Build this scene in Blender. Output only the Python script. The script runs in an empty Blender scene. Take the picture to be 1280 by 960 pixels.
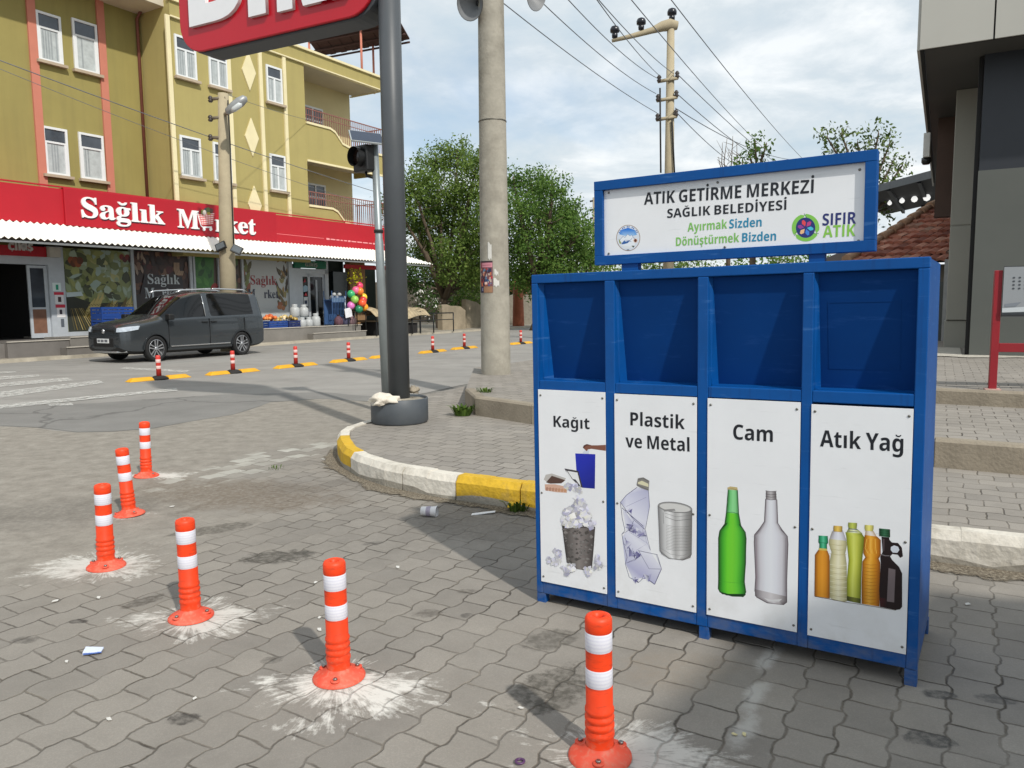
import bpy, bmesh, math, random
from mathutils import Vector, Matrix
R = math.radians
rnd = random.Random(7)
scene = bpy.context.scene
COL = scene.collection

# ------------------------------------------------------------------ camera
FPX, PITCH, ROLL, EYE = 961.54, 6.022, -0.6212, 1.5
_p, _r = R(PITCH), R(ROLL)
_rt0 = Vector((1, 0, 0)); _up0 = Vector((0, math.sin(_p), math.cos(_p)))
FWD = Vector((0, math.cos(_p), -math.sin(_p)))
RT = _rt0 * math.cos(_r) + _up0 * math.sin(_r)
UP = _up0 * math.cos(_r) - _rt0 * math.sin(_r)
CAM = Vector((0, 0, EYE))
cd = bpy.data.cameras.new('camera'); cam = bpy.data.objects.new('camera', cd); COL.objects.link(cam)
cd.sensor_width = 36; cd.lens = FPX * 36 / 1280; cd.clip_start = 0.05; cd.clip_end = 3000
M3 = Matrix((RT, UP, -FWD)).transposed()
cam.matrix_world = Matrix.Translation(CAM) @ M3.to_4x4()
scene.camera = cam

# ------------------------------------------------------------------ sky and sun
SUN_TO = Vector((0.275, -0.462, 0.495)).normalized()      # direction towards the sun
SUN_EL = math.asin(SUN_TO.z); SUN_AZ = math.atan2(SUN_TO.x, SUN_TO.y)
world = bpy.data.worlds.new("World"); scene.world = world; world.use_nodes = True
nt = world.node_tree; nt.nodes.clear()
def wn(t, **k):
    n = nt.nodes.new(t)
    for a, b in k.items(): setattr(n, a, b)
    return n
wo = wn('ShaderNodeOutputWorld'); bg = wn('ShaderNodeBackground'); bg.inputs[1].default_value = 0.10
sky = wn('ShaderNodeTexSky'); sky.sky_type = 'NISHITA'; sky.sun_disc = False
sky.sun_elevation = SUN_EL; sky.sun_rotation = SUN_AZ; sky.air_density = 1.0; sky.dust_density = 1.5
tc = wn('ShaderNodeTexCoord'); sep = wn('ShaderNodeSeparateXYZ'); nt.links.new(tc.outputs['Generated'], sep.inputs[0])
zz = wn('ShaderNodeMath', operation='MAXIMUM'); nt.links.new(sep.outputs[2], zz.inputs[0]); zz.inputs[1].default_value = 0.0
za = wn('ShaderNodeMath', operation='ADD'); nt.links.new(zz.outputs[0], za.inputs[0]); za.inputs[1].default_value = 0.22
dx = wn('ShaderNodeMath', operation='DIVIDE'); nt.links.new(sep.outputs[0], dx.inputs[0]); nt.links.new(za.outputs[0], dx.inputs[1])
dy = wn('ShaderNodeMath', operation='DIVIDE'); nt.links.new(sep.outputs[1], dy.inputs[0]); nt.links.new(za.outputs[0], dy.inputs[1])
cb = wn('ShaderNodeCombineXYZ'); nt.links.new(dx.outputs[0], cb.inputs[0]); nt.links.new(dy.outputs[0], cb.inputs[1]); cb.inputs[2].default_value = 3.7
def wnoise(scale, detail, rough, dist=0.0):
    n = wn('ShaderNodeTexNoise'); n.inputs['Scale'].default_value = scale; n.inputs['Detail'].default_value = detail
    n.inputs['Roughness'].default_value = rough; n.inputs['Distortion'].default_value = dist
    nt.links.new(cb.outputs[0], n.inputs['Vector']); return n
def wramp(src, stops):
    r = wn('ShaderNodeValToRGB'); e = r.color_ramp.elements
    while len(e) < len(stops): e.new(0.5)
    for el, (p, c) in zip(e, stops): el.position = p; el.color = (*c, 1)
    nt.links.new(src, r.inputs[0]); return r
n1 = wnoise(1.15, 7, 0.55, 0.25); n2 = wnoise(2.6, 8, 0.6, 0.3)
cover = wramp(n1.outputs[0], [(0.30, (0.35,)*3), (0.46, (0.88,)*3), (0.58, (1,)*3)])
tone = wramp(n2.outputs[0], [(0.30, (5.6, 6.7, 7.5)), (0.46, (6.9, 7.6, 8.05)), (0.62, (9.4, 9.7, 9.8))])
mx = wn('ShaderNodeMix', data_type='RGBA')
nt.links.new(cover.outputs[0], mx.inputs['Factor']); 
sg = wn('ShaderNodeMix', data_type='RGBA', blend_type='ADD'); sg.inputs['Factor'].default_value = 1.0
sg.inputs['B'].default_value = (1.4, 1.9, 2.2, 1)
nt.links.new(sky.outputs[0], sg.inputs['A'])
nt.links.new(sg.outputs['Result'], mx.inputs['A']); nt.links.new(tone.outputs[0], mx.inputs['B'])
nt.links.new(mx.outputs['Result'], bg.inputs[0]); nt.links.new(bg.outputs[0], wo.inputs[0])
sl = bpy.data.lights.new('sun', 'SUN'); so = bpy.data.objects.new('sun', sl); COL.objects.link(so)
sl.energy = 3.2; sl.angle = R(1.3); sl.color = (1.0, 0.955, 0.88)
so.rotation_euler = (-SUN_TO).to_track_quat('-Z', 'Y').to_euler()
vs = scene.view_settings; vs.view_transform = 'Standard'; vs.look = 'None'; vs.gamma = 1; vs.exposure = 0.10
vs.use_curve_mapping = False
scene.render.engine = 'CYCLES'; scene.cycles.max_bounces = 8; scene.cycles.transparent_max_bounces = 16

# ------------------------------------------------------------------ where pixels of the photo meet real surfaces
def ray(x, y): return FWD + RT * ((x - 640) / FPX) - UP * ((y - 480) / FPX)
def G(x, y, z=0.0):
    d = ray(x, y); return CAM + d * ((z - EYE) / d.z)
def AT(x, y, Y):
    d = ray(x, y); return CAM + d * (Y / d.y)
class Frame:
    """local axes of a thing standing in the world: x along, y inward, z up"""
    def __init__(s, o, ax, az): s.o = Vector(o); s.x = Vector(ax).normalized(); s.z = Vector(az).normalized(); s.y = s.z.cross(s.x)
    def mat(s): return Matrix.Translation(s.o) @ Matrix((s.x, s.y, s.z)).transposed().to_4x4()
    def on(s, px, py, y=0.0):
        p0 = s.o + s.y * y; d = ray(px, py); t = (p0 - CAM).dot(s.y) / d.dot(s.y); q = CAM + d * t - s.o
        return q.dot(s.x), q.dot(s.z)
    def w(s, x, y, z): return s.o + s.x * x + s.y * y + s.z * z

# ------------------------------------------------------------------ materials
def lin(c):
    c = c / 255.0
    return c / 12.92 if c <= 0.04045 else ((c + 0.055) / 1.055) ** 2.4
def L3(rgb): return tuple(lin(v) for v in rgb)
MATS = {}
def mat(name, rgb, rough=0.6, metal=0.0, var=0.12, scale=6.0, bump=0.0, bscale=40.0, dirt=0.0, dirtcol=(70, 62, 50), spec=0.5, emit=0.0, alpha=1.0, coat=0.0):
    """painted / raw surface: base colour with two octaves of mottling, optional stains and micro bump"""
    if name in MATS: return MATS[name]
    m = bpy.data.materials.new(name); m.use_nodes = True; t = m.node_tree; N = t.nodes; K = t.links
    b = N['Principled BSDF']; b.inputs['Roughness'].default_value = rough; b.inputs['Metallic'].default_value = metal
    b.inputs['Specular IOR Level'].default_value = spec; b.inputs['Coat Weight'].default_value = coat
    base = L3(rgb)
    tcn = N.new('ShaderNodeTexCoord')
    nz = N.new('ShaderNodeTexNoise'); nz.inputs['Scale'].default_value = scale; nz.inputs['Detail'].default_value = 5; nz.inputs['Roughness'].default_value = 0.62
    K.new(tcn.outputs['Object'], nz.inputs['Vector'])
    rp = N.new('ShaderNodeValToRGB'); rp.color_ramp.elements[0].position = 0.3; rp.color_ramp.elements[1].position = 0.7
    lo = tuple(max(0, v * (1 - var)) for v in base); hi = tuple(min(1, v * (1 + var)) for v in base)
    rp.color_ramp.elements[0].color = (*lo, 1); rp.color_ramp.elements[1].color = (*hi, 1)
    K.new(nz.outputs[0], rp.inputs[0]); out = rp.outputs[0]
    if dirt > 0:
        n2_ = N.new('ShaderNodeTexNoise'); n2_.inputs['Scale'].default_value = scale * 0.35; n2_.inputs['Detail'].default_value = 8; n2_.inputs['Roughness'].default_value = 0.7
        K.new(tcn.outputs['Object'], n2_.inputs['Vector'])
        r2 = N.new('ShaderNodeMapRange'); r2.inputs[1].default_value = 0.48; r2.inputs[2].default_value = 0.72; r2.inputs[3].default_value = 0; r2.inputs[4].default_value = dirt
        K.new(n2_.outputs[0], r2.inputs[0])
        mxx = N.new('ShaderNodeMix'); mxx.data_type = 'RGBA'; mxx.inputs['B'].default_value = (*L3(dirtcol), 1)
        K.new(r2.outputs[0], mxx.inputs['Factor']); K.new(out, mxx.inputs['A']); out = mxx.outputs['Result']
    K.new(out, b.inputs['Base Color'])
    if bump > 0:
        n3 = N.new('ShaderNodeTexNoise'); n3.inputs['Scale'].default_value = bscale; n3.inputs['Detail'].default_value = 4
        K.new(tcn.outputs['Object'], n3.inputs['Vector'])
        bp = N.new('ShaderNodeBump'); bp.inputs['Strength'].default_value = bump; bp.inputs['Distance'].default_value = 0.02
        K.new(n3.outputs[0], bp.inputs['Height']); K.new(bp.outputs[0], b.inputs['Normal'])
    if emit > 0:
        b.inputs['Emission Color'].default_value = (*base, 1); b.inputs['Emission Strength'].default_value = emit
    if alpha < 1: b.inputs['Alpha'].default_value = alpha
    MATS[name] = m; return m
def weather(m, stretch, scale, rgb, amt, lo, hi, zfade=None, rough=0.62):
    """stretched streaks, scratches or dust of another colour over a finished material; zfade keeps it below a height"""
    t = m.node_tree; N = t.nodes; K = t.links; b = N['Principled BSDF']; src = b.inputs['Base Color'].links[0].from_socket
    tcn = N.new('ShaderNodeTexCoord'); mp = N.new('ShaderNodeMapping'); mp.inputs['Scale'].default_value = stretch; K.new(tcn.outputs['Object'], mp.inputs[0])
    nz = N.new('ShaderNodeTexNoise'); nz.inputs['Scale'].default_value = scale; nz.inputs['Detail'].default_value = 6; nz.inputs['Roughness'].default_value = rough; K.new(mp.outputs[0], nz.inputs['Vector'])
    r = N.new('ShaderNodeMapRange'); K.new(nz.outputs[0], r.inputs[0])
    for i, v in enumerate((lo, hi, 0, amt)): r.inputs[i + 1].default_value = v
    f = r.outputs[0]
    if zfade:
        sp_ = N.new('ShaderNodeSeparateXYZ'); K.new(tcn.outputs['Object'], sp_.inputs[0]); z = N.new('ShaderNodeMapRange'); K.new(sp_.outputs[2], z.inputs[0])
        for i, v in enumerate((zfade[0], zfade[1], 1, 0)): z.inputs[i + 1].default_value = v
        mu = N.new('ShaderNodeMath'); mu.operation = 'MULTIPLY'; K.new(f, mu.inputs[0]); K.new(z.outputs[0], mu.inputs[1]); f = mu.outputs[0]
    mx_ = N.new('ShaderNodeMix'); mx_.data_type = 'RGBA'; mx_.inputs['B'].default_value = (*L3(rgb), 1); K.new(f, mx_.inputs['Factor']); K.new(src, mx_.inputs['A']); K.new(mx_.outputs['Result'], b.inputs['Base Color'])
def print_mat(name='printed_sheet', rough=0.35):
    """flat print: the picture's own inks are stored per face corner"""
    if name in MATS: return MATS[name]
    m = bpy.data.materials.new(name); m.use_nodes = True; t = m.node_tree; b = t.nodes['Principled BSDF']
    a = t.nodes.new('ShaderNodeAttribute'); a.attribute_name = 'ink'
    t.links.new(a.outputs['Color'], b.inputs['Base Color']); b.inputs['Roughness'].default_value = rough
    MATS[name] = m; return m
def glass_mat(name, rgb, rough=0.06, var=0.3):
    m = mat(name, rgb, rough=rough, var=var, scale=1.3, spec=0.9, coat=0.0); return m

# ------------------------------------------------------------------ mesh building
def link(o, parent=None):
    COL.objects.link(o)
    if parent is not None: o.parent = parent
    return o
class MB:
    def __init__(s): s.v = []; s.f = []; s.m = []; s.c = []; s.sm = []; s.T = None
    def P(s, p):
        p = Vector(p); 
        if s.T is not None: p = s.T @ p
        s.v.append(p); return len(s.v) - 1
    def face(s, pts, m=0, col=None, smooth=False):
        idx = [s.P(p) for p in pts]; s.f.append(idx); s.m.append(m); s.c.append(col); s.sm.append(smooth)
    def box(s, x0, x1, y0, y1, z0, z1, m=0):
        a = [s.P((x, y, z)) for z in (z0, z1) for y in (y0, y1) for x in (x0, x1)]
        for q in ((0, 2, 3, 1), (4, 5, 7, 6), (0, 1, 5, 4), (2, 6, 7, 3), (0, 4, 6, 2), (1, 3, 7, 5)):
            s.f.append([a[i] for i in q]); s.m.append(m); s.c.append(None); s.sm.append(False)
        return s
    def hexa(s, b4, t4, m=0):
        a = [s.P(p) for p in list(b4) + list(t4)]
        for q in ((3, 2, 1, 0), (4, 5, 6, 7), (0, 1, 5, 4), (1, 2, 6, 5), (2, 3, 7, 6), (3, 0, 4, 7)):
            s.f.append([a[i] for i in q]); s.m.append(m); s.c.append(None); s.sm.append(False)
        return s
    def prism(s, poly, z0, z1, m=0, mside=None):
        """polygon in xy extruded along z"""
        n = len(poly); lo = [s.P((p[0], p[1], z0)) for p in poly]; hi = [s.P((p[0], p[1], z1)) for p in poly]
        def add(f, mm): s.f.append(f); s.m.append(mm); s.c.append(None); s.sm.append(False)
        add(lo[::-1], m); add(hi, m)
        for i in range(n): j = (i + 1) % n; add([lo[i], lo[j], hi[j], hi[i]], m if mside is None else mside)
        return s
    def vprism(s, poly, y0, y1, m=0):
        """polygon in xz extruded along y"""
        n = len(poly); lo = [s.P((p[0], y0, p[1])) for p in poly]; hi = [s.P((p[0], y1, p[1])) for p in poly]
        def add(f): s.f.append(f); s.m.append(m); s.c.append(None); s.sm.append(False)
        add(lo); add(hi[::-1])
        for i in range(n): j = (i + 1) % n; add([lo[j], lo[i], hi[i], hi[j]])
        return s
    def tube(s, path, r, n=8, m=0, caps=True):
        path = [Vector(p) for p in path]; k = len(path); rr = r if isinstance(r, (list, tuple)) else [r] * k
        rings = []; prev = None
        for i, p in enumerate(path):
            d = (path[min(i + 1, k - 1)] - path[max(i - 1, 0)]).normalized()
            if prev is None:
                a = d.orthogonal().normalized()
            else:
                a = (prev - d * prev.dot(d)); a = a.normalized() if a.length > 1e-6 else d.orthogonal().normalized()
            prev = a; b = d.cross(a)
            rings.append([s.P(p + (a * math.cos(2 * math.pi * j / n) + b * math.sin(2 * math.pi * j / n)) * rr[i]) for j in range(n)])
        for i in range(k - 1):
            for j in range(n):
                q = (j + 1) % n
                s.f.append([rings[i][j], rings[i][q], rings[i + 1][q], rings[i + 1][j]]); s.m.append(m); s.c.append(None); s.sm.append(True)
        if caps:
            for rg in (rings[0][::-1], rings[-1]): s.f.append(rg); s.m.append(m); s.c.append(None); s.sm.append(False)
        return s
    def lathe(s, prof, n=24, c=(0, 0, 0), m=0, ax='z', caps=True, flat=()):
        """prof: (radius, height) pairs"""
        c = Vector(c); rings = []
        for (r, h) in prof:
            ring = []
            for j in range(n):
                a = 2 * math.pi * j / n; u, v = r * math.cos(a), r * math.sin(a)
                p = (u, v, h) if ax == 'z' else ((h, u, v) if ax == 'x' else (v, h, u))
                ring.append(s.P(c + Vector(p)))
            rings.append(ring)
        for i in range(len(rings) - 1):
            for j in range(n):
                q = (j + 1) % n
                s.f.append([rings[i][j], rings[i][q], rings[i + 1][q], rings[i + 1][j]]); s.m.append(m); s.c.append(None); s.sm.append(True)
        if caps:
            for rg in (rings[0][::-1], rings[-1]): s.f.append(rg); s.m.append(m); s.c.append(None); s.sm.append(False)
        return s
    def build(s, name, mats, parent=None, bevel=0.0, auto=None):
        me = bpy.data.meshes.new(name); me.from_pydata([tuple(p) for p in s.v], [], s.f)
        if not isinstance(mats, (list, tuple)): mats = [mats]
        for mm in mats: me.materials.append(mm)
        for p, mi, sm in zip(me.polygons, s.m, s.sm): p.material_index = mi; p.use_smooth = sm
        if any(c is not None for c in s.c):
            at = me.color_attributes.new('ink', 'FLOAT_COLOR', 'CORNER')
            for p, c in zip(me.polygons, s.c):
                for n_, li in enumerate(p.loop_indices):
                    cc = (200, 200, 200) if c is None else (c[n_] if isinstance(c[0], (list, tuple)) else c)
                    at.data[li].color = (*L3(cc), 1)
        me.update()
        o = bpy.data.objects.new(name, me); link(o, parent)
        if auto is not None:
            for p in me.polygons: p.use_smooth = True
            me.set_sharp_from_angle(angle=R(auto))
        if bevel > 0:
            bv = o.modifiers.new('edge', 'BEVEL'); bv.width = bevel; bv.segments = 2; bv.limit_method = 'ANGLE'; bv.angle_limit = R(40)
        return o
def thing(name, label, cat, group=None, loc=(0, 0, 0), rz=0.0, M=None):
    o = bpy.data.objects.new(name, None); COL.objects.link(o); o.empty_display_size = 0.2
    if M is not None: o.matrix_world = M
    else: o.location = loc; o.rotation_euler = (0, 0, rz)
    return tag(o, label, cat, group)
def tag(o, label, cat, group=None, kind=None):
    o['label'] = label; o['category'] = cat
    if group: o['group'] = group
    if kind: o['kind'] = kind
    return o
def struct(o, label=None, kind='structure'):
    o['kind'] = kind
    if label: o['label'] = label
    return o
def copy_tree(root, M, label, group=None):
    c = root.copy(); COL.objects.link(c); c.matrix_world = M; c['label'] = label
    if group: c['group'] = group
    for ch in list(root.children):
        d = ch.copy(); COL.objects.link(d); d.parent = c
        for g in list(ch.children):
            e = g.copy(); COL.objects.link(e); e.parent = d
    return c

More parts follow.
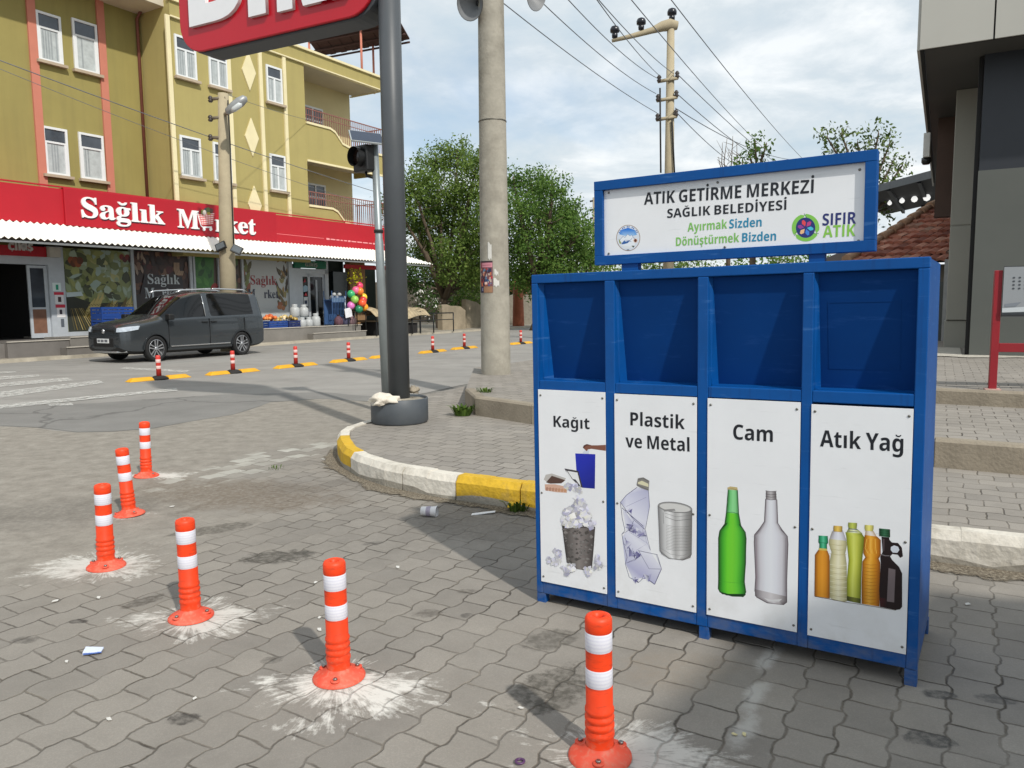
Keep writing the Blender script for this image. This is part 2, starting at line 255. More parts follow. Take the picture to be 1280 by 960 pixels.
# ------------------------------------------------------------------ lettering: outlines of the letters used in the place
GLYPHS = {}
_G = """sA|464|0,0 169,482 293,482 463,0 354,0 319,114 144,114 109,0;170,199 295,199 259,311 251,340 240,375 232,407 223,374 212,336 204,311
sT|389|144,0 144,395 13,395 13,480 375,480 375,395 245,395 245,0
sI|262|21,0 21,58 80,85 80,395 21,422 21,480 240,480 240,422 181,395 181,85 240,58 240,0
sK|446|60,0 60,480 162,480 162,260 181,288 202,316 332,480 445,480 277,267 446,0 330,0 205,202 162,171 162,0
sG|487|262,-7 196,0 141,21 97,56 65,105 45,166 39,240 42,288 52,332 68,371 91,405 119,433 153,456 193,473 239,483 289,486 365,478 432,457 398,375 348,394 289,402 261,399 235,393 212,381 192,366 175,347 162,325 152,299 146,270 144,238 145,208 149,180 156,155 167,133 180,114 197,98 217,87 241,80 269,78 305,80 333,85 333,185 242,185 242,269 433,269 433,21 354,1
sE|376|60,0 60,480 336,480 336,396 162,396 162,291 324,291 324,208 162,208 162,84 336,84 336,0
sR|444|60,0 60,480 200,480 260,476 308,464 345,444 371,416 386,380 392,336 390,315 386,296 379,278 346,237 302,209 443,0 330,0 216,184 162,184 162,0;162,267 195,267 225,268 249,274 267,283 279,296 286,313 289,333 286,354 278,370 266,382 247,390 223,395 193,396 162,396
sM|634|60,0 60,480 199,480 312,113 314,113 435,480 573,480 573,0 478,0 478,227 479,279 481,335 483,375 480,375 357,0 263,0 148,376 145,376 148,336 150,278 151,223 151,0
sZ|389|16,0 16,66 246,396 22,396 22,480 367,480 367,414 137,84 373,84 373,0
sS|370|167,-7 118,-4 72,6 31,22 31,117 102,90 126,83 150,79 175,77 197,79 215,84 228,92 237,102 242,114 244,128 241,145 232,160 217,172 150,207 114,225 77,253 48,293 41,310 38,329 36,350 41,390 56,423 80,450 112,470 152,482 199,486 270,478 341,453 308,373 249,394 195,402 178,400 163,396 151,388 143,378 137,367 136,353 138,337 146,324 158,313 226,277 289,241 305,227 318,212 329,196 337,178 342,157 343,133 338,93 323,59 297,31 262,10 219,-3
sL|380|60,0 60,480 162,480 162,84 357,84 357,0
sB|452|60,0 60,480 210,480 268,477 317,468 355,453 382,430 398,399 404,358 402,332 395,309 384,289 370,272 352,261 330,255 330,251 373,234 385,225 396,213 404,199 411,183 414,162 416,139 411,99 395,65 369,37 334,16 290,4 240,0;162,289 221,289 247,291 268,296 282,304 292,314 298,328 300,345 297,361 291,374 279,384 263,391 242,395 216,396 162,396;162,84 228,84 256,86 277,92 292,102 302,115 308,131 310,149 308,166 302,180 292,192 276,202 254,207 225,209 162,209
sD|497|60,0 60,480 211,480 259,477 302,468 342,453 376,432 404,406 427,374 444,336 455,293 458,244 450,170 427,109 389,61 337,27 273,7 196,0;162,84 206,84 287,101 336,154 353,242 349,290 337,329 318,359 291,380 257,392 216,396 162,396
sY|419|159,0 159,183 0,480 110,480 210,282 310,480 419,480 260,187 260,0
sF|369|60,0 60,480 335,480 335,396 161,396 161,273 323,273 323,189 161,189 161,0
sC|428|255,-7 208,-3 167,7 133,24 103,47 80,76 62,110 49,149 41,192 39,239 42,286 51,328 65,367 85,402 111,431 141,455 177,472 218,483 264,486 335,477 404,453 371,370 317,392 264,402 228,397 198,382 175,358 157,325 147,285 144,238 147,191 156,152 172,120 195,97 226,83 264,78 323,85 386,103 386,18 324,-1
sP|422|60,0 60,480 214,480 270,475 315,462 349,440 373,410 387,373 392,330 390,303 384,276 374,252 360,229 340,209 316,193 286,180 249,173 206,171 162,171 162,0;162,254 195,254 222,256 245,261 264,271 278,285 286,303 289,326 280,365 253,388 208,396 162,396
sN|546|60,0 60,480 189,480 397,120 399,120 396,187 394,253 394,480 486,480 486,0 357,0 148,363 145,363 149,294 151,226 151,0
sa|406|142,-7 111,-4 84,6 60,22 43,44 32,73 28,109 33,145 46,174 69,196 101,212 142,222 192,226 256,228 256,244 254,262 249,276 241,287 229,294 215,299 199,300 146,292 95,273 62,341 128,365 203,374 248,371 286,360 316,342 338,317 351,285 355,244 355,0 285,0 266,50 263,50 247,32 231,17 214,7 194,-1 170,-5;179,66 200,69 218,75 234,86 246,100 253,118 256,140 256,170 217,169 188,166 166,160 150,151 139,139 133,125 131,109 132,95 137,84 144,76
si|205|103,412 88,414 75,417 64,423 55,432 50,445 48,461 50,478 55,491 64,500 103,510 141,500 150,491 155,478 157,461 155,445 150,432 141,423;52,0 52,367 152,367 152,0
sy|382|74,-161 45,-160 23,-156 23,-77 41,-79 62,-81 82,-78 99,-72 112,-61 124,-48 133,-32 140,-15 146,3 0,367 109,367 179,161 187,130 191,97 193,97 198,130 207,161 275,367 382,367 227,-47 211,-82 191,-110 166,-133 138,-148 107,-158
sr|305|52,0 52,367 128,367 143,305 148,305 160,323 175,339 192,353 212,364 234,371 257,373 275,373 291,371 283,277 270,279 254,280 205,271 190,264 178,254 167,242 159,227 154,208 152,187 152,0
sm|660|52,0 52,367 129,367 142,320 148,320 160,337 176,350 194,361 213,368 234,372 255,373 280,372 303,368 323,360 340,350 355,336 366,320 375,320 387,337 403,350 421,361 442,368 462,372 483,373 521,370 553,359 577,342 595,316 606,282 609,239 609,0 509,0 509,214 503,258 485,285 454,293 430,290 411,281 398,265 388,244 383,217 381,184 381,0 281,0 281,214 275,258 256,285 226,293 201,290 182,280 168,262 159,238 154,208 152,173 152,0
sk|417|52,0 52,510 152,510 152,282 151,241 147,199 148,199 169,228 192,255 295,367 408,367 262,208 416,0 301,0 195,148 152,114 152,0
sz|328|18,0 18,59 188,290 28,290 28,367 302,367 302,302 136,77 308,77 308,0
sd|425|169,-7 130,-1 97,15 69,41 47,78 35,126 30,183 35,240 48,288 69,325 98,352 132,368 171,373 196,372 218,367 236,358 252,347 266,334 277,320 280,320 275,351 273,393 273,510 373,510 373,0 296,0 277,48 273,48 262,33 248,20 233,9 215,0 193,-5;203,73 228,76 248,84 262,98 271,117 277,141 279,171 279,182 278,215 272,242 263,264 249,280 229,289 202,292 182,289 165,279 150,264 140,242 134,214 132,181 134,148 140,121 150,100 165,85 182,76
se|397|218,-7 183,-4 150,2 121,14 95,30 73,51 54,76 41,106 33,141 30,181 33,221 40,257 52,288 68,314 89,335 113,352 140,364 170,371 203,373 251,369 291,354 324,330 348,297 363,256 368,207 368,158 132,158 135,132 143,110 157,92 175,79 197,71 223,68 287,75 347,97 347,19 290,0;134,225 274,225 272,246 266,265 257,280 243,293 226,300 204,302 186,300 170,294 156,283 145,269 138,249
sn|442|52,0 52,367 129,367 142,320 148,320 161,337 177,350 196,361 217,368 238,372 261,373 297,370 329,359 355,342 375,316 387,282 391,239 391,0 291,0 291,214 289,238 285,258 277,274 265,285 250,291 232,293 204,290 184,280 169,262 160,238 154,208 152,173 152,0
so|416|207,-7 174,-4 144,3 116,15 91,32 70,54 53,80 40,111 33,145 30,184 36,240 51,287 78,324 114,352 157,368 209,373 242,371 272,364 300,351 325,334 346,313 363,287 375,257 383,223 385,184 380,128 364,81 337,43 302,15 258,-1;208,74 232,77 251,86 266,102 275,123 281,151 283,184 281,217 275,244 266,266 251,281 232,290 208,293 184,290 164,281 150,266 140,244 134,217 132,184 134,151 140,123 150,102 164,86 184,77
su|442|181,-7 144,-3 112,7 86,25 66,51 54,85 50,128 50,367 150,367 150,152 152,129 157,109 165,93 176,82 191,75 210,73 237,77 258,87 272,104 281,128 287,158 289,194 289,367 389,367 389,0 312,0 299,47 293,47 280,30 264,16 245,6 225,-1 203,-5
st|292|178,-7 119,4 103,13 89,25 78,41 70,61 65,86 63,115 63,291 15,291 15,334 71,367 99,445 163,445 163,367 266,367 266,291 163,291 163,115 165,102 169,92 175,84 184,78 195,74 207,73 239,77 270,85 270,10 230,-2
sl|205|52,0 52,510 152,510 152,0
ss|334|152,-7 86,-2 31,15 31,97 95,75 155,66 173,67 187,70 197,75 204,82 208,89 210,98 204,115 183,132 130,156 74,185 60,195 49,207 41,220 35,235 31,252 30,271 35,302 48,328 70,348 99,362 134,371 175,373 240,367 304,345 274,273 223,292 174,300 149,297 135,289 130,275 135,260 157,244 206,223 261,196 275,187 286,175 296,162 303,147 307,129 308,109 304,75 291,46 269,23 239,7 199,-3
sv|382|140,0 0,367 105,367 175,158 185,119 189,83 192,83 207,158 277,367 382,367 242,0
sg|425|189,-161 117,-156 52,-140 52,-60 98,-75 146,-85 195,-88 238,-79 264,-51 273,-5 273,3 274,26 275,48 273,48 259,30 244,16 228,6 209,-1 190,-5 169,-7 128,-1 94,16 67,43 47,81 34,128 30,183 34,238 47,285 68,323 96,351 131,368 171,373 213,367 249,350 277,320 280,320 288,367 373,367 373,-1 368,-49 352,-89 326,-120 291,-143 245,-157;204,72 227,74 246,82 261,94 271,112 277,137 279,170 279,182 277,218 271,246 261,267 247,281 227,289 203,292 164,280 140,243 132,181 140,121 164,84
sc|346|201,-7 151,-2 109,13 75,39 50,75 35,122 30,181 33,223 40,260 53,291 70,317 91,337 117,353 145,364 176,371 210,373 276,366 324,349 295,271 251,287 210,293 167,281 141,244 132,182 135,149 141,121 153,101 168,86 187,77 210,75 266,83 313,106 313,21 265,0
rS|391|43,-11 43,158 62,158 75,113 91,77 111,50 136,30 164,19 197,15 220,17 241,24 257,36 269,51 276,69 279,89 273,117 255,140 225,160 163,191 127,210 98,231 77,253 62,276 53,302 50,332 52,358 57,381 67,403 80,421 96,437 115,449 136,459 160,464 185,466 229,461 282,448 291,446 300,445 310,447 317,454 320,466 339,466 339,319 322,319 315,343 305,365 293,385 280,402 265,417 248,429 231,438 213,443 194,445 173,443 155,437 140,426 129,413 122,398 120,380 121,364 127,349 137,336 189,303 253,273 317,233 331,219 342,204 350,188 359,133 357,106 350,80 339,58 323,38 304,21 281,8 254,-2 225,-8 192,-10 158,-8 126,1 98,9 85,12 69,7 61,-11
ra|344|255,-10 226,-5 208,10 200,35 168,11 133,-4 95,-9 74,-6 55,0 40,11 29,26 22,43 20,63 25,91 39,115 63,136 98,155 143,173 199,190 199,241 197,258 193,272 187,282 177,290 164,294 148,296 124,293 109,286 104,274 113,257 123,231 121,220 117,210 110,202 100,196 89,192 77,191 64,192 53,196 45,203 38,212 34,223 33,236 35,251 40,266 49,278 62,290 77,300 95,308 115,314 137,317 162,318 205,315 239,307 263,292 280,271 290,244 293,210 293,62 295,40 304,34 320,42 329,28 306,7 281,-6;151,34 174,41 199,63 199,169 154,151 127,123 118,84 122,56 133,39
rg|327|146,-140 106,-138 73,-132 48,-122 29,-108 18,-92 14,-75 20,-54 38,-38 69,-26 44,-10 28,9 24,30 26,46 32,61 42,74 57,86 77,98 102,110 58,135 31,169 22,212 24,232 30,251 40,268 53,282 69,295 88,305 109,312 132,317 157,318 183,317 209,312 233,304 317,304 317,268 268,268 281,248 289,226 291,203 290,185 285,167 276,151 264,137 250,125 234,116 215,108 194,104 172,103 157,103 142,104 112,94 106,87 102,80 101,71 105,59 119,51 141,49 175,49 259,40 277,33 292,24 303,13 310,-1 314,-18 316,-37 311,-67 296,-92 272,-113 239,-128 197,-137;157,124 172,127 183,134 190,146 195,163 198,184 199,211 198,238 195,260 190,276 183,288 172,295 157,297 143,295 132,288 124,276 119,260 115,238 114,211 115,184 119,163 124,146 132,134 143,127;161,-116 218,-111 252,-94 263,-66 262,-55 257,-47 249,-41 205,-34 97,-34 84,-45 76,-58 73,-73 76,-84 83,-94 95,-103 111,-111 133,-115
rl|200|18,0 18,16 45,26 52,56 52,398 47,429 42,434 33,438 20,439 20,455 148,455 148,56 154,26 180,16 180,0
ri|198|101,362 87,364 75,368 65,376 57,387 52,399 50,412 52,426 57,438 65,449 75,457 87,462 101,463 114,462 126,457 137,449 145,438 150,426 151,412 149,399 145,387 136,376 126,368 114,364;18,0 18,16 45,26 52,56 52,252 47,285 20,293 21,310 148,310 148,56 154,26 180,16 180,0
rk|359|17,0 17,16 45,26 52,56 52,398 47,429 42,434 33,438 20,439 21,455 148,455 148,169 227,248 236,259 242,269 244,278 240,287 228,292 209,293 206,293 206,310 345,310 345,293 320,289 297,278 275,260 222,209 346,34 355,24 365,18 376,16 376,0 211,0 211,16 217,16 229,18 237,23 239,32 232,49 163,147 148,134 148,56 154,26 180,16 180,0
rM|634|14,0 14,17 34,20 50,24 61,32 69,43 74,58 75,79 75,382 71,416 53,432 15,439 15,455 185,455 317,142 449,455 617,455 617,439 598,436 583,430 573,423 566,412 561,397 560,378 560,85 565,43 582,23 617,17 617,0 396,0 396,17 433,25 450,44 455,83 455,399 288,0 270,0 105,389 105,80 107,57 112,41 120,30 131,23 148,19 169,17 169,0
rr|288|18,0 18,16 45,26 52,56 52,252 46,285 20,293 21,310 146,310 146,252 158,272 172,288 187,301 203,311 218,316 233,318 250,317 264,312 275,304 283,293 288,281 289,266 288,254 284,243 278,234 270,228 260,224 248,222 222,231 207,250 189,260 179,258 171,252 162,241 155,228 151,211 149,192 149,56 150,42 153,32 159,25 197,16 197,0
re|301|154,-10 129,-8 106,-1 85,10 66,26 50,45 37,69 27,95 21,125 19,157 21,187 28,215 38,240 51,263 68,282 87,298 109,309 132,316 157,318 193,314 224,301 249,280 268,251 279,216 283,173 283,166 117,166 127,97 154,56 199,42 225,47 248,62 270,86 285,73 248,27 205,-1;116,192 201,192 201,215 193,277 186,288 175,295 161,297 136,286 121,255 116,203
rt|229|124,-9 99,-7 80,-1 66,10 56,26 50,46 48,71 48,279 20,279 20,300 88,369 129,424 144,424 144,310 208,310 208,279 144,279 144,82 149,51 154,45 160,41 168,40 183,44 195,56 206,75 222,66 198,24 165,-1"""

for _l in _G.split('\n'):
    _k, _a, _c = _l.split('|')
    GLYPHS[_k] = (int(_a), [[tuple(map(int, q.split(','))) for q in c.split(' ')] for c in _c.split(';')])
GLYPHS['sI'] = (222, [[(60, 0), (60, 480), (162, 480), (162, 0)]])
def _sh(cs, dx, dy, sx=1.0): return [[(x * sx + dx, y + dy) for x, y in c] for c in cs]
def _dot(cx, cy, r): return [(cx + r * math.cos(a * math.pi / 6), cy + r * math.sin(a * math.pi / 6)) for a in range(12)]
def _breve(cx, y, w):
    o = [(cx - w, y + 62), (cx - w + 34, y + 62)]
    o += [(cx - (w - 34) * math.cos(math.pi * k / 6), y + 62 - 28 * math.sin(math.pi * k / 6)) for k in range(1, 6)]
    o += [(cx + w - 34, y + 62), (cx + w, y + 62)]
    o += [(cx + w * math.cos(math.pi * k / 6), y + 62 - 66 * math.sin(math.pi * k / 6)) for k in range(1, 6)]
    return o
def _ced(cx): return [(cx - 22, 4), (cx + 22, 4), (cx + 16, -28), (cx + 60, -70), (cx + 40, -135), (cx - 40, -150), (cx - 50, -108), (cx + 2, -98), (cx + 10, -70), (cx - 24, -60)]
def _diac(dst, src, extra): a, c = GLYPHS[src]; GLYPHS[dst] = (a, c + extra)
_diac('s\u0130', 'sI', [_dot(111, 575, 58)])
_diac('s\u011e', 'sG', [_breve(255, 528, 95)])
_diac('s\u00c7', 'sC', [_ced(240)]); _diac('s\u015e', 'sS', [_ced(170)])
for pre in 'sr':
    a_, c_ = GLYPHS[pre + 'i']
    GLYPHS[pre + '\u0131'] = (a_, [c for c in c_ if max(q[1] for q in c) < 405])
_diac('s\u00f6', 'so', [_dot(140, 460, 48), _dot(276, 460, 48)])
_diac('s\u00fc', 'su', [_dot(152, 460, 48), _dot(290, 460, 48)])
_diac('s\u015f', 'ss', [_ced(165)])
_diac('s\u011f', 'sg', [_breve(215, 410, 90)]); _diac('r\u011f', 'rg', [_breve(160, 372, 90)])
def text(name, s, font, capz, m, parent=None, at=(0, 0, 0), width=None, deep=0.0, align='l', Mx=None, heavy=0.0, spread=0):
    """upright lettering in the local xz plane, reading towards -y; capz is the capital height"""
    k = capz / (480.0 if font == 's' else 455.0)
    cur = 0; cs = []
    for ch in s:
        if ch == ' ': cur += 150; continue
        if ch == '~': cur += 300; continue
        a, c = GLYPHS[font + ch]; cs += _sh(c, cur, 0); cur += a + spread
    xs = [q[0] for c in cs for q in c]; x0, x1 = min(xs), max(xs)
    sx = k if width is None else width / (x1 - x0)
    cu = bpy.data.curves.new(name, 'CURVE'); cu.dimensions = '2D'; cu.fill_mode = 'BOTH'; cu.extrude = max(deep / 2, 0.0); cu.offset = heavy
    off = {'l': 0, 'c': -(x1 - x0) / 2, 'r': -(x1 - x0)}[align]
    for c in cs:
        sp = cu.splines.new('POLY'); sp.points.add(len(c) - 1); sp.use_cyclic_u = True
        for p, q in zip(sp.points, c): p.co = ((q[0] - x0 + off) * sx, q[1] * k, 0, 1)
    tmp = bpy.data.objects.new(name + '_outline', cu)
    me = bpy.data.meshes.new_from_object(tmp); bpy.data.objects.remove(tmp)
    me.transform(Matrix.Rotation(math.pi / 2, 4, 'X')); me.transform(Matrix.Translation(Vector(at)))
    if Mx is not None: me.transform(Mx)
    me.name = name; me.materials.clear(); me.materials.append(m)
    o = bpy.data.objects.new(name, me); link(o, parent); return o
class Art:
    """a flat print: inked shapes stacked a fraction of a millimetre apart on a sheet in the local xz plane"""
    def __init__(s, y, step=0.000012, to=None): s.mb = MB(); s.y = y; s.st = step; s.to = to or (lambda x, z: (x, z))
    def poly(s, pts, col):
        s.y -= s.st; s.mb.face([(a, s.y, b) for a, b in (s.to(*p) for p in pts)], 0, col)
    def grad(s, pts, cols):
        s.y -= s.st; s.mb.face([(a, s.y, b) for a, b in (s.to(*p) for p in pts)], 0, cols)
    def line(s, pts, w, col, close=False):
        s.y -= s.st; P = [Vector(s.to(*p)) for p in pts]
        if close: P.append(P[0])
        L, Rr = [], []
        for i, p in enumerate(P):
            if close and i in (0, len(P) - 1): d = P[1] - P[-2]
            else: d = P[min(i + 1, len(P) - 1)] - P[max(i - 1, 0)]
            d = d.normalized() if d.length > 1e-9 else Vector((1, 0)); n = Vector((-d.y, d.x)) * w / 2
            L.append(p + n); Rr.append(p - n)
        for i in range(len(P) - 1):
            s.mb.face([(q.x, s.y, q.y) for q in (L[i], Rr[i], Rr[i + 1], L[i + 1])], 0, col)
    def disc(s, c, rx, rz, col, n=28, a0=0, a1=360):
        pts = [(c[0] + rx * math.cos(R(a0 + (a1 - a0) * k / n)), c[1] + rz * math.sin(R(a0 + (a1 - a0) * k / n))) for k in range(n if a1 - a0 >= 360 else n + 1)]
        s.poly(pts, col)
    def barrel(s, rows, ramp):
        """rows: (left point, right point) down the shape; ramp: colours across, evenly spaced"""
        s.y -= s.st; n = len(ramp) - 1
        for (l0, r0), (l1, r1) in zip(rows[:-1], rows[1:]):
            for k in range(n):
                t0, t1 = k / n, (k + 1) / n
                q = [s.to(l0[0] + (r0[0] - l0[0]) * t, l0[1] + (r0[1] - l0[1]) * t) for t in (t0, t1)]
                q2 = [s.to(l1[0] + (r1[0] - l1[0]) * t, l1[1] + (r1[1] - l1[1]) * t) for t in (t1, t0)]
                s.mb.face([(a, s.y, b) for a, b in q + q2], 0, [ramp[k], ramp[k + 1], ramp[k + 1], ramp[k]])
    def build(s, name, parent, rough=0.35): return s.mb.build(name, print_mat('printed_sheet_%d' % int(rough * 100), rough), parent)

# ================================================================== THE SETTING
GY = R(30.66); GD = Vector((math.sin(GY), math.cos(GY), 0)); GN = Vector((GD.y, -GD.x, 0))    # street direction and its normal
Z1 = 0.19; Z2 = 0.40; Z3 = 0.55                                                               # pavement and the two terrace steps
BASES = [G(750, 945), G(424, 847), G(239, 772), G(133, 709), G(162, 643), G(183, 595)]        # post positions

class NG:
    """small node-graph helper for the ground materials"""
    def __init__(s, name):
        s.m = bpy.data.materials.new(name); s.m.use_nodes = True; s.t = s.m.node_tree; s.N = s.t.nodes; s.K = s.t.links
        s.b = s.N['Principled BSDF']; s.out = s.N['Material Output']; tcn = s.N.new('ShaderNodeTexCoord'); s.co = tcn.outputs['Object']
    def set(s, sock, v):
        if hasattr(v, 'is_output'): s.K.new(v, sock)
        elif isinstance(v, (tuple, list)) and len(v) == 3 and sock.type == 'RGBA': sock.default_value = (*v, 1)
        else: sock.default_value = v
    def math(s, op, a, b=None, c=None, clamp=False):
        n = s.N.new('ShaderNodeMath'); n.operation = op; n.use_clamp = clamp
        for i, v in enumerate((a, b, c)):
            if v is not None: s.set(n.inputs[i], v)
        return n.outputs[0]
    def noise(s, scale, detail=5, rough=0.6, vec=None, dist=0.0):
        n = s.N.new('ShaderNodeTexNoise'); n.inputs['Scale'].default_value = scale; n.inputs['Detail'].default_value = detail
        n.inputs['Roughness'].default_value = rough; n.inputs['Distortion'].default_value = dist
        s.K.new(vec if vec is not None else s.co, n.inputs['Vector']); return n.outputs[0]
    def mapr(s, v, a, b, c=0.0, d=1.0, smooth=False):
        n = s.N.new('ShaderNodeMapRange'); n.interpolation_type = 'SMOOTHSTEP' if smooth else 'LINEAR'
        s.K.new(v, n.inputs[0])
        for i, q in enumerate((a, b, c, d)): n.inputs[i + 1].default_value = q
        return n.outputs[0]
    def mix(s, f, a, b, mode='MIX'):
        n = s.N.new('ShaderNodeMix'); n.data_type = 'RGBA'; n.blend_type = mode
        s.set(n.inputs['Factor'], f); s.set(n.inputs['A'], a); s.set(n.inputs['B'], b); return n.outputs['Result']
    def sep(s, v):
        n = s.N.new('ShaderNodeSeparateXYZ'); s.K.new(v, n.inputs[0]); return n.outputs
    def comb(s, x, y, z=0.0):
        n = s.N.new('ShaderNodeCombineXYZ')
        for i, v in enumerate((x, y, z)): s.set(n.inputs[i], v)
        return n.outputs[0]
    def ramp(s, v, stops):
        n = s.N.new('ShaderNodeValToRGB'); e = n.color_ramp.elements
        while len(e) < len(stops): e.new(0.5)
        for el, (p, c) in zip(e, stops): el.position = p; el.color = (*c, 1)
        s.K.new(v, n.inputs[0]); return n.outputs[0]
    def bump(s, h, strength, dist):
        n = s.N.new('ShaderNodeBump'); n.inputs['Strength'].default_value = strength; n.inputs['Distance'].default_value = dist
        s.K.new(h, n.inputs['Height']); return n
    def blob(s, c, r, soft=0.5, warp=None, sx=1.0, rot=0.0):
        """1 inside a rough spot of radius r round the ground point c"""
        mp = s.N.new('ShaderNodeVectorMath'); mp.operation = 'SUBTRACT'; s.K.new(s.co, mp.inputs[0]); mp.inputs[1].default_value = (c[0], c[1], 0)
        x, y, z = s.sep(mp.outputs[0]); ca, sa = math.cos(rot), math.sin(rot)
        u = s.math('ADD', s.math('MULTIPLY', x, ca), s.math('MULTIPLY', y, sa)); v = s.math('SUBTRACT', s.math('MULTIPLY', y, ca), s.math('MULTIPLY', x, sa))
        d = s.math('SQRT', s.math('ADD', s.math('POWER', s.math('MULTIPLY', u, 1 / sx), 2), s.math('POWER', v, 2)))
        if warp is not None: d = s.math('ADD', d, s.math('MULTIPLY', s.math('SUBTRACT', warp, 0.5), r * 1.7))
        return s.mapr(d, r, r * (1 - soft), 0, 1, True), (u, v, d)

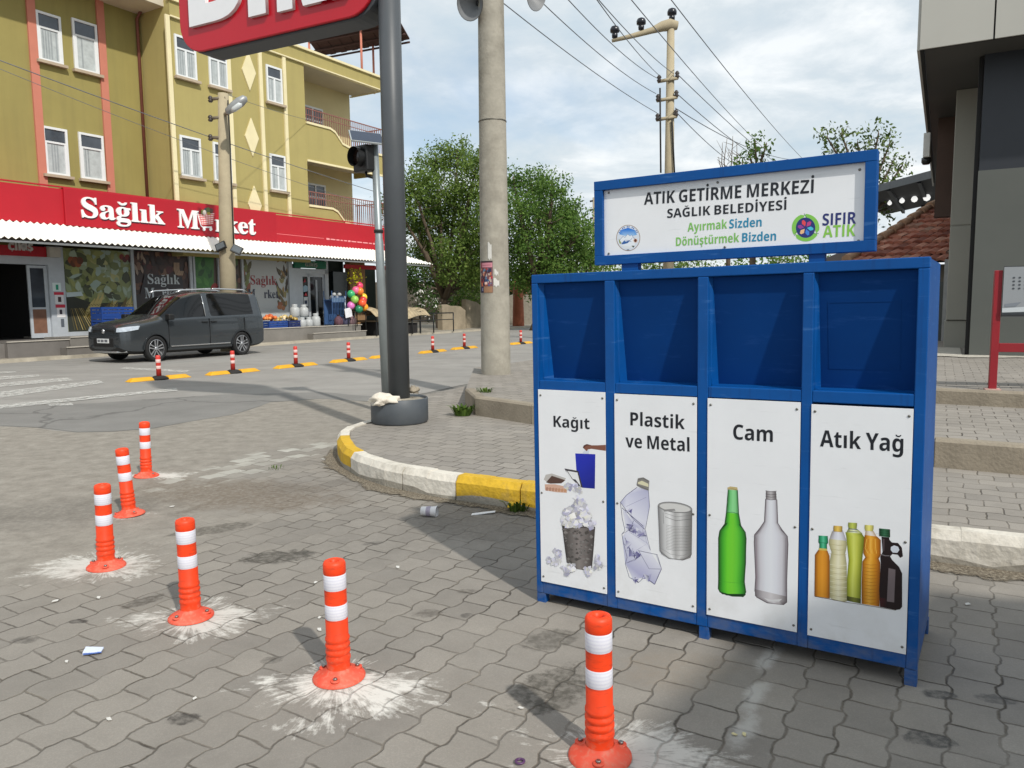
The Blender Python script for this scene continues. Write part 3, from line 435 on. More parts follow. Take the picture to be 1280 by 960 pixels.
def paver_material(name, yard):
    g = NG(name)
    mp = g.N.new('ShaderNodeMapping'); mp.inputs['Rotation'].default_value = (0, 0, -(math.pi / 2 - GY) if yard else R(29.0)); g.K.new(g.co, mp.inputs[0])
    x, y, z = g.sep(mp.outputs[0])
    jig = g.math('MULTIPLY', g.math('SUBTRACT', g.noise(5.0, 2), 0.5), 0.034)
    tri = lambda v, p: g.math('SUBTRACT', g.math('PINGPONG', g.math('ADD', v, 50.0), p), p / 2)
    sw = g.math('MULTIPLY', g.math('SINE', g.math('MULTIPLY', x, 2 * math.pi / 0.2)), 1.7); sw = g.math('MAXIMUM', g.math('MINIMUM', sw, 1.0), -1.0)
    jig2 = g.math('MULTIPLY', g.math('SUBTRACT', g.noise(38.0, 3, .6), 0.5), 0.010)
    y2 = g.math('ADD', g.math('ADD', g.math('ADD', y, g.math('MULTIPLY', sw, 0.0095)), jig), jig2)
    x2 = g.math('ADD', g.math('ADD', x, jig2), jig)
    br = g.N.new('ShaderNodeTexBrick'); g.K.new(g.comb(x2, y2), br.inputs['Vector'])
    br.offset = 0.5; br.inputs['Scale'].default_value = 1.0; br.inputs['Brick Width'].default_value = 0.20; br.inputs['Row Height'].default_value = 0.165
    br.inputs['Mortar Size'].default_value = 0.0078; br.inputs['Mortar Smooth'].default_value = 0.9
    br.inputs['Color1'].default_value = (0.18, 0.18, 0.18, 1); br.inputs['Color2'].default_value = (0.82, 0.82, 0.82, 1); br.inputs['Mortar'].default_value = (0.5, 0.5, 0.5, 1)
    fac = br.outputs['Fac']
    big = g.noise(0.7, 6, 0.6); mid = g.noise(4.0, 6, 0.65); fine = g.noise(150.0, 4, 0.75); sand = g.noise(2.3, 7, 0.7)
    tint = (1.0, 0.925, 0.825) if yard else (1.0, 0.92, 0.825)
    k = 0.27 if yard else 0.33
    stone = g.ramp(mid, [(0.25, tuple(v * k * 0.78 for v in tint)), (0.5, tuple(v * k for v in tint)), (0.78, tuple(v * k * 1.2 for v in tint))])
    stone = g.mix(0.34, stone, g.mix(br.outputs['Color'], (0.11, 0.10, 0.088), (0.42, 0.38, 0.325)))
    stone = g.mix(g.mapr(big, 0.4, 0.7, 0, 0.45), stone, (0.27, 0.243, 0.205))
    stone = g.mix(g.mapr(fine, 0.38, 0.70, 0.0, 0.42), stone, (0.10, 0.094, 0.085))
    stone = g.mix(g.mapr(fine, 0.58, 0.74, 0.0, 0.6), stone, (0.46, 0.43, 0.38))
    fill = g.mix(g.mapr(sand, 0.42, 0.66), (0.062, 0.053, 0.042), (0.20, 0.176, 0.142))
    mort = g.math('MULTIPLY', fac, g.mapr(g.noise(1.7, 5, 0.7), 0.34, 0.58, 0.30, 1.0))
    dusty = None
    if yard:
        # trodden dust hides the joints in the dirt at the left and round the far posts
        wx, wy, wz = g.sep(g.co)
        wob = g.math('MULTIPLY', g.math('SUBTRACT', g.noise(0.9, 5, 0.65), 0.5), 2.6)
        side = g.mapr(g.math('ADD', g.math('ADD', wx, g.math('MULTIPLY', wy, 0.16)), wob), -1.75, -0.75, 1, 0, True)
        far = g.mapr(g.math('ADD', g.math('ADD', wy, g.math('MULTIPLY', wx, 0.2)), wob), 6.9, 7.9, 0, 0.9, True)
        near = g.mapr(wy, 3.4, 4.6, 0, 1, True)
        dusty = g.math('MULTIPLY', g.math('MAXIMUM', side, far), near)
        dust = g.ramp(g.noise(6.0, 8, 0.72), [(0.25, (0.17, 0.153, 0.128)), (0.5, (0.27, 0.246, 0.21)), (0.75, (0.36, 0.333, 0.288))])
        dust = g.mix(g.mapr(g.noise(60, 3, 0.7), 0.55, 0.75, 0, 0.6), dust, (0.13, 0.125, 0.115))
        stone = g.mix(g.math('MULTIPLY', dusty, 0.92), stone, dust)
        mort = g.math('MULTIPLY', mort, g.mapr(dusty, 0, 0.9, 1, 0.06))
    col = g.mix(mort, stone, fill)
    if yard:
        warp = g.noise(3.2, 7, 0.72); warp2 = g.noise(9.0, 6, 0.7); speck = g.noise(26.0, 5, 0.7)
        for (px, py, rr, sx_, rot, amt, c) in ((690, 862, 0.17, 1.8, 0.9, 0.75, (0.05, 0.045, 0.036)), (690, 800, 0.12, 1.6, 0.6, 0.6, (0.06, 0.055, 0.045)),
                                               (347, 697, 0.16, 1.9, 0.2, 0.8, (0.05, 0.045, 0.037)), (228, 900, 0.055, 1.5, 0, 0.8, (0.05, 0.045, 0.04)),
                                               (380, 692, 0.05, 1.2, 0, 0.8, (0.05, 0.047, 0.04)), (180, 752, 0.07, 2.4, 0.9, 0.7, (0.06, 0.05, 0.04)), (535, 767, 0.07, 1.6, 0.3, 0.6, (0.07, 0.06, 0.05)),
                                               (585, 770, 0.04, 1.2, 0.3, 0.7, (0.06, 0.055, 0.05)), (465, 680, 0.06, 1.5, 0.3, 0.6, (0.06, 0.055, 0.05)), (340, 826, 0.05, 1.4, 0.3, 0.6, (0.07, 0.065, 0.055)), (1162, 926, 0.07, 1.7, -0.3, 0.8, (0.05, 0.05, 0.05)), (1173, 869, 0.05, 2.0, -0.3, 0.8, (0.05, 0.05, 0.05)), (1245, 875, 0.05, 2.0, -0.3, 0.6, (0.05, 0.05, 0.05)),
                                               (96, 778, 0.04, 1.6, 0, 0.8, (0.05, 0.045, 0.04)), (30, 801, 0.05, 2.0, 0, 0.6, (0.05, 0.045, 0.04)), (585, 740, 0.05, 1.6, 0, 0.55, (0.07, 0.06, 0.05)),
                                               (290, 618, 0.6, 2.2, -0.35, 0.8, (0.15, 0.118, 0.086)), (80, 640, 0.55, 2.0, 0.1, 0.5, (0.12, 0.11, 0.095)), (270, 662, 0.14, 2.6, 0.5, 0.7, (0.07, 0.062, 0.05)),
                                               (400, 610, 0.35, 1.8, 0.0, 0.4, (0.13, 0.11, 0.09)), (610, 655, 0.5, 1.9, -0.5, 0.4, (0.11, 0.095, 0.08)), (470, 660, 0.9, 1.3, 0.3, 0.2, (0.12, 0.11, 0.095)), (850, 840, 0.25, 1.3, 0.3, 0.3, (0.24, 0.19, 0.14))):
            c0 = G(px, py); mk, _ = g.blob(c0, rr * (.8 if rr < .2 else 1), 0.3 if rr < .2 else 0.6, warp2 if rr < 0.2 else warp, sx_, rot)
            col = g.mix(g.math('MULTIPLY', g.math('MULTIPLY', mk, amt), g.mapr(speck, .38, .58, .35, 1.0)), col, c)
        # chalk-white drilling dust blown out round each post
        for i, (rad, lean, sx_, rot) in enumerate(((0.44, (0.10, -0.02), 1.5, -0.15), (0.48, (0.09, -0.10), 1.35, -0.12), (0.42, (0.06, -.02), 1.5, 0.05), (0.52, (-0.05, 0.04), 1.5, 0.1), (0.24, (0.05, -0.05), 1.3, 0), (0.30, (0.12, 0.0), 1.7, 0.1))):
            c0 = BASES[i] + Vector((*lean, 0)); mk, (u, v, d) = g.blob(c0, rad, 0.97, warp, sx_, rot)
            o = BASES[i]; vm = g.N.new('ShaderNodeVectorMath'); vm.operation = 'SUBTRACT'; g.K.new(g.co, vm.inputs[0]); vm.inputs[1].default_value = (o.x, o.y, 0)
            vx, vy, vz = g.sep(vm.outputs[0]); nrm = g.N.new('ShaderNodeVectorMath'); nrm.operation = 'NORMALIZE'; g.K.new(vm.outputs[0], nrm.inputs[0])
            ln = g.N.new('ShaderNodeVectorMath'); ln.operation = 'LENGTH'; g.K.new(vm.outputs[0], ln.inputs[0])
            sc = g.N.new('ShaderNodeVectorMath'); sc.operation = 'SCALE'; g.K.new(nrm.outputs[0], sc.inputs[0]); sc.inputs['Scale'].default_value = 3.1
            nx, ny, nz = g.sep(sc.outputs[0]); streak = g.noise(4.2, 6, 0.75, g.comb(nx, ny, g.math('ADD', g.math('MULTIPLY', ln.outputs['Value'], 1.6), i * 7.3)))
            ragged = g.math('ADD', g.math('MULTIPLY', streak, 1.05), g.math('MULTIPLY', warp2, 0.75))
            cov = g.math('SUBTRACT', ragged, g.math('SUBTRACT', 1.24, g.math('MULTIPLY', mk, 0.62)))
            cov = g.math('MULTIPLY', g.mapr(cov, 0.0, 0.26, 0, 1), g.mapr(mk, 0, .12, 0, 1))
            cov = g.math('MULTIPLY', cov, (0.66, 0.8, 0.66, 0.62, 0.6, 0.7)[i])
            cov = g.math('MULTIPLY', cov, g.mapr(mort, 0, 1, 1, .5))
            col = g.mix(cov, col, (0.74, 0.72, 0.665))
        # white paint trail by the big bin and scattered whitish blocks
        trail = [(960, 825), (945, 870), (930, 915)]
        for (px, py) in trail:
            mk, _ = g.blob(G(px, py), 0.055, 0.8, warp2, 3.2, 1.0); col = g.mix(g.math('MULTIPLY', mk, 0.55), col, (0.52, 0.51, 0.48))
        for (px, py, rr, sx_) in ((285, 590, 0.40, 2.2), (320, 572, 0.28, 2.4), (385, 563, 0.32, 2.0)):
            mk, _ = g.blob(G(px, py), rr, 0.5, warp, sx_, 1.1)
            col = g.mix(g.math('MULTIPLY', g.math('MULTIPLY', mk, g.mapr(br.outputs['Color'], 0.45, 0.6, 0, 0.6)), g.mapr(fac, 0, 1, 1, 0)), col, (0.47, 0.46, 0.41))
    h = g.math('ADD', g.math('MULTIPLY', mort, -1.0), g.math('MULTIPLY', g.noise(55, 5, 0.7), 0.25))
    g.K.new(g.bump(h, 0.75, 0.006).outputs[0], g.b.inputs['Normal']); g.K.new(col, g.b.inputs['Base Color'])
    g.b.inputs['Roughness'].default_value = 0.88; g.b.inputs['Specular IOR Level'].default_value = 0.3
    return g.m
def asphalt_material(name, k, tint, crack=True, patchy=0.3):
    g = NG(name)
    fine = g.noise(70, 4, 0.75); mid = g.noise(1.6, 7, 0.65); big = g.noise(0.22, 5, 0.6)
    st = g.N.new('ShaderNodeMapping'); st.inputs['Rotation'].default_value = (0, 0, -(math.pi / 2 - GY)); st.inputs['Scale'].default_value = (0.10, 1.0, 1); g.K.new(g.co, st.inputs[0])
    lane = g.noise(1.3, 5, 0.6, st.outputs[0])
    c = g.ramp(mid, [(0.25, tuple(v * k * 0.80 for v in tint)), (0.55, tuple(v * k for v in tint)), (0.8, tuple(v * k * 1.18 for v in tint))])
    c = g.mix(g.mapr(lane, 0.40, 0.65, 0, patchy), c, tuple(v * k * 1.35 for v in tint))
    c = g.mix(g.mapr(big, 0.42, 0.62, 0, patchy), c, tuple(v * k * 0.62 for v in tint))
    c = g.mix(g.mapr(fine, 0.40, 0.75, 0, 0.40), c, tuple(v * k * 0.45 for v in tint))
    c = g.mix(g.mapr(fine, 0.62, 0.80, 0, 0.35), c, tuple(v * k * 1.9 for v in tint))
    if crack:
        vo = g.N.new('ShaderNodeTexVoronoi'); vo.feature = 'DISTANCE_TO_EDGE'; vo.inputs['Scale'].default_value = 0.30
        wv = g.N.new('ShaderNodeVectorMath'); wv.operation = 'ADD'; g.K.new(g.co, wv.inputs[0])
        nn = g.N.new('ShaderNodeTexNoise'); nn.inputs['Scale'].default_value = 1.1; nn.inputs['Detail'].default_value = 6; g.K.new(g.co, nn.inputs['Vector']); g.K.new(nn.outputs['Color'], wv.inputs[1]); g.K.new(wv.outputs[0], vo.inputs['Vector'])
        ck = g.mapr(vo.outputs['Distance'], 0.004, 0.014, 0.55, 0, True); c = g.mix(ck, c, tuple(v * k * 0.35 for v in tint))
    g.K.new(c, g.b.inputs['Base Color']); g.b.inputs['Roughness'].default_value = 0.85; g.b.inputs['Specular IOR Level'].default_value = 0.3
    g.K.new(g.bump(fine, 0.4, 0.006).outputs[0], g.b.inputs['Normal']); return g.m
def sheet(name, pts, z, m, kind='structure', thick=0.0):
    b = MB()
    if thick: b.prism([(p[0], p[1]) for p in pts], z - thick, z, 0)
    else: b.face([(p[0], p[1], z) for p in pts])
    o = b.build(name, m); struct(o, None, kind)
    bm = bmesh.new(); bm.from_mesh(o.data); bmesh.ops.recalc_face_normals(bm, faces=bm.faces)
    if not thick and bm.faces[:] and bm.faces[0].normal.z < 0: bmesh.ops.reverse_faces(bm, faces=bm.faces)
    bmesh.ops.triangulate(bm, faces=bm.faces); bm.to_mesh(o.data); bm.free(); return o
def rough(pts, step, amp, seed):
    """an outline walked in short steps with a ragged edge"""
    q = random.Random(seed); out = []
    for a, b in zip(pts, pts[1:]):
        a = Vector(a[:2]); b = Vector(b[:2]); n = max(1, int((b - a).length / step))
        for i in range(n): 
            p = a + (b - a) * (i / n); s_ = amp if 0 < i else amp * 0.4
            out.append((p.x + q.uniform(-s_, s_), p.y + q.uniform(-s_, s_)))
    out.append(tuple(pts[-1][:2])); return out

M_ground = asphalt_material('dusty_ground', 0.19, (1.0, 0.95, 0.86), False, 0.2)
M_road = asphalt_material('worn_asphalt', 0.31, (1.0, 0.955, 0.885), False, 0.30)
M_patch = asphalt_material('older_asphalt', 0.235, (1.0, 0.97, 0.91), True, 0.25)
M_dark = asphalt_material('fresh_asphalt', 0.150, (1.0, 0.995, 0.98), False, 0.15)
M_yard = paver_material('yard_pavers', True)
M_pave = paver_material('pavement_pavers', False)

sheet('ground', [(-900, -900), (900, -900), (900, 1500), (-900, 1500)], -0.006, M_ground)
edge_px = [(-60, 532), (0, 533), (45, 535), (95, 541), (140, 540), (190, 536), (240, 527), (290, 519), (325, 508), (338, 503), (400, 499), (470, 503), (545, 488), (604, 476), (662, 459), (720, 445)]
edge = [G(x, y) for x, y in edge_px]
road_pts = rough(edge, 0.35, 0.05, 3)
o1 = Vector(G(0, 454)); far_l = o1 - GD * 60; far_r = o1 + GD * 160
sheet('road', road_pts + [(far_r + GN * 9).to_2d()[:], far_r.to_2d()[:], far_l.to_2d()[:], (G(-60, 532) - GD * 20 - GN * 6).to_2d()[:]], 0.000, M_road)
patch = [G(x, y) for x, y in [(0, 509), (120, 504), (200, 498), (290, 493), (400, 490), (470, 496)]]
sheet('old_asphalt_patch', rough([edge[0] + Vector((-1, 1, 0))] + patch + [edge[11] + Vector((0, .05, 0))], 0.4, 0.06, 5) + [(p.x, p.y + 0.03) for p in edge[10:0:-1]], 0.004, M_patch)
yard_edge = rough([(p.x, p.y - 0.0) for p in edge[:12]], 0.35, 0.05, 3)
sheet('paved_yard', yard_edge + [tuple(G(560, 560)[:2]), (3.2, 4.6), (9, 1.0), (9, -12), (-14, -12), (-14, 6)], 0.004, M_yard)
# far kerb line of the street, in front of the shops
fk = MB(); fk.box(-60, 160, -0.16, 0.0, 0, 0.10)
fko = fk.build('far_kerb', mat('kerb_concrete', (176, 168, 152), 0.9, var=0.15, scale=2, dirt=0.5), None); struct(fko)
fko.matrix_world = Frame(o1, GD, (0, 0, 1)).mat()
sheet('far_pavement', [tuple((o1 - GD * 60 - GN * 0.0)[:2]), tuple((o1 + GD * 160)[:2]), tuple((o1 + GD * 160 - GN * 30)[:2]), tuple((o1 - GD * 60 - GN * 30)[:2])], 0.09, mat('far_pavement_concrete', (150, 142, 128), 0.9, var=0.15, scale=0.8, dirt=0.5))

# ---- the raised corner pavement with its painted kerb
def GP(x, y): return G(x, y, Z1)
kout = [Vector(p) for p in ((-1.62, 8.72), (-1.80, 8.25), (-1.81, 7.85), (-1.72, 7.42), (-1.55, 6.92), (-1.32, 6.50), (-1.03, 6.16), (-0.58, 5.80), (-0.07, 5.50), (0.40, 5.25))]
kdir = Vector((0.888, -0.459)); kend = kout[-1] + kdir * 9.0
back = [tuple(GP(x, y)[:2]) for x, y in [(663, 462), (604, 478), (545, 490), (500, 499)]]
front = [tuple(p) for p in kout] + [tuple(kend)]
inner = []
for i, p in enumerate(front):
    a = Vector(front[max(i - 1, 0)]); b = Vector(front[min(i + 1, len(front) - 1)]); d = (b - a).normalized(); inner.append(tuple(Vector(p) + Vector((-d.y, d.x)) * 0.13))
sheet('pavement', back + inner + [(14, 3), (14, 14), (3, 22)], Z1 - 0.004, M_pave, thick=0.17)
km = [mat('kerb_paint_yellow', (206, 166, 40), 0.75, var=0.16, scale=7, bump=0.5, bscale=22, dirt=0.95, dirtcol=(134, 118, 84)),
      mat('kerb_paint_white', (212, 206, 194), 0.8, var=0.10, scale=7, bump=0.5, bscale=22, dirt=0.8, dirtcol=(150, 142, 126)),
      mat('kerb_bare', (150, 144, 132), 0.9, var=0.15, scale=5, bump=0.4, dirt=0.5)]
fullo = [Vector(p) for p in front]; cum = [0]
for a, b in zip(fullo, fullo[1:]): cum.append(cum[-1] + (b - a).length)
def along(s_):
    for i in range(len(cum) - 1):
        if s_ <= cum[i + 1]: t = (s_ - cum[i]) / (cum[i + 1] - cum[i]); d = (fullo[i + 1] - fullo[i]).normalized(); return fullo[i] + (fullo[i + 1] - fullo[i]) * t, d
    return fullo[-1], (fullo[-1] - fullo[-2]).normalized()
def nearest(px, py):
    q = GP(px, py).to_2d(); best = min((abs((along(k * 0.02)[0] - q).length), k * 0.02) for k in range(int(cum[-1] / 0.02))); return best[1]
cuts = [(0.0, 1), (nearest(420, 546), 0), (nearest(440, 566), 1), (nearest(484, 590), 1), (nearest(551, 604), 0), (nearest(631, 615), 0)]
s_ = cuts[-1][0] + 0.56; pat = [1, 1, 0, 0]; k_ = 0
s_y = nearest(1163, 656)
while s_ < s_y - 0.2: cuts.append((s_, pat[k_ % 4])); s_ += 0.5; k_ += 1
cuts += [(s_y - 0.42, 0), (s_y, 1), (s_y + 0.62, 1), (s_y + 1.2, 0), (s_y + 1.8, 1), (s_y + 2.4, 0)]
kb = MB()
for (a, mi), (b, _) in zip(cuts, cuts[1:] + [(cuts[-1][0] + 0.6, 0)]):
    n = 4
    for j in range(n):
        s0 = a + (b - a) * j / n + (0.006 if j == 0 else 0); s1 = a + (b - a) * (j + 1) / n - (0.006 if j == n - 1 else 0)
        (p0, d0), (p1, d1) = along(s0), along(s1); n0 = Vector((-d0.y, d0.x)); n1 = Vector((-d1.y, d1.x))
        if j == 0: pn = n0; pp = p0
        q0, q1 = p0 + n0 * 0.125, p1 + n1 * 0.125; h = Z1 + 0.012 + rnd.uniform(-.004, .004)
        c0, c1 = p0 + n0 * 0.035, p1 + n1 * 0.035
        hl0, hl1 = (.055 + .02 * math.sin(v * 7) + .012 * math.sin(v * 23) for v in (s0, s1))
        kb.hexa([(*p0, -.02), (*p1, -.02), (*q1, -.02), (*q0, -.02)], [(*p0, hl0), (*p1, hl1), (*q1, hl1), (*q0, hl0)], 2)
        kb.hexa([(*p0, hl0), (*p1, hl1), (*q1, hl1), (*q0, hl0)], [(*p0, h - .05), (*p1, h - .05), (*q1, h - .05), (*q0, h - .05)], mi)
        kb.hexa([(*p0, h - .05), (*p1, h - .05), (*q1, h - .05), (*q0, h - .05)], [(*c0, h), (*c1, h), (*q1, h), (*q0, h)], mi)
# each painted stone is a block with a chamfered front edge
struct(kb.build('painted_kerb', km))
# crumbling dirt along the kerb foot
def dirt_material():
    g = NG('kerb_dirt'); n = g.noise(7, 8, 0.75); f = g.noise(60, 4, 0.7)
    c = g.ramp(f, [(0.3, (0.06, 0.05, 0.035)), (0.5, (0.17, 0.14, 0.10)), (0.72, (0.36, 0.32, 0.25))]); g.K.new(c, g.b.inputs['Base Color'])
    uv = g.N.new('ShaderNodeAttribute'); uv.attribute_name = 'edge'
    a = g.math('SUBTRACT', g.math('ADD', uv.outputs['Fac'], g.math('MULTIPLY', n, 1.1)), 0.95); g.K.new(g.mapr(a, 0.0, 0.12, 0, 1), g.b.inputs['Alpha'])
    g.b.inputs['Roughness'].default_value = 0.95; g.K.new(g.bump(f, 0.8, 0.012).outputs[0], g.b.inputs['Normal']); return g.m
db = MB(); ew = []
L_ = cum[-1] * 0.75; nn = 150
for j in range(nn):
    rowp = []
    for s0 in (L_ * j / nn, L_ * (j + 1) / nn):
        p, d = along(s0 + 0.9); nrm = Vector((d.y, -d.x)); w = 0.11 + 0.10 * math.sin(s0 * 2.3) ** 2
        rowp.append([(*(p - nrm * 0.01), 0.018), (*(p + nrm * w * 0.45), 0.012), (*(p + nrm * w * 1.35), 0.0075)])
    for k in range(2):
        db.face([rowp[0][k], rowp[0][k + 1], rowp[1][k + 1], rowp[1][k]]); e0, e1 = (1.0, 0.62, 0.0)[k], (1.0, 0.62, 0.0)[k + 1]; ew.append((e0, e1, e1, e0))
do = db.build('kerb_dirt', dirt_material()); at = do.data.attributes.new('edge', 'FLOAT', 'CORNER')
for p, w in zip(do.data.polygons, ew):
    for li, v in zip(p.loop_indices, w): at.data[li].value = v
struct(do, None, 'stuff')

# ---- terrace steps up to the grey shop
kc = mat('step_concrete', (146, 136, 120), 0.9, var=0.14, scale=3, bump=0.3, dirt=0.45)
t1 = [(-0.43, 9.0), (0.21, 8.27), (3.30, 5.93), (3.90, 5.55), (9.0, 2.0)]
t1b = [(14, 2), (14, 15), (4, 21), (0.6, 15.2), (-0.65, 13.2), (-0.60, 9.9)]
sheet('terrace', t1 + t1b, Z2 - 0.004, M_pave, thick=0.22)
t2 = [(2.2, 9.55), (4.42, 8.08), (5.14, 7.62), (9.5, 4.75)]
sheet('upper_terrace', t2 + [(14, 4), (14, 14), (6, 20), (3.0, 14)], Z3 - 0.004, M_pave, thick=0.16)
def edge_stones(name, line, z0, z1, w=0.12, seg=0.75):
    b = MB(); pts = [Vector(p) for p in line]
    for a, c in zip(pts, pts[1:]):
        d = (c - a); L = d.length; d.normalize(); n = Vector((-d.y, d.x)); k = max(1, round(L / seg))
        for j in range(k):
            s0, s1 = L * j / k + 0.005, L * (j + 1) / k - 0.005; p0, p1 = a + d * s0 - n * 0.012, a + d * s1 - n * 0.012; q0, q1 = p0 + n * w, p1 + n * w; h = z1 + 0.006 + rnd.uniform(-.004, .004)
            b.hexa([(*p0, z0), (*p1, z0), (*q1, z0), (*q0, z0)], [(*p0, h - .02), (*p1, h - .02), (*q1, h - .02), (*q0, h - .02)])
            b.hexa([(*p0, h - .02), (*p1, h - .02), (*q1, h - .02), (*q0, h - .02)], [(*(p0 + n * .02), h), (*(p1 + n * .02), h), (*q1, h), (*q0, h)])
    return struct(b.build(name, kc))
edge_stones('terrace_edge_stones', [(-0.60, 9.9), (-0.43, 9.0), (0.21, 8.27), (3.30, 5.93), (3.90, 5.55), (9.0, 2.0)], Z1 - 0.02, Z2)
edge_stones('upper_terrace_edge_stones', t2, Z2 - 0.02, Z3)

# ---- painted road markings, worn
def worn_paint():
    g = NG('worn_road_paint'); n = g.noise(9, 8, 0.75)
    g.b.inputs['Base Color'].default_value = (0.62, 0.61, 0.57, 1); g.b.inputs['Roughness'].default_value = 0.8
    g.K.new(g.mapr(n, 0.42, 0.58, 0.15, 0.85), g.b.inputs['Alpha']); return g.m
MP = worn_paint()
for q in ([(0, 471), (48, 468.5), (50, 471), (0, 475)], [(0, 479), (85, 472.5), (92, 476), (0, 484)], [(0, 490), (124, 475.5), (130, 479), (0, 498)], [(0, 465), (20, 464.3), (20, 466), (0, 467.3)], [(156, 459.5), (238, 463.5), (232, 466), (150, 461.5)], [(0, 507), (110, 496), (221, 486), (222, 489), (110, 500), (0, 512)], [(60, 505.5), (90, 504), (92, 507), (62, 508)]):
    sheet('crosswalk_stripe' if q[0][0] == 0 and len(q) == 4 else 'road_line', [G(*p) for p in q], 0.008 + 0.004 * (len(q) == 6), MP)

# ================================================================== THE RECYCLING BIN
BY, BR = R(-32.31), 0.0115
_u0 = Vector((math.cos(BY), math.sin(BY), 0)); _z0 = Vector((0, 0, 1))
BF = Frame((0.1137, 3.7408, 0.006), _u0 * math.cos(BR) + _z0 * math.sin(BR), -_u0 * math.sin(BR) + _z0 * math.cos(BR))
blue = mat('bin_blue_paint', (0, 75, 144), 0.5, var=0.14, scale=2.5, dirt=0.3, dirtcol=(40, 84, 146), spec=0.25, bump=0.03, bscale=14)
blue2 = mat('bin_blue_flap', (0, 56, 118), 0.7, var=0.10, scale=2.0, dirt=0.15, dirtcol=(16, 56, 116), spec=0.15)
white = mat('white_composite_panel', (232, 234, 237), 0.32, var=0.03, scale=3, dirt=0.10, dirtcol=(170, 172, 172), spec=0.5)
weather(blue, (1, 1, 9), 5, (70, 118, 176), .5, .60, .72); weather(blue, (14, 14, 1), 2.2, (16, 50, 104), .5, .56, .72); weather(blue, (3, 3, 5), 3, (118, 116, 108), .5, .40, .64, (.02, .22)); weather(blue2, (2, 2, 12), 3, (40, 84, 150), .4, .60, .74); weather(white, (2, 2, 26), 2.0, (164, 166, 168), .28, .62, .74); weather(white, (3, 3, 3), 2.4, (178, 174, 164), .3, .46, .70, (.08, .34))
steel = mat('screw_steel', (120, 118, 112), 0.4, 0.8, var=0.2)
black_ink = mat('black_ink', (22, 26, 34), 0.4, var=0.05); green_ink = mat('green_ink', (126, 190, 92), 0.4, var=0.04); teal_ink = mat('teal_ink', (20, 134, 172), 0.4, var=0.04)
navy_ink = mat('navy_ink', (34, 44, 110), 0.4, var=0.04); lime_ink = mat('lime_ink', (134, 196, 74), 0.4, var=0.04)
BIN = thing('recycling_bin', 'big blue metal recycling bin with four white picture panels and a sign on top', 'recycling bin', M=BF.mat())
BW, BH, BD = 1.70, 1.627, 0.62
fr = MB()
posts = [(0, .034), (.388, .438), (.826, .873), (1.256, 1.298), (1.661, 1.70)]
for i, (a, b) in enumerate(posts): fr.box(a, b, 0, 0.05, 0.045 if i in (1, 3) else 0.0455, BH - .042)
fr.box(0, BW, 0.0005, 0.05, BH - .042, BH)                       # top rail
for (a, _b), (c, _d) in zip([(x1, 0) for x0, x1 in posts[:-1]], [(x0, 0) for x0, x1 in posts[1:]]):
    fr.box(a, c, 0.002, 0.05, 1.07, 1.118); fr.box(a, c, 0.002, 0.05, 0.045, 0.108)
fr.build('frame', blue, BIN, bevel=0.004)
bd = MB(); bd.box(0.004, BW - .004, 0.05, BD, 0.045, 1.06); bd.box(0.004, BW - .004, 0.22, BD, 1.06, BH - .004)
bd.box(0.004, .03, 0.05, .22, 1.06, BH - .004); bd.box(BW - .03, BW - .004, 0.05, .22, 1.06, BH - .004); bd.box(.03, BW - .03, .05, .22, BH - .03, BH - .004)
bd.build('body', blue, BIN)
for (x0, x1) in ((0.0, .048), (.836, .880), (1.656, 1.70)):
    lg = MB(); lg.box(x0, x1, 0.003, .047, -0.006 - BR * x1, 0.0445); lg.box(x0, x1, BD - .06, BD - .015, -0.006 - BR * x1, 0.0445); 
    # the front foot and the rear foot are welded to one runner
    lg.box(x0 + .006, x1 - .006, .047, BD - .06, 0.02, 0.044); lg.build('leg', blue, BIN, bevel=0.002)
bays = [(.034, .388), (.438, .826), (.873, 1.256), (1.298, 1.661)]
for i, (x0, x1) in enumerate(bays):
    fl = MB(); zt, zb = BH - .044, 1.119; yt, yb = 0.026, 0.112
    x0b, x1b = x0 + (0.022 if i == 0 else 0.012), x1
    fl.face([(x0b, yb, zb), (x1b, yb, zb), (x1b, yt, zt), (x0b, yt, zt)], 0)
    fl.face([(x0, 0.05, zb), (x0b, yb, zb), (x0b, yt, zt), (x0, 0.01, zt)], 1); fl.face([(x1b, yb, zb), (x1, 0.05, zb), (x1, 0.05, zt), (x1b, yt, zt)], 1)
    fl.face([(x0, 0.046, zb - .0005), (x1, 0.046, zb - .0005), (x1b, yb, zb + .001), (x0b, yb, zb + .001)], 1)
    flap = fl.build('chute', [blue2, blue], BIN)
    dz = zt - zb; pm = MB(); w_ = x1 - x0
    def on(t, s): return (x0 + w_ * s, yb + (yt - yb) * t, zb + dz * t)
    a, b = (0.12, 0.84)
    for (s0, s1, t0, t1) in ((a, b, .745, .76), (a, b, .17, .185), (a, a + .015, .185, .745), (b - .015, b, .185, .745)):
        q = [on(t0, s0), on(t0, s1), on(t1, s1), on(t1, s0)]; q2 = [(p[0], p[1] - .0012, p[2]) for p in q]; pm.hexa(q, q2)
    if i == 3: pm.build('push_flap_rim', blue2, flap)
pan = [(.030, .390, .108, 1.073), (.436, .8255, .104, 1.069), (.873, 1.2555, .106, 1.068), (1.297, 1.6605, .104, 1.063)]
PN = []
_sc = MB(); _sc.lathe([(.0054, 0), (.0050, .0022), (.002, .0032)], 8, (0, 0, 0), ax='y')
for v in _sc.v: v.y = -v.y
SCREW = []
def screw(par, x, y, z):
    if not SCREW: SCREW.append(_sc.build('screw', steel, par)); o = SCREW[0]
    else: o = SCREW[0].copy(); COL.objects.link(o); o.parent = par
    o.location = (x, y, z)
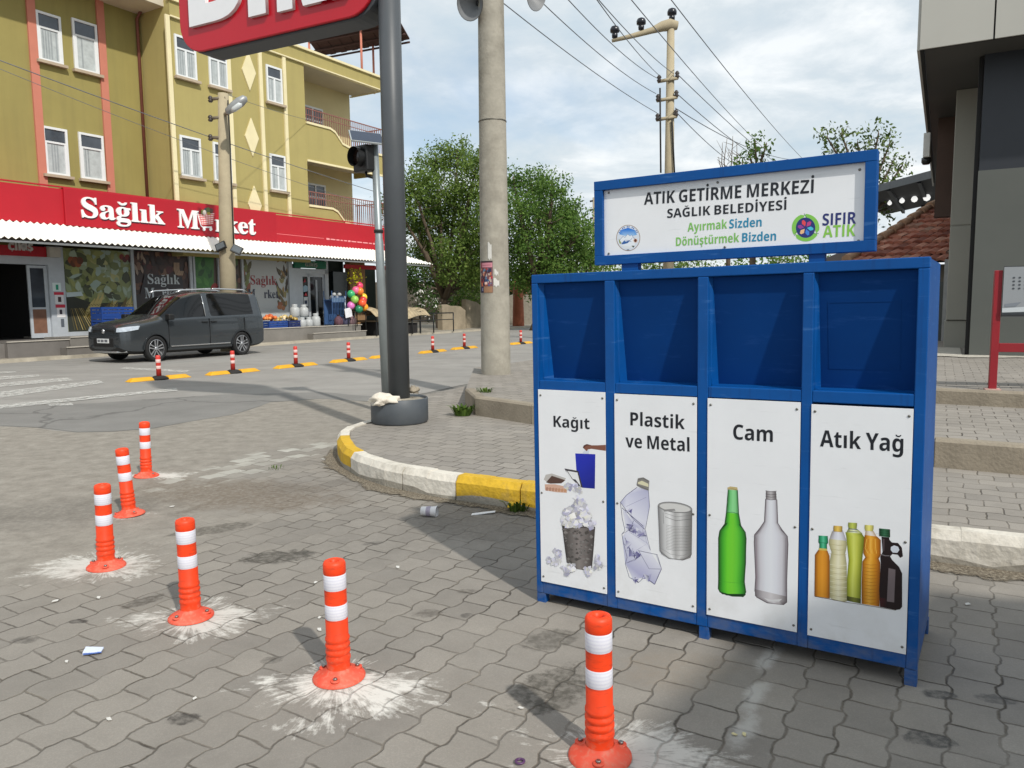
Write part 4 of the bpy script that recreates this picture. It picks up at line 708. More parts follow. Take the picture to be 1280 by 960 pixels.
for i, (x0, x1, z0, z1) in enumerate(pan):
    p = MB(); p.box(x0, x1, -0.0045, -0.0005, z0, z1); po = p.build('picture_panel', white, BIN, bevel=0.0008)
    po['label'] = ('white panel for paper with a full waste basket', 'white panel for plastic and metal with a crushed bottle and a tin can', 'white panel for glass with a green and a clear bottle', 'white panel for waste oil with five oil bottles')[i]; PN.append(po)
    for (sx_, sz_) in ((x0 + .014, z0 + .028), (x1 - .014, z0 + .028), (x0 + .014, z1 - .028), (x1 - .014, z1 - .028), (x0 + .012, (z0 + z1) / 2 - .03), (x1 - .014, (z0 + z1) / 2 - .035)):
        screw(po, sx_, -.0045, sz_)
YP = -0.0047
def BP(px, py): return BF.on(px, py, YP)
def ptext(s, parent, px0, py0, px1, py1, cap, m, font='s', y=YP - 0.0006, heavy=0.0):
    (a, z0), (b, z1) = BF.on(px0, py0, y), BF.on(px1, py1, y); ang = math.atan2(z1 - z0, b - a)
    return text('lettering', s, font, cap, m, parent, (0, 0, 0), width=math.hypot(b - a, z1 - z0), Mx=Matrix.Translation((a, y, z0)) @ Matrix.Rotation(-ang, 4, 'Y'), heavy=heavy)
ptext('Kağıt', PN[0], 692, 533.5, 737, 536.5, 0.054, black_ink); ptext('Plastik', PN[1], 788, 531.5, 856, 536.5, 0.060, black_ink)
ptext('ve Metal', PN[1], 782, 559, 862, 564.5, 0.060, black_ink); ptext('Cam', PN[2], 916.5, 549, 966, 552.5, 0.064, black_ink); ptext('Atık Yağ', PN[3], 1025, 558, 1129, 565, 0.066, black_ink)

# ---- printed pictures
def crop(x0, y0, s): return lambda cx, cy: BP(x0 + cx / s, y0 + cy / s)
q = random.Random(5)
A = Art(YP, to=crop(660, 540, 5.05))
# hand and bag
A.grad([(298, 135), (425, 140), (422, 358), (345, 352), (306, 250)], [(30, 44, 176), (26, 40, 168), (10, 28, 130), (14, 34, 142), (24, 44, 168)])
A.poly([(345, 128), (362, 112), (385, 112), (384, 138), (345, 134)], (206, 214, 226))
A.poly([(491, 81), (491, 119), (440, 112), (400, 106), (378, 110), (372, 122), (360, 112), (346, 98), (352, 84), (372, 76), (402, 84), (440, 84)], (128, 82, 66))
A.poly([(346, 98), (352, 84), (372, 76), (395, 82), (370, 86), (356, 96), (352, 104)], (84, 50, 42))
# book, egg tray, torn box and paper
A.poly([(100, 300), (112, 270), (150, 262), (240, 292), (222, 318), (130, 325)], (186, 182, 178)); A.poly([(114, 318), (150, 276), (236, 304), (210, 324), (140, 326)], (84, 62, 54))
A.poly([(230, 230), (318, 246), (346, 352), (322, 344), (240, 250)], (58, 56, 62)); A.poly([(240, 244), (312, 256), (334, 344), (300, 300), (262, 292)], (226, 228, 230)); A.line([(243, 240), (280, 296), (316, 330)], .003, (50, 48, 54))
A.poly([(106, 330), (170, 330), (246, 346), (246, 384), (180, 380), (108, 368)], (206, 168, 148))
for k in range(7): A.disc((118 + k * 20, 362 + k * 2), 8, 9, (172, 130, 112), 10) if False else A.poly([(112 + k * 19, 352 + k * 2), (122 + k * 19, 346 + k * 2), (130 + k * 19, 354 + k * 2), (124 + k * 19, 372 + k * 1.4), (114 + k * 19, 370 + k * 1.4)], (170 + k * 4, 128 + k * 3, 112))
def crumple(poly_c, n, r, lo=150, hi=240):
    for _ in range(n):
        cx, cy = q.choice(poly_c); cx += q.uniform(-r, r); cy += q.uniform(-r, r); k = q.randint(3, 5); a0 = q.uniform(0, 6.28)
        pts = [(cx + r * q.uniform(.45, 1.1) * math.cos(a0 + 6.283 * j / k), cy + r * q.uniform(.45, 1.1) * math.sin(a0 + 6.283 * j / k)) for j in range(k)]
        g0 = q.uniform(lo, hi); A.grad(pts, [tuple([g0 + q.uniform(-24, 14)] * 2 + [g0 + 8 + q.uniform(-20, 12)]) for _ in pts])
crumple([(270, 345), (300, 350), (250, 340), (310, 362)], 26, 20, 170, 236)
A.barrel([((215, 578), (424, 598)), ((228, 690), (416, 720)), ((246, 824), (404, 858)), ((290, 862), (370, 874))], [(52, 50, 50), (104, 100, 98), (132, 126, 124), (108, 102, 100), (64, 60, 60)])
for _ in range(90):
    t = q.random(); cx = 225 + t * 185; cy = q.uniform(610 + 20 * t, 820 + 20 * t)
    if cx < 222 + (cy - 580) * .12 or cx > 418 - (cy - 600) * .08: continue
    g0 = q.choice((74, 84, 96, 112, 128)); r = q.uniform(8, 24); A.poly([(cx + r * q.uniform(.4, 1) * math.cos(a), cy + .7 * r * q.uniform(.4, 1) * math.sin(a)) for a in (0.3, 1.7, 3.1, 4.6)], (g0, g0 - 3, g0 - 5))
A.line([(214, 576), (300, 604), (424, 600)], .0022, (40, 40, 42)); A.line([(214, 576), (246, 824)], .0015, (44, 42, 42)); A.line([(424, 600), (404, 858)], .0015, (44, 42, 42))
crumple([(240, 560), (270, 520), (300, 480), (330, 440), (340, 480), (360, 540), (400, 565), (310, 570), (280, 570), (375, 580), (330, 530), (250, 500)], 110, 26, 168, 240)
crumple([(146, 815), (195, 780), (190, 820), (188, 765)], 34, 18, 178, 232); crumple([(255, 865), (250, 875), (280, 850), (235, 870)], 30, 21, 160, 236); crumple([(380, 870), (395, 880), (445, 830), (448, 850), (440, 800)], 36, 18, 170, 234)
A.build('printed_picture', PN[0])

A = Art(YP, to=crop(760, 580, 5.65))
ed, lt, md = (74, 74, 112), (212, 214, 228), (176, 178, 206)
A.grad([(205, 165), (285, 180), (294, 300), (270, 420), (250, 470), (180, 420), (130, 330), (88, 270), (130, 220)], [lt, md, (176, 178, 208), (214, 216, 230), md, (196, 198, 220), (220, 222, 234), md, (206, 208, 228)])
A.grad([(100, 300), (180, 420), (270, 470), (300, 620), (380, 740), (330, 850), (250, 800), (180, 820), (122, 700), (100, 520), (130, 470)], [lt, md, lt, (222, 224, 234), lt, md, (170, 170, 205), lt, md, (190, 192, 216), (216, 218, 232)])
for pts, w in (([(205, 165), (130, 220), (88, 270), (130, 330), (190, 400), (262, 462)], .0026), ([(285, 180), (294, 300), (270, 430), (262, 462), (300, 610)], .0020), ([(88, 270), (100, 380), (120, 470), (98, 495), (110, 560), (135, 660), (122, 705), (150, 800), (215, 838), (240, 815), (255, 780), (290, 820), (330, 850), (378, 742), (348, 640), (215, 612)], .0024),
               ([(130, 300), (270, 235)], .0012), ([(100, 310), (250, 440)], .0030), ([(98, 495), (180, 450), (240, 500), (250, 450)], .0016), ([(110, 560), (215, 660), (130, 700)], .0018), ([(215, 610), (290, 740), (378, 742)], .0018), ([(150, 480), (280, 560), (200, 610)], .0012), ([(180, 400), (160, 460), (240, 500)], .0022), ([(260, 470), (270, 545), (300, 610)], .0012), ([(130, 700), (190, 680), (225, 640)], .0014), ([(340, 640), (378, 742)], .0014), ([(190, 800), (215, 838)], .004), ([(255, 780), (275, 810), (330, 850)], .0038), ([(120, 520), (160, 620), (200, 650)], .0024), ([(330, 845), (370, 750)], .0012)):
    A.line(pts, w, ed if w > .0015 else (120, 120, 160))
for _ in range(46):
    cx, cy = q.choice(((150, 440), (190, 470), (140, 560), (170, 620), (200, 640), (230, 500), (200, 820), (270, 800), (150, 330))); r = q.uniform(8, 26); a = q.uniform(0, 6.28)
    A.grad([(cx + q.uniform(-26, 26) + r * math.cos(a + b), cy + q.uniform(-22, 22) + r * math.sin(a + b)) for b in (0, 2.0, 4.2)], [q.choice((ed, md, lt, (110, 106, 160))) for _ in range(3)])
A.poly([(203, 140), (212, 100), (250, 94), (292, 118), (288, 188), (240, 172), (204, 152)], (128, 126, 122)); A.poly([(212, 128), (240, 118), (286, 140), (286, 162), (240, 148), (212, 140)], (214, 210, 178)); A.line([(204, 146), (240, 164), (288, 182)], .0022, (96, 92, 92)); A.line([(215, 112), (245, 98), (290, 124)], .0018, (70, 70, 74))
cr = [(120, 120, 122), (196, 197, 198), (228, 229, 230), (170, 170, 170), (206, 206, 206), (150, 150, 150), (112, 110, 108)]
A.barrel([((353, 292), (594, 325)), ((362, 470), (592, 500)), ((365, 610), (590, 640)), ((378, 636), (582, 662)), ((430, 668), (530, 680))], cr)
n_ = 26; el = [(474 + 120 * math.cos(6.283 * k / n_) , 306 + 36 * math.sin(6.283 * k / n_) + 14 * math.cos(6.283 * k / n_)) for k in range(n_)]
A.poly(el, (150, 150, 150)); el2 = [(474 + 108 * math.cos(6.283 * k / n_), 308 + 28 * math.sin(6.283 * k / n_) + 13 * math.cos(6.283 * k / n_)) for k in range(n_)]; A.poly(el2, (206, 206, 204)); A.line(el, .0018, (84, 84, 84), True)
A.poly([(390, 322), (470, 316), (478, 330), (396, 336)], (140, 140, 140))
for k in range(17):
    y_ = 432 + k * 10.5; A.line([(410, y_ - 2), (470, y_ + 10), (540, y_ + 12), (590, y_ + 4)], .0011, (128, 126, 124) if k % 2 else (96, 94, 92))
A.line([(400, 345), (480, 372), (592, 362)], .0012, (120, 120, 120)); A.line([(404, 372), (480, 400), (592, 388)], .0016, (90, 90, 90)); A.line([(390, 340), (392, 420)], .0016, (110, 110, 110)); A.line([(366, 612), (430, 664), (530, 678), (590, 640)], .002, (92, 92, 92)); A.line([(370, 590), (440, 636), (530, 648), (590, 616)], .0012, (132, 132, 132)); A.line([(353, 294), (366, 612)], .0014, (104, 104, 104)); A.line([(594, 326), (590, 640)], .0014, (92, 92, 92))
A.build('printed_picture', PN[1])

A = Art(YP, to=crop(880, 590, 5.33))
gr = [(10, 58, 16), (62, 168, 40), (104, 206, 46), (112, 204, 50), (96, 196, 52), (58, 160, 44), (12, 66, 20)]
grn = [(20, 84, 36), (110, 196, 120), (140, 214, 146), (128, 206, 136), (24, 90, 40)]
A.barrel([((160, 118), (224, 122)), ((156, 200), (228, 206)), ((148, 270), (232, 278))], grn)
A.barrel([((148, 270), (232, 278)), ((138, 345), (246, 356)), ((104, 392), (276, 402)), ((96, 440), (282, 445)), ((96, 600), (280, 606)), ((98, 718), (270, 735)), ((94, 780), (280, 790)), ((104, 802), (276, 820)), ((150, 822), (262, 832))], gr)
A.poly([(104, 796), (160, 812), (270, 812), (278, 818), (262, 832), (190, 830), (120, 812)], (10, 54, 20)); A.line([(148, 270), (190, 268), (232, 280)], .0018, (30, 92, 40)); A.line([(100, 728), (180, 736), (274, 742)], .001, (60, 150, 46))
A.poly([(155, 104), (175, 96), (222, 102), (225, 122), (158, 116)], (190, 172, 120)); A.line([(156, 116), (190, 112), (225, 122)], .0016, (110, 92, 60))
for pts in ([(160, 118), (148, 270), (138, 345), (104, 392), (96, 440), (96, 720), (94, 780), (120, 812), (262, 832), (280, 800), (270, 735), (282, 445), (276, 402), (246, 356), (232, 278), (224, 122)],): A.line(pts, .0022, (12, 60, 22))
A.poly([(138, 346), (158, 336), (150, 352), (120, 380)], (16, 70, 24)); A.poly([(246, 356), (230, 345), (240, 362), (266, 386)], (16, 70, 24))
gl = [(112, 104, 110), (200, 199, 206), (216, 219, 226), (222, 225, 231), (214, 216, 224), (198, 197, 204), (110, 102, 108)]
A.barrel([((410, 180), (486, 184)), ((402, 330), (492, 340)), ((372, 374), (520, 384)), ((336, 418), (556, 428)), ((334, 470), (560, 480)), ((344, 700), (552, 720)), ((338, 790), (552, 840)), ((350, 832), (552, 868)), ((420, 870), (530, 882))], gl)
A.barrel([((340, 780), (552, 830)), ((340, 826), (552, 862)), ((420, 872), (530, 884))], [(100, 94, 98), (176, 172, 176), (200, 197, 200), (176, 172, 174), (92, 86, 90)])
A.poly([(400, 840), (450, 850), (520, 846), (500, 864), (430, 862)], (206, 206, 208))
A.line([(486, 184), (492, 340), (520, 384), (556, 428), (560, 480), (552, 720), (552, 868), (530, 884), (420, 872), (350, 834), (338, 790), (344, 700), (334, 470), (336, 418), (372, 374), (402, 330), (410, 180)], .0022, (74, 64, 70))
A.barrel([((412, 126), (480, 130)), ((412, 182), (484, 186))], [(88, 84, 86), (160, 156, 158), (186, 184, 186), (140, 136, 138), (84, 80, 82)])
for y_ in (124, 146, 162, 180): A.line([(410, y_), (446, y_ + 6), (484, y_ + 3)], .0018, (78, 72, 76))
A.line([(352, 440), (352, 780)], .0012, (150, 120, 130)); A.line([(545, 440), (542, 800)], .0014, (120, 112, 118)); A.poly([(372, 378), (392, 364), (350, 420), (340, 420)], (128, 122, 128)); A.poly([(505, 372), (530, 392), (552, 424), (520, 396)], (100, 94, 100))
A.build('printed_picture', PN[2])

A = Art(YP, to=crop(1000, 630, 6.0))
def ramp3(a, b, c): return [a, b, c, b, a]
# clear bottle, tall green oil, amber bottle, brown vinegar, dark jug
A.barrel([((240, 205), (318, 215)), ((218, 270), (350, 285)), ((216, 300), (352, 310)), ((236, 360), (340, 372)), ((220, 440), (350, 450)), ((220, 700), (354, 730)), ((250, 722), (330, 734))], ramp3((150, 146, 110), (206, 200, 158), (228, 224, 196)))
A.barrel([((250, 190), (320, 196)), ((222, 262), (350, 276))], ramp3((150, 146, 150), (206, 206, 214), (226, 228, 236)))
A.barrel([((340, 212), (460, 216)), ((346, 240), (484, 250)), ((364, 420), (466, 430)), ((352, 560), (460, 575)), ((352, 720), (456, 745))], [(120, 128, 30), (176, 184, 60), (206, 214, 104), (190, 196, 80), (150, 158, 50), (96, 104, 24)])
A.barrel([((352, 690), (456, 710)), ((354, 726), (456, 748))], [(50, 54, 18), (120, 124, 50), (60, 64, 22)])
A.barrel([((366, 180), (426, 186)), ((346, 214), (470, 222))], ramp3((110, 120, 60), (200, 206, 150), (226, 230, 200))); A.line([(362, 186), (432, 192)], .0025, (40, 56, 110)); A.line([(362, 204), (432, 210)], .002, (70, 80, 110))
A.barrel([((486, 232), (578, 244)), ((480, 262), (606, 270)), ((474, 370), (606, 384)), ((490, 400), (590, 410)), ((468, 430), (602, 440)), ((462, 600), (600, 610)), ((462, 748), (596, 770))], [(126, 72, 10), (206, 138, 30), (232, 172, 62), (214, 148, 36), (190, 118, 20), (120, 66, 10)])
A.barrel([((492, 200), (552, 204)), ((488, 232), (576, 244))], ramp3((170, 140, 110), (216, 204, 190), (230, 224, 220)))
for k in range(12): A.line([(470, 448 + k * 26), (530, 458 + k * 26), (598, 454 + k * 26)], .0014, (168, 96, 16))
for k in range(6): A.line([(500 + k * 16, 262), (488 + k * 20, 330), (510 + k * 16, 372)], .0016, (188, 112, 20) if k % 2 else (240, 190, 90))
for k in range(13): A.line([(226, 452 + k * 21), (290, 462 + k * 21), (350, 458 + k * 21)], .0013, (170, 160, 112) if k % 2 else (232, 228, 200))
for k in range(3): A.line([(222, 300 + k * 36), (290, 310 + k * 36), (348, 306 + k * 36)], .0015, (180, 172, 120))
A.barrel([((136, 345), (206, 350)), ((112, 380), (222, 390)), ((108, 690), (222, 708))], [(120, 66, 10), (206, 134, 30), (220, 150, 44), (206, 134, 34), (130, 74, 14)])
A.barrel([((140, 236), (208, 240)), ((138, 285), (212, 290)), ((146, 300), (202, 304)), ((144, 340), (204, 346))], ramp3((16, 92, 62), (38, 150, 104), (90, 190, 150))); A.line([(138, 288), (210, 294)], .0016, (12, 70, 50)); A.poly([(142, 330), (204, 336), (204, 350), (140, 346)], (204, 184, 90))
for (x_, y_, c) in ((252, 162, (204, 170, 80)), (362, 138, (166, 176, 80)), (486, 156, (206, 198, 110))):
    A.barrel([((x_, y_), (x_ + 66, y_ + 4)), ((x_ - 2, y_ + 22), (x_ + 66, y_ + 26)), ((x_ + 2, y_ + 44), (x_ + 62, y_ + 48))], ramp3(tuple(v * .7 for v in c), c, tuple(min(255, v * 1.15) for v in c)))
A.poly([(612, 246), (668, 250), (672, 270), (690, 288), (735, 292), (764, 326), (772, 392), (752, 404), (735, 380), (694, 374), (676, 392), (692, 420), (742, 470), (766, 520), (766, 770), (750, 790), (720, 794), (600, 772), (594, 640), (606, 440), (602, 396), (620, 360)], (30, 16, 18))
A.poly([(682, 322), (706, 310), (736, 320), (746, 344), (730, 366), (696, 364), (680, 344)], (204, 210, 220)); A.poly([(664, 480), (716, 492), (706, 738), (652, 730)], (116, 104, 106)); A.grad([(600, 700), (650, 710), (650, 775), (600, 768)], [(66, 22, 24), (44, 18, 20), (30, 12, 14), (60, 20, 20)])
A.line([(604, 376), (640, 388), (672, 388)], .003, (120, 116, 120)); A.poly([(622, 262), (634, 262), (632, 352), (624, 352)], (84, 70, 74))
A.barrel([((594, 182), (676, 190)), ((594, 240), (676, 250))], ramp3((10, 42, 24), (30, 84, 52), (54, 110, 78)))
for k in range(3): A.line([(594, 198 + k * 16), (676, 206 + k * 16)], .0014, (10, 40, 24))
A.line([(110, 692), (222, 712), (350, 738), (456, 752), (596, 776), (720, 796)], .002, (90, 76, 60))
A.build('printed_picture', PN[3])

# ---- the sign board above
SY = 0.07
SB = MB(); X0, X1, ZA, ZB = .318, 1.508, 1.660, 2.041; w_ = .042
for (a, b, c, d) in ((X0, X1, ZB - w_, ZB), (X0, X1, ZA, ZA + w_), (X0, X0 + w_, ZA + w_, ZB - w_), (X1 - w_, X1, ZA + w_, ZB - w_)): SB.box(a, b, SY - .025 + (0.001 if d - c > .1 else 0), SY + .03, c, d)
SB.box(X0 + .01, X1 - .01, SY + .03, SY + .034, ZA + .01, ZB - .01)
sb = SB.build('sign_frame', blue, BIN, bevel=0.003)
for (a, b) in ((.45, .53), (1.265, 1.325)):
    lg = MB(); lg.box(a, b, SY - .015, SY + .025, BH, ZA); lg.build('sign_bracket', blue, BIN)
sp = MB(); sp.box(X0 + w_, X1 - w_, SY - .004, SY + .02, ZA + w_, ZB - w_); spo = sp.build('sign_panel', white, BIN)
YS = SY - .0045
def SP(px, py): return BF.on(px, py, YS)
def stext(s, px0, py0, px1, py1, cap, m, heavy=0.0): return ptext(s, spo, px0, py0, px1, py1, cap, m, 's', YS - .0005, heavy)
stext('ATIK GETİRME MERKEZİ', 805, 256, 1017, 241, 0.053, black_ink); stext('SAĞLIK BELEDİYESİ', 834, 272.5, 983, 262, 0.039, black_ink)
stext('Ayırmak', 859.5, 289.5, 909, 285.5, 0.037, green_ink); stext('Sizden', 911.5, 285.5, 952, 283, 0.037, teal_ink)
stext('Dönüştürmek', 845, 307.5, 924, 302.5, 0.037, green_ink); stext('Bizden', 927.5, 302.5, 970, 300.5, 0.037, teal_ink)
stext('SIFIR', 1028, 282, 1070, 279.5, 0.046, navy_ink); stext('ATIK', 1028.5, 297, 1069, 295, 0.046, lime_ink)
A = Art(YS, to=lambda a, b: SP(740 + a / 7.11, 200 + b / 7.11))
cx, cy = 322, 692
A.disc((cx, cy), 106, 116, (150, 120, 90), 36); A.disc((cx, cy), 101, 111, (214, 222, 232), 36)
for k in range(16):
    a = R(200 + k * 140 / 15.0); A.poly([(cx + r * math.cos(a + s), cy + r * 1.1 * math.sin(a + s)) for r, s in ((84, -.05), (97, -.05), (97, .035), (84, .035))], (40, 90, 160)) if k % 3 else None
A.grad([(242, 660), (258, 622), (322, 602), (380, 622), (400, 664), (360, 676), (300, 676)], [(60, 140, 220), (40, 120, 214), (30, 110, 210), (50, 130, 214), (90, 160, 226), (160, 200, 236), (160, 200, 236)])
A.poly([(240, 720), (276, 680), (292, 690), (316, 660), (340, 676), (352, 666), (384, 712), (380, 760), (320, 778), (262, 760)], (228, 234, 240))
for pts in ([(240, 720), (276, 680), (292, 690), (316, 660), (340, 676), (352, 664), (384, 712)], [(262, 745), (290, 712), (340, 714), (360, 690)], [(250, 735), (300, 735), (350, 722)]): A.line(pts, .0014, (30, 70, 140))
A.poly([(262, 750), (284, 716), (300, 724), (340, 712), (318, 738), (284, 748)], (36, 92, 160))
A.poly([(238, 700), (252, 720), (262, 748), (244, 740)], (140, 150, 60)); A.poly([(240, 752), (330, 768), (384, 752), (360, 784), (300, 788)], (222, 226, 228)); A.poly([(352, 760), (380, 764), (366, 780)], (60, 66, 50))
for k in range(10): a = k * .628; A.poly([(386 + 8 * math.cos(a - .4), 716 + 8 * math.sin(a - .4)), (386 + 24 * math.cos(a), 716 + 26 * math.sin(a)), (386 + 8 * math.cos(a + .4), 716 + 8 * math.sin(a + .4))], (236, 160, 50))
A.disc((386, 716), 12, 14, (92, 40, 20), 12); A.disc((320, 798), 14, 4, (90, 100, 120), 8)
A.build('town_emblem', spo)
A = Art(YS, to=lambda a, b: SP(920 + a / 6.737, 180 + b / 6.737))
cx, cy = 586, 705
for k in range(3):
    a0 = 150 + k * 120
    pts = [(cx + 116 * math.cos(R(a0 + t)), cy + 116 * math.sin(R(a0 + t))) for t in range(0, 101, 10)] + [(cx + 104 * math.cos(R(a0 + 118)), cy + 104 * math.sin(R(a0 + 118)))] + [(cx + 78 * math.cos(R(a0 + t)), cy + 78 * math.sin(R(a0 + t))) for t in range(100, -1, -10)]
    A.poly(pts, (130, 198, 80)); A.line([(cx + 120 * math.cos(R(a0 - 6)), cy + 120 * math.sin(R(a0 - 6))), (cx + 74 * math.cos(R(a0 + 14)), cy + 74 * math.sin(R(a0 + 14)))], .0018, (50, 120, 60))
A.disc((cx, cy), 82, 86, (32, 44, 116), 30)
for k, c in enumerate(((230, 70, 80), (190, 60, 130), (70, 190, 220), (60, 130, 220), (240, 190, 140), (150, 60, 150))):
    a = R(-110 + k * 60); ux, uy = math.cos(a), math.sin(a); A.poly([(cx + 12 * ux, cy + 12 * uy), (cx + 42 * ux - 18 * uy, cy + 42 * uy + 18 * ux), (cx + 66 * ux - 8 * uy, cy + 66 * uy + 8 * ux), (cx + 66 * ux + 8 * uy, cy + 66 * uy - 8 * ux), (cx + 42 * ux + 18 * uy, cy + 42 * uy - 18 * ux)], c)
A.build('recycling_emblem', spo)
for (px, py) in ((761, 241), (1074.5, 212), (761, 317), (1073, 301), (897, 228), (906, 309)):
    a, b = SP(px, py); screw(spo, a, YS, b)

# ================================================================== THE MARKET BUILDING ACROSS THE STREET
MF = Frame(G(0, 454), GD, (0, 0, 1))                     # x along the street, y into the building
def MK(px, py, y): return MF.on(px, py, y)
olive = mat('olive_render', (150, 139, 82), 0.9, var=0.06, scale=0.8, dirt=0.12, dirtcol=(140, 124, 64), bump=0.08, bscale=60)
mustard = mat('mustard_render', (168, 155, 98), 0.9, var=0.05, scale=0.8, dirt=0.10, dirtcol=(160, 142, 80), bump=0.08, bscale=60)
weather(olive, (3.5, 3.5, .22), 1.0, (118, 110, 70), .22, .46, .68); weather(mustard, (3.5, 3.5, .22), 1.0, (142, 130, 84), .20, .46, .68)
cream = mat('cream_trim', (226, 214, 172), 0.85, var=0.05, scale=2)
pinkr = mat('salmon_stripe', (194, 122, 102), 0.85, var=0.05, scale=1.5)
pvc = mat('white_frame', (222, 224, 224), 0.45, var=0.03)
pane = mat('window_pane', (64, 70, 78), 0.08, var=0.35, scale=1.1, spec=0.8)
curtain = mat('net_curtain', (176, 182, 182), 0.8, var=0.16, scale=5)
slab = mat('balcony_concrete', (198, 188, 168), 0.9, var=0.07, scale=1.0, dirt=0.15)
backw = mat('balcony_wall_render', (206, 192, 146), 0.9, var=0.06, scale=1.0)
brown = mat('brown_eave', (70, 44, 40), 0.8, var=0.2); rustp = mat('brown_pipe', (120, 70, 58), 0.6, var=0.12)
darkv = mat('dark_interior', (16, 16, 18), 0.9, var=0.3); rail_m = mat('balcony_rail_paint', (140, 92, 82), 0.6, var=0.15)
stone = mat('sill_stone', (176, 160, 138), 0.8, var=0.08)
BLD = thing('apartment_building', 'olive yellow apartment block with balconies above the red shop front across the street', 'building', M=MF.mat())
YR, YL, TOP = 1.2, 2.9, 12.05
# walls, with the ground floor opened for the shop
w = MB()
w.box(-9, 6.85, YL, YL + .3, 3.3, 13.6, 0); w.box(6.85, 13.05, YR, YR + .3, 3.3, TOP, 1); w.box(6.85, 7.1, YR + .3, YL + .3, 3.3, TOP, 1)
w.box(-9, 19, 11.0, 11.3, 0.3, TOP, 0); w.box(-9, -8.7, YL + .3, 11, .3, 13.6, 0); w.box(12.8, 13.05, YR + .3, 3.0, 3.9, TOP, 1)
w.box(-8.7, 6.85, YL + .3, 11, 3.2, 3.5, 0); w.box(-9, 16.2, 11.0, 11.02, .3, 1, 0)
w.build('wall', [olive, mustard], BLD)
XE = MK(437, 130, 3.0)[0]
bw = MB(); bw.box(13.05, XE, 3.0, 3.2, 3.9, TOP - .5); bw.box(XE - .2, XE, 3.2, 11, 3.9, TOP - .5); bw.build('balcony_back_wall', backw, BLD)
ro = MB(); ro.box(-9, 13.0, 1.5, 11.3, TOP - .25, TOP + .02); ro.build('roof', slab, BLD)
for z, hh in ((TOP, .09), (TOP - .60, .05)):
    cn = MB(); cn.box(6.80, 18.1, YR - .10, YR + .10, z - hh, z); cn.box(18.0, 18.1, YR + .1, 3.2, z - hh, z); cn.build('cornice', cream, BLD)
ev = MB(); ev.hexa([(-9, YL - 1.25, 11.95), (6.82, YL - 1.25, 11.95), (6.82, YL + .3, 12.35), (-9, YL + .3, 12.35)], [(-9, YL - 1.25, 12.1), (6.82, YL - 1.25, 12.1), (6.82, YL + .3, 12.5), (-9, YL + .3, 12.5)]); ev.build('eave', brown, BLD)
def strip(px, yy, wd, m, z0=5.05, z1=11.9):
    x, _ = MK(px, 170, yy); b = MB(); b.box(x - wd / 2, x + wd / 2, yy - .07, yy - .002, z0, z1); b.build('facade_stripe', m, BLD)
strip(49, YL, .26, pinkr, 4.8, 13.2); strip(134, YL, .26, pinkr, 4.8, 13.2)
for px in (216, 289, 328, 357.5): strip(px, YR, .16, cream, 5.05, TOP - .62)
for z in (5.4, 7.95, 10.4):
    x, _ = MK(314, 170, YR); b = MB(); b.vprism([(x - .33, z), (x, z - .72), (x + .33, z), (x, z + .72)], YR - .05, YR - .002); b.build('diamond_ornament', cream, BLD)
pb = MB(); xq = 6.72; pb.tube([(xq, YL - .07, 4.4), (xq, YL - .07, 11.6), (xq + .0, YL - .4, 11.9)], .055, 8); pb.build('downpipe', rustp, BLD)
def window(x0, x1, z0, z1, yy, mull=True):
    f = MB(); t = .075
    for (a, b, c, d) in ((x0, x1, z0, z0 + t), (x0, x1, z1 - t, z1), (x0, x0 + t, z0 + t, z1 - t), (x1 - t, x1, z0 + t, z1 - t)): f.box(a, b, yy - .03, yy + .05, c, d)
    zt = z0 + (z1 - z0) * .68; f.box(x0 + t, x1 - t, yy - .025, yy + .05, zt - .03, zt + .03)
    if mull: xm = (x0 + x1) / 2; f.box(xm - .04, xm + .04, yy - .022, yy + .05, z0 + t, zt - .03)
    else: f.box(x0 + t, x0 + t + .05, yy - .022, yy + .05, z0 + t, zt - .03); f.box(x1 - t - .05, x1 - t, yy - .022, yy + .05, z0 + t, zt - .03)
    fo = f.build('window', pvc, BLD)
    p = MB(); p.box(x0 + t, x1 - t, yy + .008, yy + .012, zt, z1 - t, 0); p.box(x0 + t, x1 - t, yy + .008, yy + .012, z0 + t, zt, 1)
    for k in range(7):
        if rnd.random() < .5: xx = x0 + t + .02 + (x1 - x0 - 2 * t - .06) * k / 7; p.box(xx, xx + .05, yy + .004, yy + .0075, z0 + t + .03, zt - .05, 2)
    p.build('pane', [pane, curtain, mat('curtain_fold', (150, 156, 158), 0.8)], fo)
    s_ = MB(); s_.box(x0 - .08, x1 + .08, yy - .14, yy - .001, z0 - .09, z0 - .001); s_.build('sill', stone, fo)
for (pxs, rows) in (((53, 84, 98.5, 129), ((157, 217), (14, 79))),):
    for (pa, pb_) in ((53.5, 84.5), (99, 129.5)):
        for (top, bot) in ((160, 219), (20, 80)) if pa < 60 else ((168, 225), (30, 92)):
            (x0, z1), (x1, _) = MK(pa, top, YL), MK(pb_, top, YL); _, z0 = MK((pa + pb_) / 2, bot, YL); _, z1 = MK((pa + pb_) / 2, top, YL); dxx = 0 if top > 100 else MK(pa, 190, YL)[0] - MK(pa, 190, YL)[0]
            xa, xb = MK(pa + (0 if top > 100 else -8), (top + bot) / 2, YL)[0], MK(pb_ + (0 if top > 100 else -8), (top + bot) / 2, YL)[0]
            window(xa, xb, z0, z1, YL - .03, False)
for (x0, x1) in ((6.95, 7.80), (8.33, 9.15), (11.0, 11.80)):
    for (z0, z1) in ((6.07, 7.48), (9.47, 10.88)): window(x0, x1, z0, z1, YR - .03, True)
